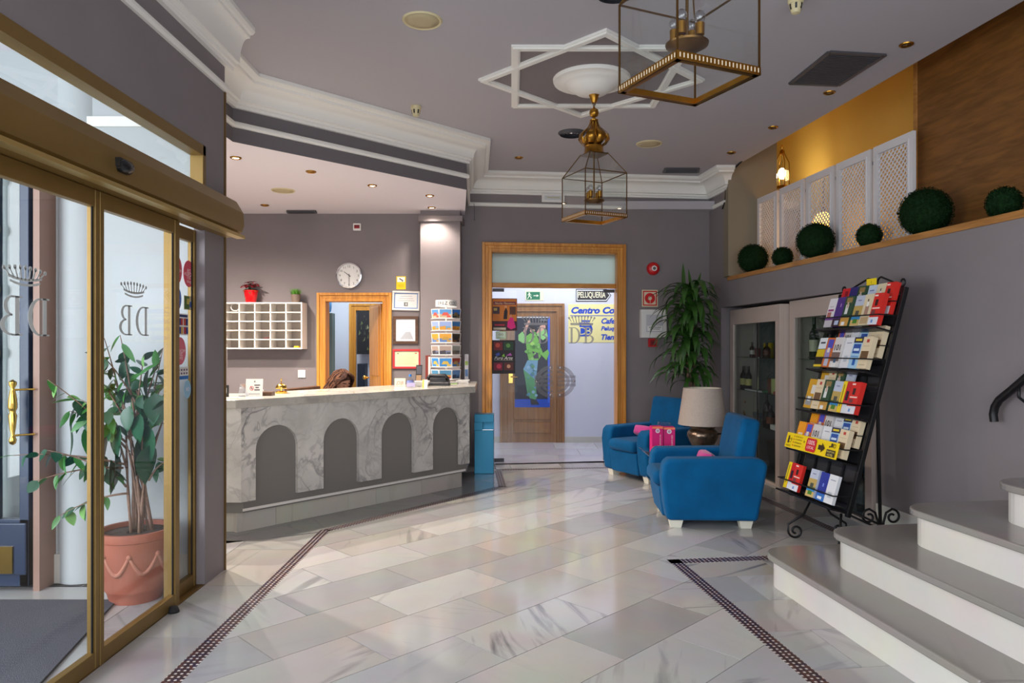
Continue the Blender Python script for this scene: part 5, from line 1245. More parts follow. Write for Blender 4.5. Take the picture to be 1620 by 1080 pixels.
# thin hanging chain beside the pillar
q = P(750,322,8.4); b = MB(); b.tube([q, q+Vector((0.004,0,-0.18))], 0.003, 5); b.sphere(q+Vector((0.004,0,-0.19)), 0.008, 8, 6); tag(obj('pull_cord', b, 'grille_grey'), 'thin pull cord hanging from the picture rail by the pillar', 'cord')
# black cable along the end of the cornice
b = MB(); b.tube([RW(1174,254,-0.02), RW(1160,268,-0.02), RW(1152,285,-0.02), RW(1148.5,300,-0.02), RW(1147.5,318,-0.02), RW(1143,330,-0.02)], 0.011, 6); tag(obj('black_cable', b, 'black_rubber', smooth=True), 'black cable running down past the end of the cornice', 'cable')
# ================================================================ LANTERNS
def lantern(c, zc, label, rose):
    """square brass and glass lantern; c = centre, bottom at 2.385"""
    rz = math.radians(24); s = 0.36; h = s/2; z0, z1, z2 = -1.085, -0.745, -0.575   # relative to the ceiling
    t = thing('hanging_lantern', label, 'lantern', (c[0], c[1], zc), rz)
    def sq(r, z): return [Vector((-r,-r,z)), Vector((r,-r,z)), Vector((r,r,z)), Vector((-r,r,z))]
    b0, t0, k0 = sq(h, z0), sq(h, z1), sq(0.075, z2)
    for i in range(4):
        b = MB(); p, q = b0[i], b0[(i+1)%4]; d = (q-p).normalized(); n = Vector((d.y, -d.x, 0))
        b.obox(p-d*0.004-n*0.004, (q-p)+d*0.008, n*0.008, (0,0,0.03)); b.obox(p-n*0.022, q-p, n*0.022, (0,0,0.003))
        rail = obj('gallery_rail', b, 'brass', t)
        b = MB(); m = 22
        for k in range(m):
            f = (k+0.5)/m; cc = p+(q-p)*f+n*0.0045+Vector((0,0,0.016)); b.prism([cc-d*0.0025-Vector((0,0,0.008)), cc+d*0.0025-Vector((0,0,0.008)), cc+d*0.0025+Vector((0,0,0.008)), cc-d*0.0025+Vector((0,0,0.008))], n*0.0008)
        obj('pierced_slots', b, flat((216,200,170)), rail)
        b = MB(); b.bar(p+Vector((0,0,0.03)), t0[i], 0.006); obj('corner_post', b, 'brass_dark', t)
        b = MB(); b.bar(t0[i], t0[(i+1)%4], 0.006); obj('eave_bar', b, 'brass_dark', t)
        b = MB(); b.bar(t0[i], k0[i], 0.006); obj('hip_bar', b, 'brass_dark', t)
        b = MB(); b.add([p+Vector((0,0,0.03)), q+Vector((0,0,0.03)), t0[(i+1)%4], t0[i]], [(0,1,2,3)]); obj('side_pane', b, 'glass_lantern', t)
        b = MB(); b.add([t0[i], t0[(i+1)%4], k0[(i+1)%4], k0[i]], [(0,1,2,3)]); obj('roof_pane', b, 'glass_lantern', t)
    b = MB(); b.lathe([(0.0,z2-0.004),(0.08,z2-0.004),(0.082,z2+0.0),(0.075,z2+0.01),(0.07,z2+0.05),(0.075,z2+0.056),(0.055,z2+0.06),(0,z2+0.06)], (0,0,0), 24); obj('collar', b, 'brass', t, smooth=40)
    b = MB(); b.box(-0.079,0.079,-0.079,0.079,z2-0.012,z2-0.003); obj('top_plate', b, 'brass_dark', t)
    zb_ = z2+0.055
    for i in range(8):                                                   # onion crown of bent strips
        a = i*PI/4; b = MB(); pr = [(0.06,0.0),(0.095,0.02),(0.118,0.055),(0.112,0.09),(0.08,0.12),(0.05,0.145),(0.035,0.175),(0.03,0.2)]
        vs = []
        for r, z in pr:
            w_ = 0.27*r if r > 0.05 else 0.3*r
            for s_ in (-1, 1): vs.append((r*math.cos(a)-s_*w_*math.sin(a), r*math.sin(a)+s_*w_*math.cos(a), zb_+z))
        b.add(vs, [(2*k, 2*k+1, 2*k+3, 2*k+2) for k in range(len(pr)-1)]); o = obj('crown_strip', b, 'brass', t, smooth=True)
        md = o.modifiers.new('solid', 'SOLIDIFY'); md.thickness = 0.002
    b = MB(); b.lathe([(0.03,zb_+0.195),(0.034,zb_+0.205),(0.012,zb_+0.215),(0.012,zb_+0.225),(0.03,zb_+0.235),(0.037,zb_+0.26),(0.03,zb_+0.285),(0.01,zb_+0.295),(0.006,zb_+0.31),(0,zb_+0.312)], (0,0,0), 18); obj('finial', b, 'brass', t, smooth=50)
    zk = zb_+0.31; ztop = -0.185 if rose else -0.10
    n = max(2, int((ztop-zk)/0.03)); 
    for k in range(n):
        zz = zk+(ztop-zk)*(k+0.5)/n; hh = (ztop-zk)/n*0.68; b = MB()
        b.tube([(0.012*math.cos(a)*(1 if k % 2 else 0), 0.012*math.cos(a)*(0 if k % 2 else 1), zz+hh*math.sin(a)) for a in [i*PI/5 for i in range(10)]], 0.003, 5, closed=True); obj('chain_link', b, 'brass_dark', t, smooth=True)
    b = MB(); b.lathe([(0.0,ztop-0.002),(0.018,ztop),(0.03,ztop+0.03),(0.035,ztop+0.055),(0.042,ztop+0.062),(0,ztop+0.064)], (0,0,0), 18); obj('ceiling_cup', b, 'brass', t, smooth=50)
    if not rose: b = MB(); b.lathe([(0.008,ztop+0.06),(0.008,-0.001)], (0,0,0), 8); obj('ceiling_rod', b, 'brass', t)
    b = MB(); b.lathe([(0.006,z2),(0.006,z0+0.16)], (0,0,0), 8); obj('stem', b, 'brass_dark', t)
    b = MB(); b.lathe([(0.0,z0+0.125),(0.05,z0+0.13),(0.078,z0+0.145),(0.08,z0+0.152),(0.05,z0+0.155),(0,z0+0.155)], (0,0,0), 28); obj('dish', b, 'brass_dark', t, smooth=40)
    for i in range(4):
        a = i*PI/2+0.5; x, y = 0.05*math.cos(a), 0.05*math.sin(a); b = MB()
        b.lathe([(0.008,z0+0.155),(0.008,z0+0.165),(0.017,z0+0.172),(0.018,z0+0.215),(0.012,z0+0.217)], (x,y,0), 14); sk_ = obj('lamp_holder', b, 'brass', t, smooth=40)
        b = MB(); b.lathe([(0.01,z0+0.215),(0.019,z0+0.228),(0.021,z0+0.242),(0.014,z0+0.258),(0,z0+0.263)], (x,y,0), 14); obj('bulb', b, 'bulb_glass', sk_, smooth=True)
lantern((0.632, 5.48), ZC, 'brass and glass lantern hanging from the plaster rose', True)
lantern((0.652, 2.65), ZC, 'near brass and glass lantern cut off by the top of the picture', False)
# ================================================================ LOUNGE CORNER
def armchair(name, label, loc, rz):
    """faces local -x; origin at the middle of the footprint"""
    t = thing(name, label, 'armchair', loc, rz, 'blue velvet armchairs')
    dp, wd = 0.80, 0.78; x0, x1 = -0.40, 0.40; aw = 0.17; zf = 0.065
    M = 'velvet_blue'
    for s in (-1, 1):                                     # arms: side slabs with a raked back edge and rounded top
        y0, y1 = (wd/2-aw, wd/2) if s > 0 else (-wd/2, -wd/2+aw); b = MB()
        pr = [(x0+0.045,zf),(x1-0.06,zf),(x1+0.02,0.50),(x1-0.02,0.545),(x1-0.10,0.555),(x0+0.06,0.545),(x0+0.015,0.51),(x0+0.0,0.40),(x0+0.02,0.2)]
        b.prism([(x, y0, z) for x, z in pr][::-1], (0, y1-y0, 0)); obj('arm', b, M, t, bevel=0.035, seg=4, smooth=40)
    b = MB(); b.prism([(x0+0.03,-wd/2+aw-0.01,zf),(x1-0.08,-wd/2+aw-0.01,zf),(x1-0.06,-wd/2+aw-0.01,0.3),(x0+0.0,-wd/2+aw-0.01,0.3)][::-1], (0,wd-2*aw+0.02,0)); obj('seat_base', b, M, t, bevel=0.015)
    b = MB(); b.box(x0-0.04, x1-0.2, -wd/2+aw+0.003, wd/2-aw-0.003, 0.30, 0.425); obj('seat_cushion', b, M, t, bevel=0.05, seg=4, smooth=40)
    b = MB(); b.prism([(x1-0.26,-wd/2+0.10,0.30),(x1-0.075,-wd/2+0.10,0.30),(x1-0.005,-wd/2+0.10,0.84),(x1-0.15,-wd/2+0.10,0.86)][::-1], (0,wd-0.20,0)); obj('backrest', b, M, t, bevel=0.04, seg=4, smooth=40)
    for sx in (x0+0.12, x1-0.14):
        for sy in (-wd/2+0.09, wd/2-0.09):
            b = MB(); b.hexa([(sx-0.04,sy-0.035,0),(sx+0.04,sy-0.035,0),(sx+0.04,sy+0.035,0),(sx-0.04,sy+0.035,0),(sx-0.055,sy-0.045,zf+.004),(sx+0.055,sy-0.045,zf+.004),(sx+0.055,sy+0.045,zf+.004),(sx-0.055,sy+0.045,zf+.004)]); obj('foot', b, 'chair_foot', t)
    return t
ac1 = armchair('armchair', 'near blue velvet armchair seen from its side, beside the brochure rack', (1.585, 5.90, 0), math.radians(-3))
ac2 = armchair('armchair', 'far blue velvet armchair turned to the room, by the glass door', (1.53, 7.80, 0), math.radians(29))
def cushion(p, rz, label, sc=1.0):
    b = MB(); n = 12; vs = []; fs = []
    for s in (1, -1):
        for i in range(n+1):
            for j in range(n+1):
                x, y = -1+2*i/n, -1+2*j/n; h = 0.07*((1-x**4)*(1-y**4))**0.5; k = 1-0.07*(x*x*y*y)
                vs.append((x*0.17*k*(1-0.08*(1-abs(y))*abs(x)), s*h, y*0.15*k+0.15))
    m = (n+1)*(n+1)
    for i in range(n):
        for j in range(n):
            a = i*(n+1)+j; fs.append((a, a+n+1, a+n+2, a+1)); fs.append((m+a, m+a+1, m+a+n+2, m+a+n+1))
    b.add(vs, fs); b.xf(Matrix.Translation(p) @ Matrix.Rotation(rz, 4, 'Z') @ Matrix.Rotation(math.radians(18), 4, 'X') @ Matrix.Scale(0.40, 4, (0,0,1)))
    tag(obj('cushion', b, 'velvet_pink', smooth=True), label, 'cushion', None)
cushion(Vector((1.60, 5.92, 0.43)), math.radians(84), 'pink cushion on the seat of the near armchair')
cushion(Vector((1.45, 7.84, 0.43)), math.radians(116), 'pink cushion on the seat of the far armchair')
# glass side table
ty0, ty1, tx0, tx1, tz = 6.34, 6.93, 1.235, 2.05, 0.44
tb = thing('side_table', 'low glass topped side table between the blue armchairs', 'table', ((tx0+tx1)/2, (ty0+ty1)/2, 0))
b = MB(); b.box(tx0, tx1, ty0, ty1, tz-0.012, tz); obj('glass_top', b, 'glass_table', tb, bevel=0.003)
for y in (ty0+0.05, ty1-0.05):
    for x in (tx0+(0.125 if y < 6.6 else 0.36), tx1-0.06):
        b = MB(); b.lathe([(0.016,0),(0.016,tz-0.012)], (x,y,0), 12); obj('leg', b, 'chrome', tb, smooth=40)
b = MB(); b.box(tx0+0.06, tx1-0.06, ty0+0.05, ty1-0.05, 0.16, 0.17); obj('lower_shelf', b, 'glass_table', tb)
# things on the table
def tbox(x, y, w_, d, h, rz, label, cols, txt):
    t = MB(); M = Matrix.Translation((x,y,tz+0.0005)) @ Matrix.Rotation(rz, 4, 'Z')
    X, Y, Z = M.to_3x3() @ Vector((1,0,0)), M.to_3x3() @ Vector((0,1,0)), Vector((0,0,1))
    o = M @ Vector((-w_/2,-d/2,0)); pn = Panel(o, X, Z, w_, h, 0.0, cols[0]); pn.b = MB(); pn.b.obox(o, X*w_, Y*d, Z*h); 
    pn.rect(0,0,1,.28,cols[1]); pn.poly([(0,.12),(.5,.2),(1,.1),(1,.24),(.6,.3),(0,.24)], cols[2]); pn.disc(.5,.84,.2,(236,226,230)); pn.disc(.5,.84,.13,(190,150,170))
    pn.rect(0.0,.92,1,1,cols[2])
    pn.b.text(txt, pn.pt(.74,.5,9), Z, -X, w=h*0.4, k=pn.mk((250,220,230)))
    tag(pn.obj('gift_box'), label, 'box', 'pink boxes on the side table')
pk = (flat((214,0,112)), (226,60,120), (255,130,90))
tbox(1.335, 6.58, 0.10, 0.10, 0.245, 0.05, 'pink printed box on the glass table, left of the pair', pk, 'KARTE DE KISS')
tbox(1.45, 6.60, 0.105, 0.11, 0.235, -0.05, 'pink printed box on the glass table, right of the pair', pk, 'KARTE KISS')
pn = Panel((1.345, 6.43, tz+0.0005), (1,0.1,0), (0,0,1), 0.09, 0.075, 0.03, flat((40,170,160))); pn.rect(.05,.5,.95,.75,(226,120,60)); pn.rect(.05,.15,.5,.4,(230,220,120)); tag(pn.obj('card_box'), 'small teal card box in front of the pink boxes', 'box')
for (x, y, lb) in ((1.56,6.50,'round white coaster next to the pink boxes'),(1.70,6.53,'round white coaster next to the lamp base')):
    b = MB(); b.lathe([(0,0.0005),(0.055,0.0005),(0.057,0.005),(0.0,0.006)], (x,y,tz), 24); tag(obj('coaster', b, flat((220,170,196)), smooth=30), lb, 'coaster')
b = MB(); b.box(1.39, 1.50, 6.70, 6.80, tz, tz+0.265); tag(obj('tissue_pack', b, 'plastic_clear', bevel=0.01), 'clear wrapped white packet behind the pink boxes', 'packet')
# table lamp
q = Vector((1.80, 6.72, tz+0.0005)); lp = thing('table_lamp', 'table lamp with taupe drum shade and hammered metal urn base', 'lamp', q)
b = MB(); b.lathe([(0,0),(0.07,0.0),(0.085,0.02),(0.12,0.08),(0.145,0.135),(0.142,0.17),(0.12,0.195),(0.108,0.205),(0.118,0.215),(0.12,0.225),(0.06,0.235),(0.02,0.24)], q, 36); obj('urn_base', b, 'hammered_metal', lp, smooth=50)
b = MB(); b.tube([q+Vector((0.125,-0.06,0.16)), q+Vector((0.175,-0.085,0.17)), q+Vector((0.18,-0.088,0.11)), q+Vector((0.14,-0.07,0.06)), q+Vector((0.16,-0.08,0.03))], 0.009, 8); obj('side_handle', b, 'black_iron', lp, smooth=True)
b = MB(); b.lathe([(0.01,0.235),(0.01,0.34)], q, 10); obj('neck', b, 'brass_dark', lp)
b = MB(); b.lathe([(0.222,0.245),(0.226,0.245),(0.176,0.59),(0.172,0.59)], q, 48, cap=False); obj('shade', b, 'lamp_shade', lp, smooth=40)
b = MB(); b.lathe([(0.221,0.247),(0.171,0.588)], q, 48); b.f = [tuple(reversed(f)) for f in b.f if len(f) == 4]; b.mi = [0]*len(b.f); obj('shade_lining', b, 'lamp_shade_inside', lp, smooth=True)
b = MB(); b.lathe([(0.012,0.34),(0.03,0.37),(0.034,0.4),(0.02,0.43),(0,0.44)], q, 14); obj('bulb', b, 'bulb_glass', lp, smooth=True)
# ---- tall dracaena in the corner
q = Vector((2.08, 8.26, 0.0)); dr = thing('dracaena', 'tall drooping dracaena with long strap leaves in the back corner', 'plant', q)
b = MB(); b.lathe([(0,0),(0.13,0.0),(0.14,0.02),(0.17,0.30),(0.175,0.31),(0.16,0.31),(0.155,0.28),(0,0.28)], q, 30); obj('pot', b, 'terracotta', dr, smooth=40)
for (dx, dy, h) in ((0,0,2.05),(0.05,0.03,1.75),(-0.05,-0.03,1.45)):
    b = MB(); b.tube([q+Vector((dx*0.3,dy*0.3,0.28)), q+Vector((dx,dy,h*0.5)), q+Vector((dx*0.8,dy,h))], [0.02,0.017,0.013], 8); obj('stem', b, 'bark', dr, smooth=True)
def strap(L, wd, up0, seed):
    b = MB(); n = 12; vs = []; p = Vector((0,0,0)); ang = up0
    for i in range(n+1):
        t = i/n; w_ = wd*(0.45+0.55*math.sin(PI*min(1, t*1.6+0.12)) if t < 0.55 else 1.0)*(1-((t-0.4)/0.6)**2 if t > 0.4 else 1)/1.0
        w_ = max(w_, 0.001); d = Vector((0, math.cos(ang), math.sin(ang))); nrm = Vector((0, -math.sin(ang), math.cos(ang)))
        vs += [p+Vector((-w_/2,0,0))+nrm*w_*0.22, p, p+Vector((w_/2,0,0))+nrm*w_*0.22]
        p = p+d*L/n; ang = max(-1.4, ang-(0.15+0.035*(seed % 3)))
    b.add(vs, [(i*3+j, i*3+j+1, i*3+j+4, i*3+j+3) for i in range(n) for j in range(2)]); return mk_leaf('dracaena_leaf', b, 'strap_leaf')
sd = [strap(0.62,0.05,0.75,0), strap(0.56,0.045,0.5,1), strap(0.68,0.055,0.95,2), strap(0.50,0.045,0.2,1)]
tall = leaf_mesh(0.34, 0.05, 0.3, 0.02); tallm = mk_leaf('dracaena_leaf', tall, 'strap_leaf')
rr = random.Random(21)
for i in range(210):
    z = 0.98+1.10*(i/209.0)**0.8; a = i*2.39996+rr.uniform(-.2,.2)
    o = bpy.data.objects.new('leaf', sd[i % 4] if z < 1.95 else sd[(i % 2)*2]); COL.objects.link(o); o.parent = dr
    wv = 0.04; x, y = wv*math.cos(a), wv*math.sin(a)
    o.location = (x, y, z); o.rotation_euler = (0, rr.uniform(-0.15,0.15), a-PI/2); k = rr.uniform(0.66,0.95)*(0.68 if math.sin(a) > 0.2 or math.cos(a) > 0.4 else 1.0); o.scale = (k*1.75,k,k)
for (dx, rot, L_) in ((-0.09,0.06,1.0),(0.0,-0.05,0.8),(0.05,0.4,0.75)):
    o = bpy.data.objects.new('leaf', tallm); COL.objects.link(o); o.parent = dr; o.location = (dx, 0, 2.06); o.rotation_euler = (PI/2-0.12, rot, rr.uniform(-.4,.4)); o.scale = (L_,L_,L_)
# ---- ashtray bin
x0_, x1_ = P(750.5,0,7.95).x, P(781,0,7.95).x; zt__ = P(0,655,7.95).z
bn = thing('ashtray_bin', 'blue metal pedestal ashtray bin beside the desk', 'bin', ((x0_+x1_)/2, 8.02, 0))
y0_, y1_ = 7.94, 8.14; xs_ = x1_-x0_; sl0, sl1 = P(0,668,7.95).z, P(0,680,7.95).z
b = MB(); b.box(x0_, x1_, y0_, y1_, 0, sl1); obj('body', b, 'bin_blue', bn, bevel=0.004)
b = MB(); b.box(x0_, x0_+xs_*0.42, y0_, y1_, sl1, sl0); b.box(x0_, x1_, y1_-0.02, y1_, sl1, sl0); obj('back_column', b, 'bin_blue', bn)
b = MB(); b.box(x0_, x1_, y0_, y1_, sl0, zt__); obj('hood', b, 'bin_blue', bn, bevel=0.004)
b = MB(); b.box(x0_+0.005, x1_-0.005, y0_+0.005, y1_-0.02, sl1, sl1+0.006); obj('ash_tray', b, 'chrome', bn)
# ---- things on the back wall
def bw_panel(u0, u1, v0, v1, name, label, cat, draw, base, t=0.01):
    c0_, c1_ = BW(u0, v1), BW(u1, v0); o = Vector((c0_.x, c0_.y, c0_.z))+Bn*(t+0.001); w_ = (c1_-c0_); w_.z = 0
    pn = Panel(o, Bd, (0,0,1), w_.length, c1_.z-c0_.z, t, base); draw(pn); return tag(pn.obj(name), label, cat)
def reel(p): p.rect(.06,.06,.94,.94,(214,20,30)); p.rect(.13,.13,.87,.87,(232,214,186)); p.disc(.5,.5,.33,(214,20,30)); p.disc(.5,.5,.12,(232,214,186)); p.rect(.5,.2,.53,.5,(232,214,186))
bw_panel(1015.5, 1040.5, 458.5, 485, 'fire_hose_sign', 'square red and cream fire hose sign on the back wall', 'sign', reel, 'paper_cream', 0.004)
q = BW(1033,425); fa = thing('fire_alarm', 'round red fire alarm sounder high on the back wall', 'alarm', q)
b = MB(); M = Matrix.Translation(q) @ Matrix.Rotation(math.atan(0.115), 4, 'Z')
b.lathe([(0.0,-0.055),(0.05,-0.055),(0.068,-0.045),(0.078,-0.025),(0.082,-0.001),(0,-0.001)], (0,0,0), 30, 'Y'); b.xf(M); obj('body', b, 'red_plastic', fa, smooth=40)
b = MB(); b.lathe([(0,-0.058),(0.033,-0.057),(0.036,-0.05)], (0,0,0), 20, 'Y'); b.xf(M); obj('centre_label', b, 'paper_white', fa)
b = MB(); b.lathe([(0.02,-0.0585),(0.0,-0.0585)], (0,0,0), 12, 'Y'); b.xf(M); obj('grille', b, flat((150,140,140)), fa)
def cab(p): p.rect(.14,.14,.9,.88,(232,230,228)); p.rect(.2,.2,.86,.82,(200,200,206)); p.rect(.24,.24,.84,.42,(240,238,234)); p.rect(.3,.36,.78,.38,(80,80,90)); p.rect(.34,.3,.74,.32,(80,80,90))
bw_panel(1012, 1052, 490, 534, 'hose_cabinet', 'white wall box with a glazed notice below the fire hose sign', 'box', cab, 'white_plastic', 0.06)
bw_panel(1025, 1038.5, 535.5, 548.5, 'alarm_button', 'small dark red alarm push button below the white wall box', 'button', lambda p: (p.rect(.15,.15,.85,.85,(130,14,24)), p.rect(.3,.4,.7,.6,(90,10,20))), 'red_plastic', 0.04)
# ---- behind the glazed door: posters and signs
def leaf_panel(u0, u1, v0, v1, name, label, cat, draw, base, y=None, t=0.001):
    if y is None:
        c0_, c1_ = BW(u0, v1, gy-0.004), BW(u1, v0, gy-0.004); o = c0_; wv = c1_-c0_; wv.z = 0; pn = Panel(o, Bd, (0,0,1), wv.length, c1_.z-c0_.z, t, base)
    else:
        c0_, c1_ = P(u0, v1, y), P(u1, v0, y); pn = Panel(c0_, (1,0,0), (0,0,1), c1_.x-c0_.x, c1_.z-c0_.z, t, base)
    draw(pn); return tag(pn.obj(name), label, cat)
def poster1(p):
    p.rect(.02,.3,.98,.98,(214,124,40)); p.rect(.05,.8,.95,.9,(120,40,60)); p.text('Noche Flamenca', .5, .85, (240,210,160), w=.8, shear=.3); p.rect(.03,.52,.3,.74,(70,50,60)); p.rect(.06,.62,.2,.7,(200,170,90)); p.rect(.7,.5,.95,.75,(90,50,30))
    p.rect(.02,.02,.98,.3,(60,24,36)); p.poly([(.45,.36),(.6,.36),(.62,.6),(.56,.72),(.48,.6)],(30,20,30)); p.disc(.54,.74,.05,(220,160,120)); p.poly([(.62,.28),(.74,.42),(.84,.4),(.95,.1),(.75,.04),(.6,.12)],(224,30,130)); p.poly([(.66,.42),(.76,.52),(.8,.42)],(216,150,110)); p.rect(.05,.03,.55,.1,(200,190,170)); p.rect(.1,.16,.5,.2,(190,40,60))
leaf_panel(778.5, 818, 472, 523, 'flamenco_poster', 'orange flamenco show poster stuck on the left glass leaf', 'poster', poster1, flat((90,40,50)))
def poster2(p):
    p.rect(.08,.7,.45,.95,(120,30,40)); p.disc(.25,.85,.1,(210,80,60)); p.rect(.52,.7,.92,.95,(30,60,40)); p.disc(.7,.84,.09,(90,140,70)); p.rect(.08,.1,.45,.33,(130,20,50)); p.disc(.3,.22,.1,(220,60,90)); p.rect(.52,.1,.92,.33,(80,30,30)); p.disc(.72,.22,.08,(190,140,110))
    p.poly([(.15,.58),(.3,.64),(.36,.56),(.22,.52)],(70,90,190)); p.poly([(.42,.52),(.52,.6),(.56,.5)],(120,180,60)); p.poly([(.6,.54),(.8,.62),(.86,.54)],(170,80,170))
    p.text('Puro Arte', .5, .47, (240,236,230), w=.78, shear=.35); p.rect(.1,.4,.9,.408,(200,190,180))
leaf_panel(778, 815, 538, 591, 'puro_arte_poster', 'black show poster with small photos low on the left glass leaf', 'poster', poster2, flat((30,22,30)))
leaf_panel(784.5, 800.5, 524, 536, 'owl_sticker', 'small pale green sticker between the two posters on the glass', 'sticker', lambda p: (p.rect(.03,.05,.97,.95,(206,226,206)), p.ring(.4,.6,.1,.03,(60,70,60)), p.ring(.62,.6,.1,.03,(60,70,60)), p.rect(.1,.15,.9,.2,(120,150,120))), flat((120,190,110)))
def exit_(p):
    p.rect(.02,.04,.98,.96,(222,232,196)); p.rect(.06,.1,.8,.9,(0,110,74)); p.rect(.82,.1,.95,.9,(222,232,196)); p.ring(.86,.5,.1,.015,(0,110,74)) if False else None
    w_ = (236,244,214); p.disc(.22,.76,.045,w_); p.poly([(.2,.68),(.26,.66),(.24,.44),(.18,.46)],w_); p.poly([(.12,.62),(.2,.68),(.2,.62),(.13,.56)],w_); p.poly([(.26,.66),(.34,.58),(.33,.54),(.25,.6)],w_); p.poly([(.18,.46),(.13,.26),(.09,.2),(.14,.18),(.22,.44)],w_); p.poly([(.22,.46),(.3,.36),(.29,.2),(.33,.2),(.34,.38),(.25,.5)],w_)
    p.rect(.45,.47,.65,.55,w_); p.poly([(.62,.38),(.74,.51),(.62,.64)],w_)
leaf_panel(831, 860, 460, 475.5, 'exit_sign', 'green emergency exit sign with running figure and arrow in the corridor', 'sign', exit_, 'paper_cream', CY-0.005)
def dancer(p):
    p.rect(.0,.0,1,.09,(40,80,190)); p.rect(.94,.05,1,1,(60,100,220)); p.rect(.02,.99,.98,1.0,(220,225,230))
    g, g2, sk_, bl = (120,190,80), (150,210,130), (220,170,150), (120,170,200)
    p.poly([(.3,.78),(.44,.82),(.62,.8),(.72,.7),(.74,.56),(.62,.5),(.4,.5),(.34,.62)], g); p.poly([(.3,.78),(.22,.84),(.1,.8),(.1,.74),(.26,.7)], g2); p.poly([(.62,.8),(.7,.86),(.9,.86),(.94,.78),(.8,.74)], g2)
    p.poly([(.24,.84),(.34,.93),(.4,.97),(.44,.94),(.36,.88),(.3,.8)], sk_); p.poly([(.6,.81),(.72,.9),(.86,.92),(.88,.88),(.76,.84)], sk_); p.disc(.5,.85,.07,sk_); p.poly([(.42,.88),(.5,.91),(.58,.88),(.56,.86),(.44,.86)], (40,30,30))
    p.poly([(.7,.6),(.9,.52),(.98,.6),(.94,.64),(.8,.6),(.74,.66)], g); p.poly([(.5,.62),(.66,.6),(.68,.54),(.54,.54)], (70,60,80))
    p.poly([(.36,.52),(.66,.52),(.62,.36),(.52,.24),(.3,.3),(.24,.42)], bl); p.poly([(.24,.42),(.3,.3),(.36,.14),(.5,.06),(.62,.1),(.6,.3)], (90,160,110)); p.poly([(.44,.1),(.62,.08),(.7,.03),(.46,.03)], (40,40,50)); p.disc(.38,.44,.05,(150,190,220)); p.disc(.48,.36,.05,(90,140,190)); p.disc(.5,.7,.06,(170,220,110)); p.disc(.4,.62,.05,(90,160,60))
    rd = random.Random(4)
    for i in range(46):
        x, y = rd.uniform(.3,.76), rd.uniform(.1,.84); c = rd.choice([(96,170,70),(150,205,120),(120,185,90),(70,130,60)]) if y > .5 else rd.choice([(100,150,190),(140,185,205),(80,140,150),(90,150,110)])
        if abs(x-.5) < .14+.12*(.45 < y < .8): p.disc(x, y, rd.uniform(.02,.05), c, 30+i*0.05, 9)
    p.text('DANZA', .82, .965, (200,205,215), w=.2)
leaf_panel(814.5, 870, 501, 644, 'dancer_poster', 'tall poster of a dancer in a green ruffled dress on the corridor door', 'poster', dancer, flat((34,36,52)), CY-0.036)
def pelu(p): 
    pass
c0_, c1_ = P(911, 477, CY-0.004), P(967, 457, CY-0.004); wv, hv = c1_.x-c0_.x, c1_.z-c0_.z
pn = Panel(c0_, (1,0,0), (0,0,1), wv, hv, 0.004, flat((44,44,48))); pn.b = MB()
pn.b.prism([pn.pt(0,0,0), pn.pt(.87,0,0), pn.pt(1,.5,0), pn.pt(.87,1,0), pn.pt(0,1,0)], (0,0.004,0)); pn.poly([(.02,.07),(.86,.07),(.975,.5),(.86,.93),(.02,.93)], (226,228,226)); pn.poly([(.045,.14),(.85,.14),(.95,.5),(.85,.86),(.045,.86)], (44,44,48)); pn.text('PELUQUERIA', .45, .5, (226,220,190), h=.56, w=.78, bold=.02)
tag(pn.obj('hairdresser_sign'), 'black arrow shaped sign reading PELUQUERIA on the corridor wall', 'sign')
def centro(p):
    bl = (20,70,190); p.text('Centro Comercial', .46, .84, bl, h=.18, w=.85, shear=.25, bold=.05); p.rect(.02,.69,.97,.71,bl)
    for i, s in enumerate(('Cafeteria', 'Peluqueria', 'Tiendas')):
        tw, th = textdata(s, .25, .01)[2:]; wf = .15*p.h/th*tw/p.w; p.text(s, .375+wf/2, .56-.21*i, bl, h=.15, shear=.25, bold=.04)
    p.poly([(.13,.16),(.24,.16),(.27,.24),(.285,.34),(.27,.46),(.24,.52),(.13,.52)], bl); p.rect(.15,.54,.25,.58,bl); p.text('D', .17, .3, (235,225,150), h=.2); p.text('B', .235, .3, (235,225,150), h=.2); p.rect(.15,.44,.25,.47,(235,225,150))
leaf_panel(899, 1035, 481, 541.5, 'shopping_centre_sign', 'pale yellow sign with blue lettering Centro Comercial on the corridor wall', 'sign', centro, flat((236,226,160)), CY-0.004)
# ================================================================ STAIRS
sw = thing('staircase', 'marble stairs with rounded ends rising along the right wall', 'stairs', (2.6, 2.4, 0))
offs = [2.058, 2.305, 2.565, 2.80]; fars = [4.37, 4.11, 3.86, 3.56]; RH = 0.19
def step_poly(o, yf_, r, grow=0.0):
    """outline of one step in plan: rounded at its far left end, running to the right wall"""
    o -= grow; yf_ += grow; d = Vector((RS, -1)).normalized(); e = Vector((1, RS)).normalized()   # towards camera / towards wall
    # far edge: square to the wall through (.., yf)
    c = Vector((o-RS*yf_, yf_)); pts = []
    ctr = c+d*r+e*r
    for i in range(9):
        a = i/8*PI/2; pts.append(ctr-e*r*math.cos(a)-d*r*math.sin(a))
    L_ = 1.0
    far_r = Vector((RO-RS*yf_-0.003, yf_+RS*(RO-RS*yf_-c.x)))
    near_r = Vector((RO+RS*1.5-0.003, -1.5)); near_l = Vector((o+RS*1.5, -1.5))
    return [near_l]+pts+[far_r, near_r]
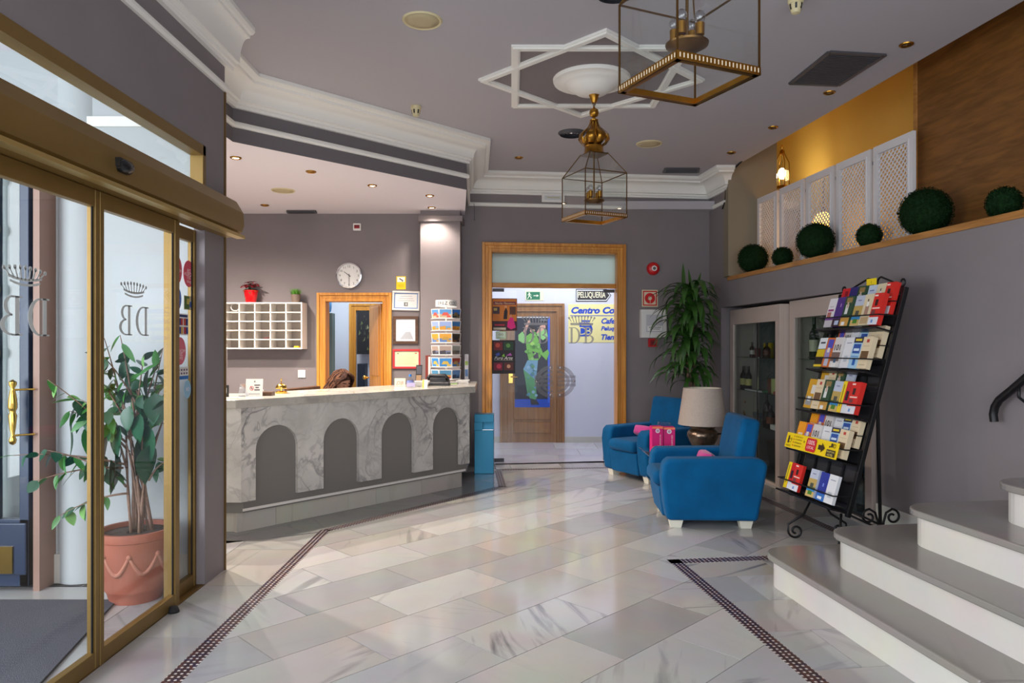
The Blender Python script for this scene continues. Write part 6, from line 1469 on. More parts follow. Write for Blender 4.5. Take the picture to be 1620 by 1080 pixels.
for k in range(4):
    z0, z1 = RH*k, RH*(k+1)
    body = step_poly(offs[k]+0.03, fars[k]-0.03, 0.17)
    if k < 3 or True:
        b = MB(); b.prism([(p.x, p.y, z0+0.0 if k == 0 else z0-0.0) for p in body][::-1], (0,0,z1-0.036-z0))
        obj('riser', b, 'marble_riser', sw)
    tr = [(p.x, p.y) for p in step_poly(offs[k], fars[k], 0.19)][::-1]
    cuts = [10, [2.62,1.2], [2.0,0.6], [2.75,1.3], [2.3]][k+1]; cuts = [9.0]+cuts+[-9.0]
    for hi_, lo_ in zip(cuts[:-1], cuts[1:]):
        pc_ = clip(tr, [(RS*0.0, 1, hi_-0.001), (0, -1, -lo_-0.001)])
        if pc_:
            b = MB(); b.prism([(x, y, z1-0.036) for x, y in pc_], (0,0,0.036)); obj('tread', b, 'marble_tread', sw, bevel=0.008, seg=2)
b = MB(); q = RW(1560,800,-0.012)
p0, p1 = rw(4.35,0.62,-0.012), rw(3.2,0.62,-0.012)
b.prism([rw(4.30,0.57,0), rw(3.9,0.76,0), rw(3.0,0.98,0), rw(3.0,0.57,0)], (-0.014,0,0)); obj('stringer_skirting', b, 'marble_riser', sw)
# handrail on the wall
hr = thing('handrail', 'black curved handrail mounted on the wall above the stairs', 'handrail', RW(1576,660,-0.07))
pts = [RW(1573,667,-0.07), RW(1571.5,655,-0.07), RW(1574,643,-0.07), RW(1581,632,-0.07), RW(1600,617,-0.07), RW(1622,598,-0.07), RW(1700,535,-0.07), RW(1820,440,-0.07)]
b = MB(); b.tube(pts, 0.024, 12); obj('rail', b, 'black_iron', hr, smooth=50)
q = RW(1612,612,-0.07); b = MB(); b.tube([q, q+Vector((0,0,-0.06)), q+Vector((0.03,0,-0.085)), q+Vector((0.085,0.0,-0.085))], 0.009, 8); obj('bracket', b, 'black_iron', hr, smooth=True)
# ================================================================ UPPER LEDGE
ZLd = 2.236
for k, (ua, ub) in enumerate(((1200,1231),(1235,1274),(1277,1321),(1325,1379),(1384,1447))):
    d = 0.30; pa, pb = RW(ua, 400, d), RW(ub, 400, d); zt2 = 3.12
    nm = ['farthest', 'second farthest', 'middle', 'second nearest', 'nearest'][k]
    t = thing('trellis_screen', 'white trellis screen on the wood ledge, %s of the five' % nm, 'screen', (pa+pb)/2*1.0+Vector((0,0,ZLd-((pa+pb)/2).z)), group=None)
    dv = (pb-pa); dv.z = 0; L_ = dv.length; dv.normalize(); nv = Vector((-dv.y, dv.x, 0)); 
    if nv.x > 0: nv = -nv
    o = Vector((pa.x, pa.y, ZLd+0.002)); H_ = zt2-ZLd; fw = min(0.06, L_*0.13)
    b = MB()
    for (x0_, x1_, z0_, z1_, y0_) in ((0,fw,0,H_,0),(L_-fw,L_,0,H_,0),(fw,L_-fw,H_-0.07,H_,0),(fw,L_-fw,0,0.07,0)): b.obox(o+dv*x0_+Vector((0,0,z0_))-nv*0.012, dv*(x1_-x0_), nv*0.028, (0,0,z1_-z0_))
    for (x0_, x1_, z0_, z1_) in ((fw*0.75,fw,0.05,H_-0.05),(L_-fw,L_-fw*0.75,0.05,H_-0.05),(fw,L_-fw,H_-0.07,H_-0.055)): b.obox(o+dv*x0_+Vector((0,0,z0_))+nv*0.014, dv*(x1_-x0_), nv*0.008, (0,0,z1_-z0_))
    obj('frame', b, 'trellis_white', t)
    W_, Hh = L_-2*fw, H_-0.14; st2 = 0.05
    for sg, nm2 in ((1,'slats_rising'),(-1,'slats_falling')):
        b = MB(); c = -Hh
        while c < W_+Hh:
            # line x = c + s*z (45 degrees) clipped to the opening
            pts = []
            if sg > 0: z0_, z1_ = max(0, -c), min(Hh, W_-c); xa, xb = c+z0_, c+z1_
            else: z0_, z1_ = max(0, c-W_), min(Hh, c); xa, xb = c-z0_, c-z1_
            if z1_-z0_ > 0.01:
                a_, e_ = o+dv*(fw+xa)+Vector((0,0,0.07+z0_)), o+dv*(fw+xb)+Vector((0,0,0.07+z1_)); b.bar(a_+nv*(0.004 if sg > 0 else -0.002), e_+nv*(0.004 if sg > 0 else -0.002), 0.0115, 0.006, up=nv)
            c += st2
        obj(nm2, b, 'trellis_white', t, kind='stuff')
    if k > 0:
        for zz in (0.74, 0.14):
            b = MB(); b.lathe([(0.008,0),(0.012,0.004),(0.012,0.03),(0.008,0.034)], o-dv*0.012+Vector((0,0,zz)), 8); obj('hinge', b, 'black_iron', t)
# topiary balls
rr = random.Random(31)
for k, (u, v, r, d, lb) in enumerate(((1191,409,0.165,0.10,'dark green topiary ball at the far left end of the ledge'),(1238,405,0.105,0.12,'small topiary ball in front of the second trellis screen'),(1290,380,0.175,0.10,'large topiary ball in front of the middle trellis screen'),
        (1375,375,0.10,0.10,'small topiary ball in front of the second nearest trellis screen'),(1464,335,0.185,0.16,'largest topiary ball between the nearest trellis screen and the wood panel'),(1588,325,0.105,0.14,'topiary ball in front of the veneered panel at the right edge'))):
    c = RW(u, v, d); c.z = ZLd+r*0.97
    t = thing('topiary_ball', lb, 'topiary', (c.x, c.y, ZLd), group='boxwood balls on the ledge')
    b = MB(); b.sphere(c, r*0.93, 20, 14); obj('core', b, 'boxwood', t)
    b = MB(); n = int(2600*(r/0.2)**2)+500
    for i in range(n):
        z = 1-2*(i+0.5)/n; a = i*2.39996; s_ = math.sqrt(1-z*z); nn = Vector((s_*math.cos(a), s_*math.sin(a), z)); p = c+nn*r*rr.uniform(0.90,1.0)
        if p.z < ZLd+0.004: continue
        tq = nn.orthogonal().normalized(); tq.rotate(Matrix.Rotation(rr.uniform(0,6.28), 3, nn)); bt = nn.cross(tq); L_ = 0.024
        b.add([p-bt*0.006, p+tq*L_*0.6+nn*rr.uniform(0,0.012), p+bt*0.006], [(0,1,2)])
    obj('foliage', b, 'boxwood', t, kind='stuff')
# lit wall lantern beyond the opening
lc = Vector((3.235, 8.52, P(0,272,8.52).z))
wl = thing('wall_lantern', 'lit wall lantern in the yellow stairwell behind the opening', 'lantern', lc)
b = MB(); b.lathe([(0.0,-0.20),(0.05,-0.19),(0.085,-0.17),(0.085,0.12),(0.03,0.24),(0.03,0.26),(0,0.27)], lc, 4); b2 = MB(); b2.lathe([(0.082,-0.17),(0.082,0.11),(0.035,0.2)], lc, 4)
obj('glass_body', b2, 'glass_lantern', wl)
b = MB()
for i in range(4):
    a = i*PI/2; p = lc+Vector((0.085*math.cos(a),0.085*math.sin(a),0)); b.bar(p+Vector((0,0,-0.17)), p+Vector((0,0,0.11)), 0.008); b.bar(p+Vector((0,0,0.11)), lc+Vector((0.03*math.cos(a),0.03*math.sin(a),0.22)), 0.008)
b.lathe([(0,-0.21),(0.06,-0.2),(0.09,-0.17)], lc, 4); b.lathe([(0.035,0.21),(0.03,0.25),(0.012,0.27),(0.02,0.30),(0,0.33)], lc, 8); obj('cage', b, 'brass', wl)
b = MB(); b.sphere(lc+Vector((0,0,-0.02)), 0.045, 14, 10, (1,1,1.5)); obj('bulb', b, 'bulb_lit', wl, smooth=True)
l = light('wall_lantern_glow', 'POINT', lc, 15, (1.0,0.82,0.52), shadow_soft_size=0.05); l.parent = wl; l.location = (0.0,0.02,-0.03)
# low lamp glowing behind the middle trellis
lc2 = RW(1303,352,0.75); wl2 = thing('stairwell_lamp', 'small glowing amber lamp behind the middle trellis screen', 'lamp', lc2)
b = MB(); b.lathe([(0.03,-0.11),(0.10,-0.09),(0.12,0.0),(0.08,0.09),(0.03,0.11)], lc2, 18); obj('glass_globe', b, 'lamp_glow', wl2, smooth=True)
b = MB(); b.lathe([(0.03,0.11),(0.035,0.14),(0.01,0.17),(0.01,0.5)], lc2, 10); obj('hanging_rod', b, 'brass', wl2); b = MB(); b.lathe([(0.0,-0.15),(0.02,-0.13),(0.03,-0.11)], lc2, 10); obj('finial', b, 'brass', wl2)
l = light('stairwell_lamp_glow', 'POINT', lc2, 4, (1.0,0.66,0.26), shadow_soft_size=0.12); l.parent = wl2; l.location = (0,0,-0.25)
# ================================================================ DISPLAY CABINETS
def cabinet(far, near, zt2, label):
    """front line from far to near corner (x,y); body 0.38 deep behind it"""
    f, n_ = Vector((*far,0)), Vector((*near,0)); dv = (n_-f); L_ = dv.length; dv.normalize(); nv = Vector((-dv.y, dv.x, 0))
    if nv.x < 0: nv = -nv                                    # into the niche
    t = thing('display_cabinet', label, 'cabinet', (f+n_)/2)
    D = 0.36; pw = 0.10; tw = 0.17
    def bx(x0_, x1_, d0, d1, z0_, z1_, m, nm, par=t, **kw):
        b = MB(); b.obox(f+dv*x0_+nv*d0+Vector((0,0,z0_)), dv*(x1_-x0_), nv*(d1-d0), (0,0,z1_-z0_)); return obj(nm, b, m, par, **kw)
    bx(0, pw, 0, 0.04, 0.02, zt2-tw, 'cabinet_taupe', 'front_post', bevel=0.002); bx(L_-pw, L_, 0, 0.04, 0.02, zt2-tw, 'cabinet_taupe', 'front_post', bevel=0.002)
    bx(0, L_, 0, 0.04, zt2-tw, zt2, 'cabinet_taupe', 'top_rail', bevel=0.002); bx(0, L_, 0.005, 0.04, 0.0, 0.025, 'cabinet_taupe', 'bottom_rail')
    bx(0, 0.02, 0.04, D, 0, zt2, 'cabinet_taupe', 'side_panel'); bx(L_-0.02, L_, 0.04, D, 0, zt2, 'cabinet_taupe', 'side_panel')
    bx(0.02, L_-0.02, D-0.015, D, 0.02, zt2-0.02, 'cabinet_inside', 'back_panel'); bx(0.02, L_-0.02, 0.04, D, 0.0, 0.02, 'cabinet_inside', 'floor_panel'); bx(0.02, L_-0.02, 0.04, D, zt2-0.02, zt2, 'cabinet_inside', 'roof_panel')
    mid = L_/2; 
    for (x0_, x1_) in ((pw, mid-0.002), (mid+0.002, L_-pw)):
        g = bx(x0_, x1_, 0.012, 0.018, 0.025, zt2-tw, 'glass_cabinet', 'glass_door')
    bx(mid-0.012, mid+0.012, 0.05, 0.06, 0.03, zt2-tw, 'chrome', 'lock_bar'); 
    shelves = [1.30, 0.92, 0.55]
    for z in shelves: bx(0.025, L_-0.025, 0.06, D-0.02, z-0.006, z, 'glass_shelf', 'glass_shelf')
    return f, dv, nv, L_, shelves
f1 = (2.597, 8.47); n1 = (2.680, 7.125)
C1f = cabinet(f1, n1, 1.848, 'far taupe display cabinet with glass doors in the right wall')
f2 = (2.775, 7.115); n2 = (2.842, 5.62)
C2f = cabinet(f2, n2, 1.872, 'near taupe display cabinet behind the brochure rack')
def shelf_pt(C, u, sh, dep=0.17):
    """point on a cabinet shelf under pixel column u, dep behind the front"""
    f, dv, nv, L_, S_ = C; k = (u-U0)/F; o = f+nv*dep; t = (k*o.y-o.x)/(dv.x-k*dv.y); p = o+dv*t; p.z = (S_[sh] if sh is not None else 0.02)+0.0008; return p
def bottle(p, h, r, label, body='bottle_dark', lab=(222,214,190), grp='bottles in the display cabinets'):
    t = thing('bottle', label, 'bottle', p, group=grp)
    b = MB(); b.lathe([(0,0),(r*0.95,0.0),(r,0.006),(r,h*0.58),(r*0.75,h*0.68),(r*0.36,h*0.76),(r*0.33,h*0.86)], p, 16); obj('glass_body', b, body, t, smooth=45)
    b = MB(); b.lathe([(r*0.36,h*0.84),(r*0.37,h),(0,h)], p, 12); obj('capsule', b, 'bottle_foil', t, smooth=45)
    b = MB(); b.lathe([(r*1.015,h*0.18),(r*1.015,h*0.46)], p, 16); b.f = [q for q in b.f if len(q) == 4]; b.mi = [0]*len(b.f); obj('paper_label', b, flat(lab), t)
for (u, sh, h, r, lb, bd, lab) in ((1176,1,0.27,0.036,'dark wine bottle on the middle shelf of the far cabinet, left of two','bottle_dark',(214,200,120)),(1184.5,1,0.27,0.036,'dark wine bottle on the middle shelf of the far cabinet, right of two','bottle_dark',(214,200,120)),
    (1213,2,0.36,0.042,'tall black bottle on the lower shelf of the far cabinet','bottle_dark',(30,26,26)),(1219.5,2,0.24,0.045,'short dark bottle with a brown label on the lower shelf of the far cabinet','bottle_dark',(120,60,30)),
    (1190,0,0.17,0.03,'small brown bottle on the top shelf of the far cabinet','bottle_brown',(200,190,180)),(1213,0,0.16,0.04,'brown liqueur bottle in front of the yellow tin on the top shelf','bottle_brown',(90,40,16))):
    bottle(shelf_pt(C1f, u, sh, 0.14), h, r, lb, bd, lab)
for (u, sh, h, r, lb, dep, lab) in ((1288,0,0.40,0.045,'tall wine bottle with a cream label on the top shelf of the near cabinet',0.15,(200,196,170)),(1309,0,0.34,0.045,'dark wine bottle half hidden by the brochure rack in the near cabinet',0.17,(60,60,64)),
    (1364,None,0.38,0.045,'dark bottle standing on the floor of the near cabinet',0.15,(70,70,72))):
    bottle(shelf_pt(C2f, u, sh, dep), h, r, lb, 'bottle_dark', lab)
def small(nm, b, m, lb, cat, **kw): tag(obj(nm, b, m, **kw), lb, cat)
p = shelf_pt(C1f, 1173, 0, 0.22); b = MB(); b.box(p.x-0.05, p.x+0.05, p.y-0.12, p.y+0.12, p.z, p.z+0.13); small('wicker_box', b, 'gold_fig', 'yellow patterned box on the top shelf of the far cabinet', 'box', bevel=0.006)
p = shelf_pt(C1f, 1216, 0, 0.24); b = MB(); b.lathe([(0,0),(0.055,0),(0.055,0.16),(0,0.16)], p, 18); small('yellow_tin', b, flat((206,170,20)), 'round yellow tin on the top shelf of the far cabinet', 'tin', smooth=40)
p = shelf_pt(C1f, 1198, 0, 0.2); b = MB(); b.lathe([(0,0),(0.035,0),(0.04,0.06),(0.03,0.1),(0,0.1)], p, 14); small('red_jar', b, flat((120,40,40)), 'dark red jar between the bottles on the top shelf', 'jar', smooth=40)
p = shelf_pt(C1f, 1226, 1, 0.16); b = MB(); b.box(p.x-0.02, p.x+0.05, p.y-0.10, p.y+0.06, p.z, p.z+0.155); small('green_box', b, flat((206,214,140)), 'pale green packet on the middle shelf of the far cabinet', 'packet', bevel=0.004)
p = shelf_pt(C1f, 1219, 1, 0.18); b = MB(); b.box(p.x-0.02, p.x+0.03, p.y-0.04, p.y+0.04, p.z, p.z+0.15); small('brown_box', b, flat((130,70,50)), 'narrow brown packet beside the pale green one', 'packet', bevel=0.003)
p = shelf_pt(C1f, 1228, 1, 0.085); b = MB(); b.box(p.x-0.02, p.x+0.02, p.y-0.05, p.y+0.03, p.z, p.z+0.03); small('red_packet', b, flat((170,20,40)), 'small red packet at the front of the middle shelf', 'packet', bevel=0.004)
p = shelf_pt(C1f, 1210, 1, 0.1); b = MB(); b.box(p.x-0.02, p.x+0.02, p.y-0.04, p.y+0.04, p.z, p.z+0.025); small('green_packet', b, flat((30,110,70)), 'small dark green packet on the middle shelf', 'packet', bevel=0.004)
p = shelf_pt(C1f, 1190, 1, 0.09); b = MB(); b.box(p.x-0.02, p.x+0.03, p.y-0.25, p.y+0.2, p.z, p.z+0.012); small('price_strip', b, 'paper_white', 'white price strip along the front of the middle shelf', 'card')
p = shelf_pt(C1f, 1173, 2, 0.16); b = MB()
for (a_, e_) in (((-.12,.12),(.08,.20)),((.10,.0),(-.08,.22)),((-.02,.02),(.02,.16)),((-.14,.05),(.12,.12))): b.tube([p+Vector((0,a_[0],a_[1]*0.4+0.012)), p+Vector((0.02,e_[0],e_[1]))], 0.011, 6)
small('wooden_rack', b, 'wood_ledge', 'small crossed wooden bottle rack on the lower shelf of the far cabinet', 'rack')
for i, u in enumerate((1195, 1203)):
    p = shelf_pt(C1f, u, 2, 0.13); b = MB(); b.lathe([(0,0),(0.03,0.001),(0.006,0.008),(0.005,0.06),(0.028,0.09),(0.03,0.13),(0.027,0.13),(0.025,0.09),(0,0.065)], p, 14); small('wine_glass', b, 'plastic_clear', ['clear wine glass left of the black bottle, farther of two', 'clear wine glass left of the black bottle, nearer of two'][i], 'glass', smooth=50)
p = shelf_pt(C1f, 1224, 2, 0.08); b = MB(); b.box(p.x-0.02, p.x+0.03, p.y-0.16, p.y+0.05, p.z, p.z+0.05); small('price_card', b, 'paper_white', 'white folded card on the lower shelf of the far cabinet', 'card', bevel=0.003)
p = shelf_pt(C2f, 1284, 1, 0.1); b = MB(); b.box(p.x-0.02, p.x+0.03, p.y-0.08, p.y+0.06, p.z, p.z+0.02); small('white_card', b, 'paper_white', 'white card on the middle shelf of the near cabinet', 'card')
p = shelf_pt(C2f, 1279, 2, 0.15); b = MB(); b.box(p.x-0.04, p.x+0.04, p.y-0.07, p.y+0.07, p.z, p.z+0.12); small('grey_box', b, flat((110,116,120)), 'grey box on the lower shelf of the near cabinet', 'box', bevel=0.005)
# ================================================================ BROCHURE RACK
R0 = Vector((2.165, 5.50, 0.30)); wv = Vector((0.14, -0.99, 0)).normalized(); RWd = 0.72; top_ = Vector((2.55, 5.50, 1.82)); sv_ = (top_-R0); RL = sv_.length; sv_.normalize(); nr = wv.cross(sv_).normalized()
if nr.x > 0: nr = -nr                                            # out of the rack, towards the room
def rk(s, t, n=0.0): return R0+wv*s+sv_*t+nr*n
rack = thing('brochure_rack', 'black wrought iron brochure rack leaning in front of the cabinets', 'rack', (2.45, 5.15, 0))
b = MB()
for s in (0.0, RWd): b.bar(rk(s,-0.03), rk(s,RL), 0.03, 0.03, up=nr)
b.bar(rk(0,RL-0.02), rk(RWd,RL-0.02), 0.04, 0.03, up=nr); b.bar(rk(0,0.0), rk(RWd,0.0), 0.03, 0.03, up=nr); obj('frame', b, 'black_iron', rack, bevel=0.002)
b = MB()
for i in range(5): b.bar(rk(0.02+0.17*i,0,-0.01), rk(0.02+0.17*i,RL-0.04,-0.01), 0.02, 0.004, up=nr)
for i in range(11): b.bar(rk(0.02,0.05+0.14*i,-0.012), rk(RWd-0.02,0.05+0.14*i,-0.012), 0.012, 0.003, up=nr)
obj('back_strips', b, 'black_iron', rack)
b = MB(); b.obox(rk(0.03,0.02,-0.022), wv*(RWd-0.06), sv_*(RL-0.06), nr*-0.003); obj('back_mesh', b, flat((44,44,48)), rack)
tiers = [1.53, 1.23, 0.92, 0.62, 0.31]; TT = [(z-0.30)/sv_.z for z in tiers]
for t in TT:
    b = MB(); b.obox(rk(0.0,t-0.02,0.0), wv*RWd, nr*0.135, Vector((0,0,0.012))); sh = obj('shelf', b, 'black_iron', rack)
    b = MB(); b.tube([rk(0.0,t+0.10,0.0), rk(0.0,t+0.075,0.14), rk(RWd,t+0.075,0.14), rk(RWd,t+0.10,0.0)], 0.005, 6); obj('retaining_wire', b, 'black_iron', sh)
    b = MB(); b.tube([rk(0.01,t+0.20,0.0), rk(0.01,t+0.19,0.055), rk(RWd-0.01,t+0.19,0.055), rk(RWd-0.01,t+0.20,0.0)], 0.004, 6); obj('retaining_wire', b, 'black_iron', sh)
def spiral(c, X, Y, r0, turns, start, n=26, dirn=1):
    return [c+X*(r0*(1-0.72*i/n)*math.cos(start+dirn*turns*2*PI*i/n))+Y*(r0*(1-0.72*i/n)*math.sin(start+dirn*turns*2*PI*i/n)) for i in range(n+1)]
Zv = Vector((0,0,1)); Xv = Vector((1,0,0))
# scrolled crest on top
for s, sg in ((0.04, 1), (RWd-0.04, -1)):
    a_ = rk(s, RL+0.005); m_ = rk(RWd/2-sg*0.07, RL+0.10); d_ = wv*sg
    b = MB(); b.tube([a_, a_*0.5+m_*0.5+Zv*0.004, m_]+[m_+d_*(0.04*math.sin(i*0.5))+Zv*(0.0-0.04*(1-math.cos(i*0.5))) for i in range(1,5)]+spiral(m_+d_*0.0+Zv*-0.07, d_, Zv, 0.035, 0.9, 0.4, 18, -1), 0.007, 6); obj('crest_scroll', b, 'black_iron', rack, smooth=True)
    b = MB(); b.tube([a_+d_*0.01]+spiral(a_+Zv*0.035-d_*0.005, d_, Zv, 0.032, 0.8, -1.4, 16, -1), 0.007, 6); obj('crest_scroll', b, 'black_iron', rack, smooth=True)
pn = Panel(rk(RWd/2-0.055, RL+0.025, 0.008), wv, Zv, 0.11, 0.065, 0.003, flat((246,214,0))); pn.text('i', .5, .62, (60,50,20), h=.35); pn.rect(.2,.22,.8,.3,(110,90,20)); pn.obj('info_plate', rack, label='small yellow information plate')
# legs
fl_, fr_ = Vector((2.09,5.24,0)), Vector((2.44,5.30,0)); at_ = Vector((2.27,5.30,0.25))
for foot, sg, rad in ((fl_, -1, 0.055), (fr_, 1, 0.05)):
    c = foot+Vector((sg*-0.0,0,rad+0.008)); b = MB()
    pth = [at_+Vector((sg*0.03,0,0.05)), at_*0.5+foot*0.5+Vector((sg*0.02,0,0.05)), c+Vector((sg*rad,0,rad*0.9))]
    pth += spiral(c, Vector((sg,0,0)), Zv, rad, 1.25, 0.0, 26, -1)
    b.tube(pth, 0.0085, 7); obj('scroll_leg', b, 'black_iron', rack, smooth=True)
b = MB(); b.tube([Vector((2.25,4.86,0.28)), Vector((2.22,4.82,0.12)), Vector((2.20,4.80,0.01))], 0.0085, 7); obj('scroll_leg', b, 'black_iron', rack, smooth=True)
po = Vector((2.665, 5.14, 0)); b = MB(); b.bar(po+Vector((0,0,0.0)), po+Vector((-0.04,0,1.78)), 0.018, 0.018); obj('rear_post', b, 'black_iron', rack)
for sg in (-1, 1):
    c = po+Vector((sg*0.085,0,0.19)); b = MB(); b.tube([po+Vector((sg*0.012,0,0.02)), po+Vector((sg*0.02,0,0.15)), c+Vector((sg*-0.045,0,0.03)), c+Vector((0,0,0.058))]+spiral(c, Vector((sg,0,0)), Zv, 0.055, 1.1, PI/2, 24, -1), 0.0085, 7); obj('scroll_foot', b, 'black_iron', rack, smooth=True)
b = MB(); b.tube([rk(RWd,0.02), po+Vector((0,0,0.13))], 0.0085, 6); b.tube([rk(0,0.02), po+Vector((0,0,0.10))], 0.0085, 6); obj('brace', b, 'black_iron', rack)
# brochures ------------------------------------------------------
BT = {
 'white_purple': ('white leaflet with purple print', (226,222,226), [(0,0,1,.3,(196,190,196)),(.1,.55,.8,.62,(150,60,120)),(.1,.35,.6,.52,(180,110,100)),(0,.24,1,.34,(120,70,150)),(.2,.7,.7,.72,(170,160,170))]),
 'purple': ('purple booklet', (76,44,126), [(0,0,1,.26,(60,40,50)),(.3,.05,.8,.2,(180,190,220)),(.55,.66,.65,.78,(190,150,200))]),
 'green_figure': ('dark green leaflet with white figure', (44,74,50), [(.2,.78,.85,.95,(150,120,70)),(.25,.4,.6,.72,(220,222,220)),(.35,.6,.55,.8,(200,170,150)),(0,.0,1,.28,(200,150,70)),(.2,.02,.6,.14,(230,230,230))]),
 'landscape': ('landscape photo leaflet with pale top', (190,196,214), [(0,.2,1,.66,(190,160,90)),(0,.3,1,.36,(70,90,60)),(.3,.36,.7,.5,(80,80,70)),(0,.2,1,.3,(60,140,200)),(0,0,1,.2,(206,176,110)),(.25,.08,.75,.22,(80,130,40)),(.3,.82,.7,.85,(120,120,160))]),
 'cream_figures': ('cream leaflet with standing figures', (222,206,172), [(.3,.3,.7,.62,(170,130,110)),(.38,.6,.6,.75,(236,232,226)),(.1,.04,.9,.26,(190,160,120)),(.4,.76,.52,.84,(90,70,70))]),
 'red': ('red leaflet with a black square', (214,38,28), [(.25,.6,.55,.8,(60,20,20)),(.05,.9,.4,.95,(250,220,210)),(0,0,1,.24,(226,224,232)),(.1,.34,.5,.46,(120,60,60)),(.1,.5,.9,.54,(250,210,200)),(.3,.06,.5,.16,(110,150,210))]),
 'navy_cover': ('dark blue booklet', (40,36,110), [(.45,.4,.55,.6,(150,140,200))]),
 'pale_blue': ('pale blue and white leaflet', (196,208,226), [(.2,.8,.7,.84,(110,120,170)),(0,.4,1,.5,(150,170,200)),(.1,.1,.9,.3,(214,220,230))]),
 'orange_photo': ('orange leaflet with a bluish photo', (206,104,40), [(.2,.64,.85,.94,(80,80,190)),(.1,.3,.7,.6,(150,140,190)),(.25,.04,.75,.3,(190,190,210)),(.3,.5,.6,.66,(226,214,210))]),
 'grey_101': ('white leaflet printed with 101', (214,208,206), [(0,.2,1,.5,(120,96,90)),(.2,.0,.8,.16,(226,222,220)),(.4,.15,.7,.3,(60,90,120))]),
 'plain_white': ('plain white leaflet', (224,224,228), [(.2,.8,.8,.83,(150,150,170)),(.3,.2,.7,.4,(190,196,206))]),
 'navy_top': ('light blue leaflet with navy heading', (168,206,232), [(0,.82,1,1,(34,36,72)),(.15,.88,.85,.95,(226,200,40)),(.1,.48,.9,.78,(40,80,160)),(.2,.56,.8,.64,(210,226,240)),(.4,.1,.7,.3,(40,100,180)),(.1,.36,.9,.4,(110,160,210))]),
 'cream_stamp': ('cream leaflet with a red stamp', (226,206,172), [(.4,.82,.68,.92,(190,60,50)),(.1,.3,.9,.55,(110,80,50)),(.15,.7,.85,.715,(190,170,140)),(.2,.1,.8,.13,(190,170,140))]),
 'yellow_black': ('black and yellow leaflet', (40,30,20), [(0,.62,1,1,(222,228,232)),(.2,.8,.8,.86,(60,60,70)),(0,.34,1,.6,(214,184,30)),(0,0,1,.08,(230,200,40))]),
 'ochre': ('ochre leaflet with a white picture', (210,156,30), [(.5,.5,1,.8,(220,214,206)),(.1,.1,.9,.4,(150,150,150)),(.3,.24,.7,.4,(230,230,230))]),
 'orange_plain': ('bright orange leaflet', (240,156,20), [(.2,.5,.8,.58,(250,226,190)),(.3,.3,.7,.32,(250,210,150))]),
 'spine': ('red booklet with a yellow spine', (200,30,36), [(0,0,.45,1,(240,206,20)),(.15,.2,.22,.9,(60,50,20)),(.5,0,1,.3,(220,222,230)),(.6,.4,.9,.7,(40,20,40))]),
 'blue_booklet': ('bright blue booklet', (36,52,150), [(.45,.5,.6,.62,(120,140,220)),(0,0,1,.25,(50,110,190)),(.2,.05,.7,.15,(226,230,236))]),
 'rosette': ('red and yellow fanned leaflet', (206,26,36), [(0,0,.5,.6,(240,200,20)),(.4,.4,.8,.9,(150,10,30))]),
}
tn = ['top', 'second', 'third', 'fourth', 'bottom']
on = ['first', 'second', 'third', 'fourth', 'fifth', 'sixth', 'seventh']
def brochure(kind, tier, s, wd, row, i, h=None, lean=0.0, lift=0.0):
    desc, base, blocks = BT[kind]; t = TT[tier]; h = h or 0.21
    off = 0.10 if row == 'front' else 0.035; up = 0.012 if row == 'front' else 0.105
    tk_ = 0.012+0.012*((i*7+tier*3) % 3)
    Yv = (sv_+nr*-0.02).normalized(); X = (wv+Yv*lean).normalized()
    pn = Panel(rk(s, t+up+lift, off+tk_/2), X, Yv, wd, h, tk_, flat(base))
    for (x0_, y0_, x1_, y1_, c) in blocks: pn.rect(x0_, y0_, x1_, y1_, c)
    if kind == 'grey_101': pn.text('101', .5, .66, (40,34,36), w=.7, bold=.02)
    lb = '%s, %s from left, %s row, %s rack tier' % (desc, on[i], row, tn[tier])
    tag(pn.obj('brochure'), lb, 'brochure', 'brochures in the wrought iron rack')
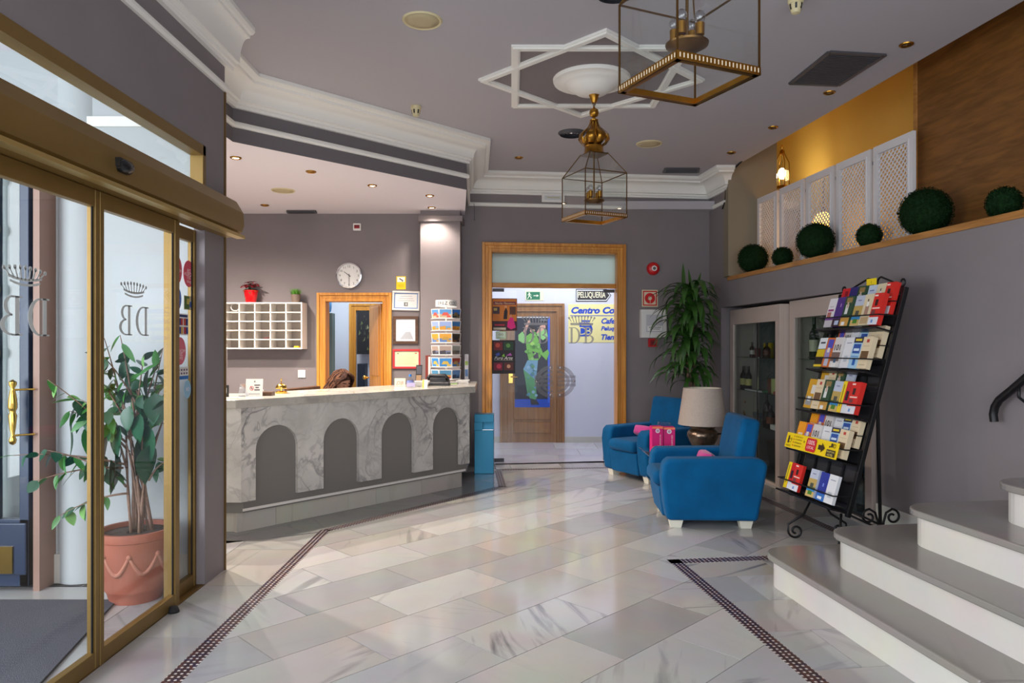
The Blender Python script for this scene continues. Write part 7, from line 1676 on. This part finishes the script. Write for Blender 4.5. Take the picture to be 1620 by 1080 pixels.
lay = {
 (0,'front'): ['white_purple','purple','green_figure','landscape','cream_figures','red'], (0,'back'): ['rosette','navy_cover','green_figure','pale_blue','cream_figures','red'],
 (1,'front'): ['yellow_black','orange_photo','grey_101','plain_white','navy_top','cream_stamp'], (1,'back'): [None,'orange_photo','grey_101','plain_white','navy_top','cream_stamp','cream_stamp'],
 (2,'front'): ['ochre','cream_stamp','green_figure','landscape','spine','red'], (2,'back'): ['ochre','cream_stamp','green_figure','landscape'],
 (3,'front'): ['orange_plain','orange_photo','grey_101','plain_white','navy_top','cream_stamp'], (3,'back'): ['orange_plain','orange_photo','grey_101','plain_white','navy_top','cream_stamp'],
 (4,'front'): ['spine','red',None,'landscape','blue_booklet','plain_white'],
}
for (tier, row), ks_ in lay.items():
    n = len(ks_); sx = 0.035 if row == 'front' else 0.06; stp = (RWd-sx-0.03)/max(n, 6); i2 = 0
    for i, k in enumerate(ks_):
        if k: brochure(k, tier, sx+i*stp+0.004, stp*0.92, row, i2, h=(0.225 if tier < 3 else 0.20), lean=[0.0,0.02,-0.015][(i+tier) % 3]); i2 += 1
# yellow information banner on the fourth tier
pn = Panel(rk(0.0, TT[3]-0.005, 0.152), wv, sv_, RWd*0.93, 0.115, 0.003, flat((244,208,0))); 
pn.rect(.04,.3,.07,.8,(60,40,20)); pn.ring(.09,.5,.025,.006,(60,40,20)); pn.text('+INFO', .07, .14, (50,30,20), h=.14)
for i, s in enumerate(('OCIO','ALOJAMIENTO','RESTAURANTES','GASTRONOMIA')):
    pn.rect(.155,.78-.2*i,.17,.86-.2*i,(210,40,30)); pn.text(s, .26, .82-.2*i, (60,44,10), h=.1, w=.14)
pn.ring(.12,.6,.012,.004,(60,50,20)); pn.ring(.38,.6,.012,.004,(60,50,20)); pn.poly([(.44,.08),(.6,.08),(.615,.2),(.615,.8),(.6,.92),(.44,.92),(.425,.8),(.425,.2)], (206,30,46)); pn.text('100%', .52, .66, (250,230,230), w=.13); pn.text('LOCAL', .52, .34, (250,230,230), w=.13)
pn.poly([(.66,.35),(.72,.35),(.72,.2),(.78,.5),(.72,.8),(.72,.65),(.66,.65)], (60,40,10)); pn.rect(.82,.08,.97,.5,(50,40,14)); pn.text('RECEPTION', .895, .38, (244,220,120), w=.13); pn.text('HOTEL', .895, .19, (244,220,120), w=.1); pn.rect(.85,.62,.87,.72,(60,44,10)); pn.rect(.88,.66,.91,.9,(60,44,10)); pn.ring(.94,.76,.022,.006,(60,44,10))
tag(pn.obj('info_banner'), 'yellow printed banner with a red badge and arrow on the rack', 'banner')
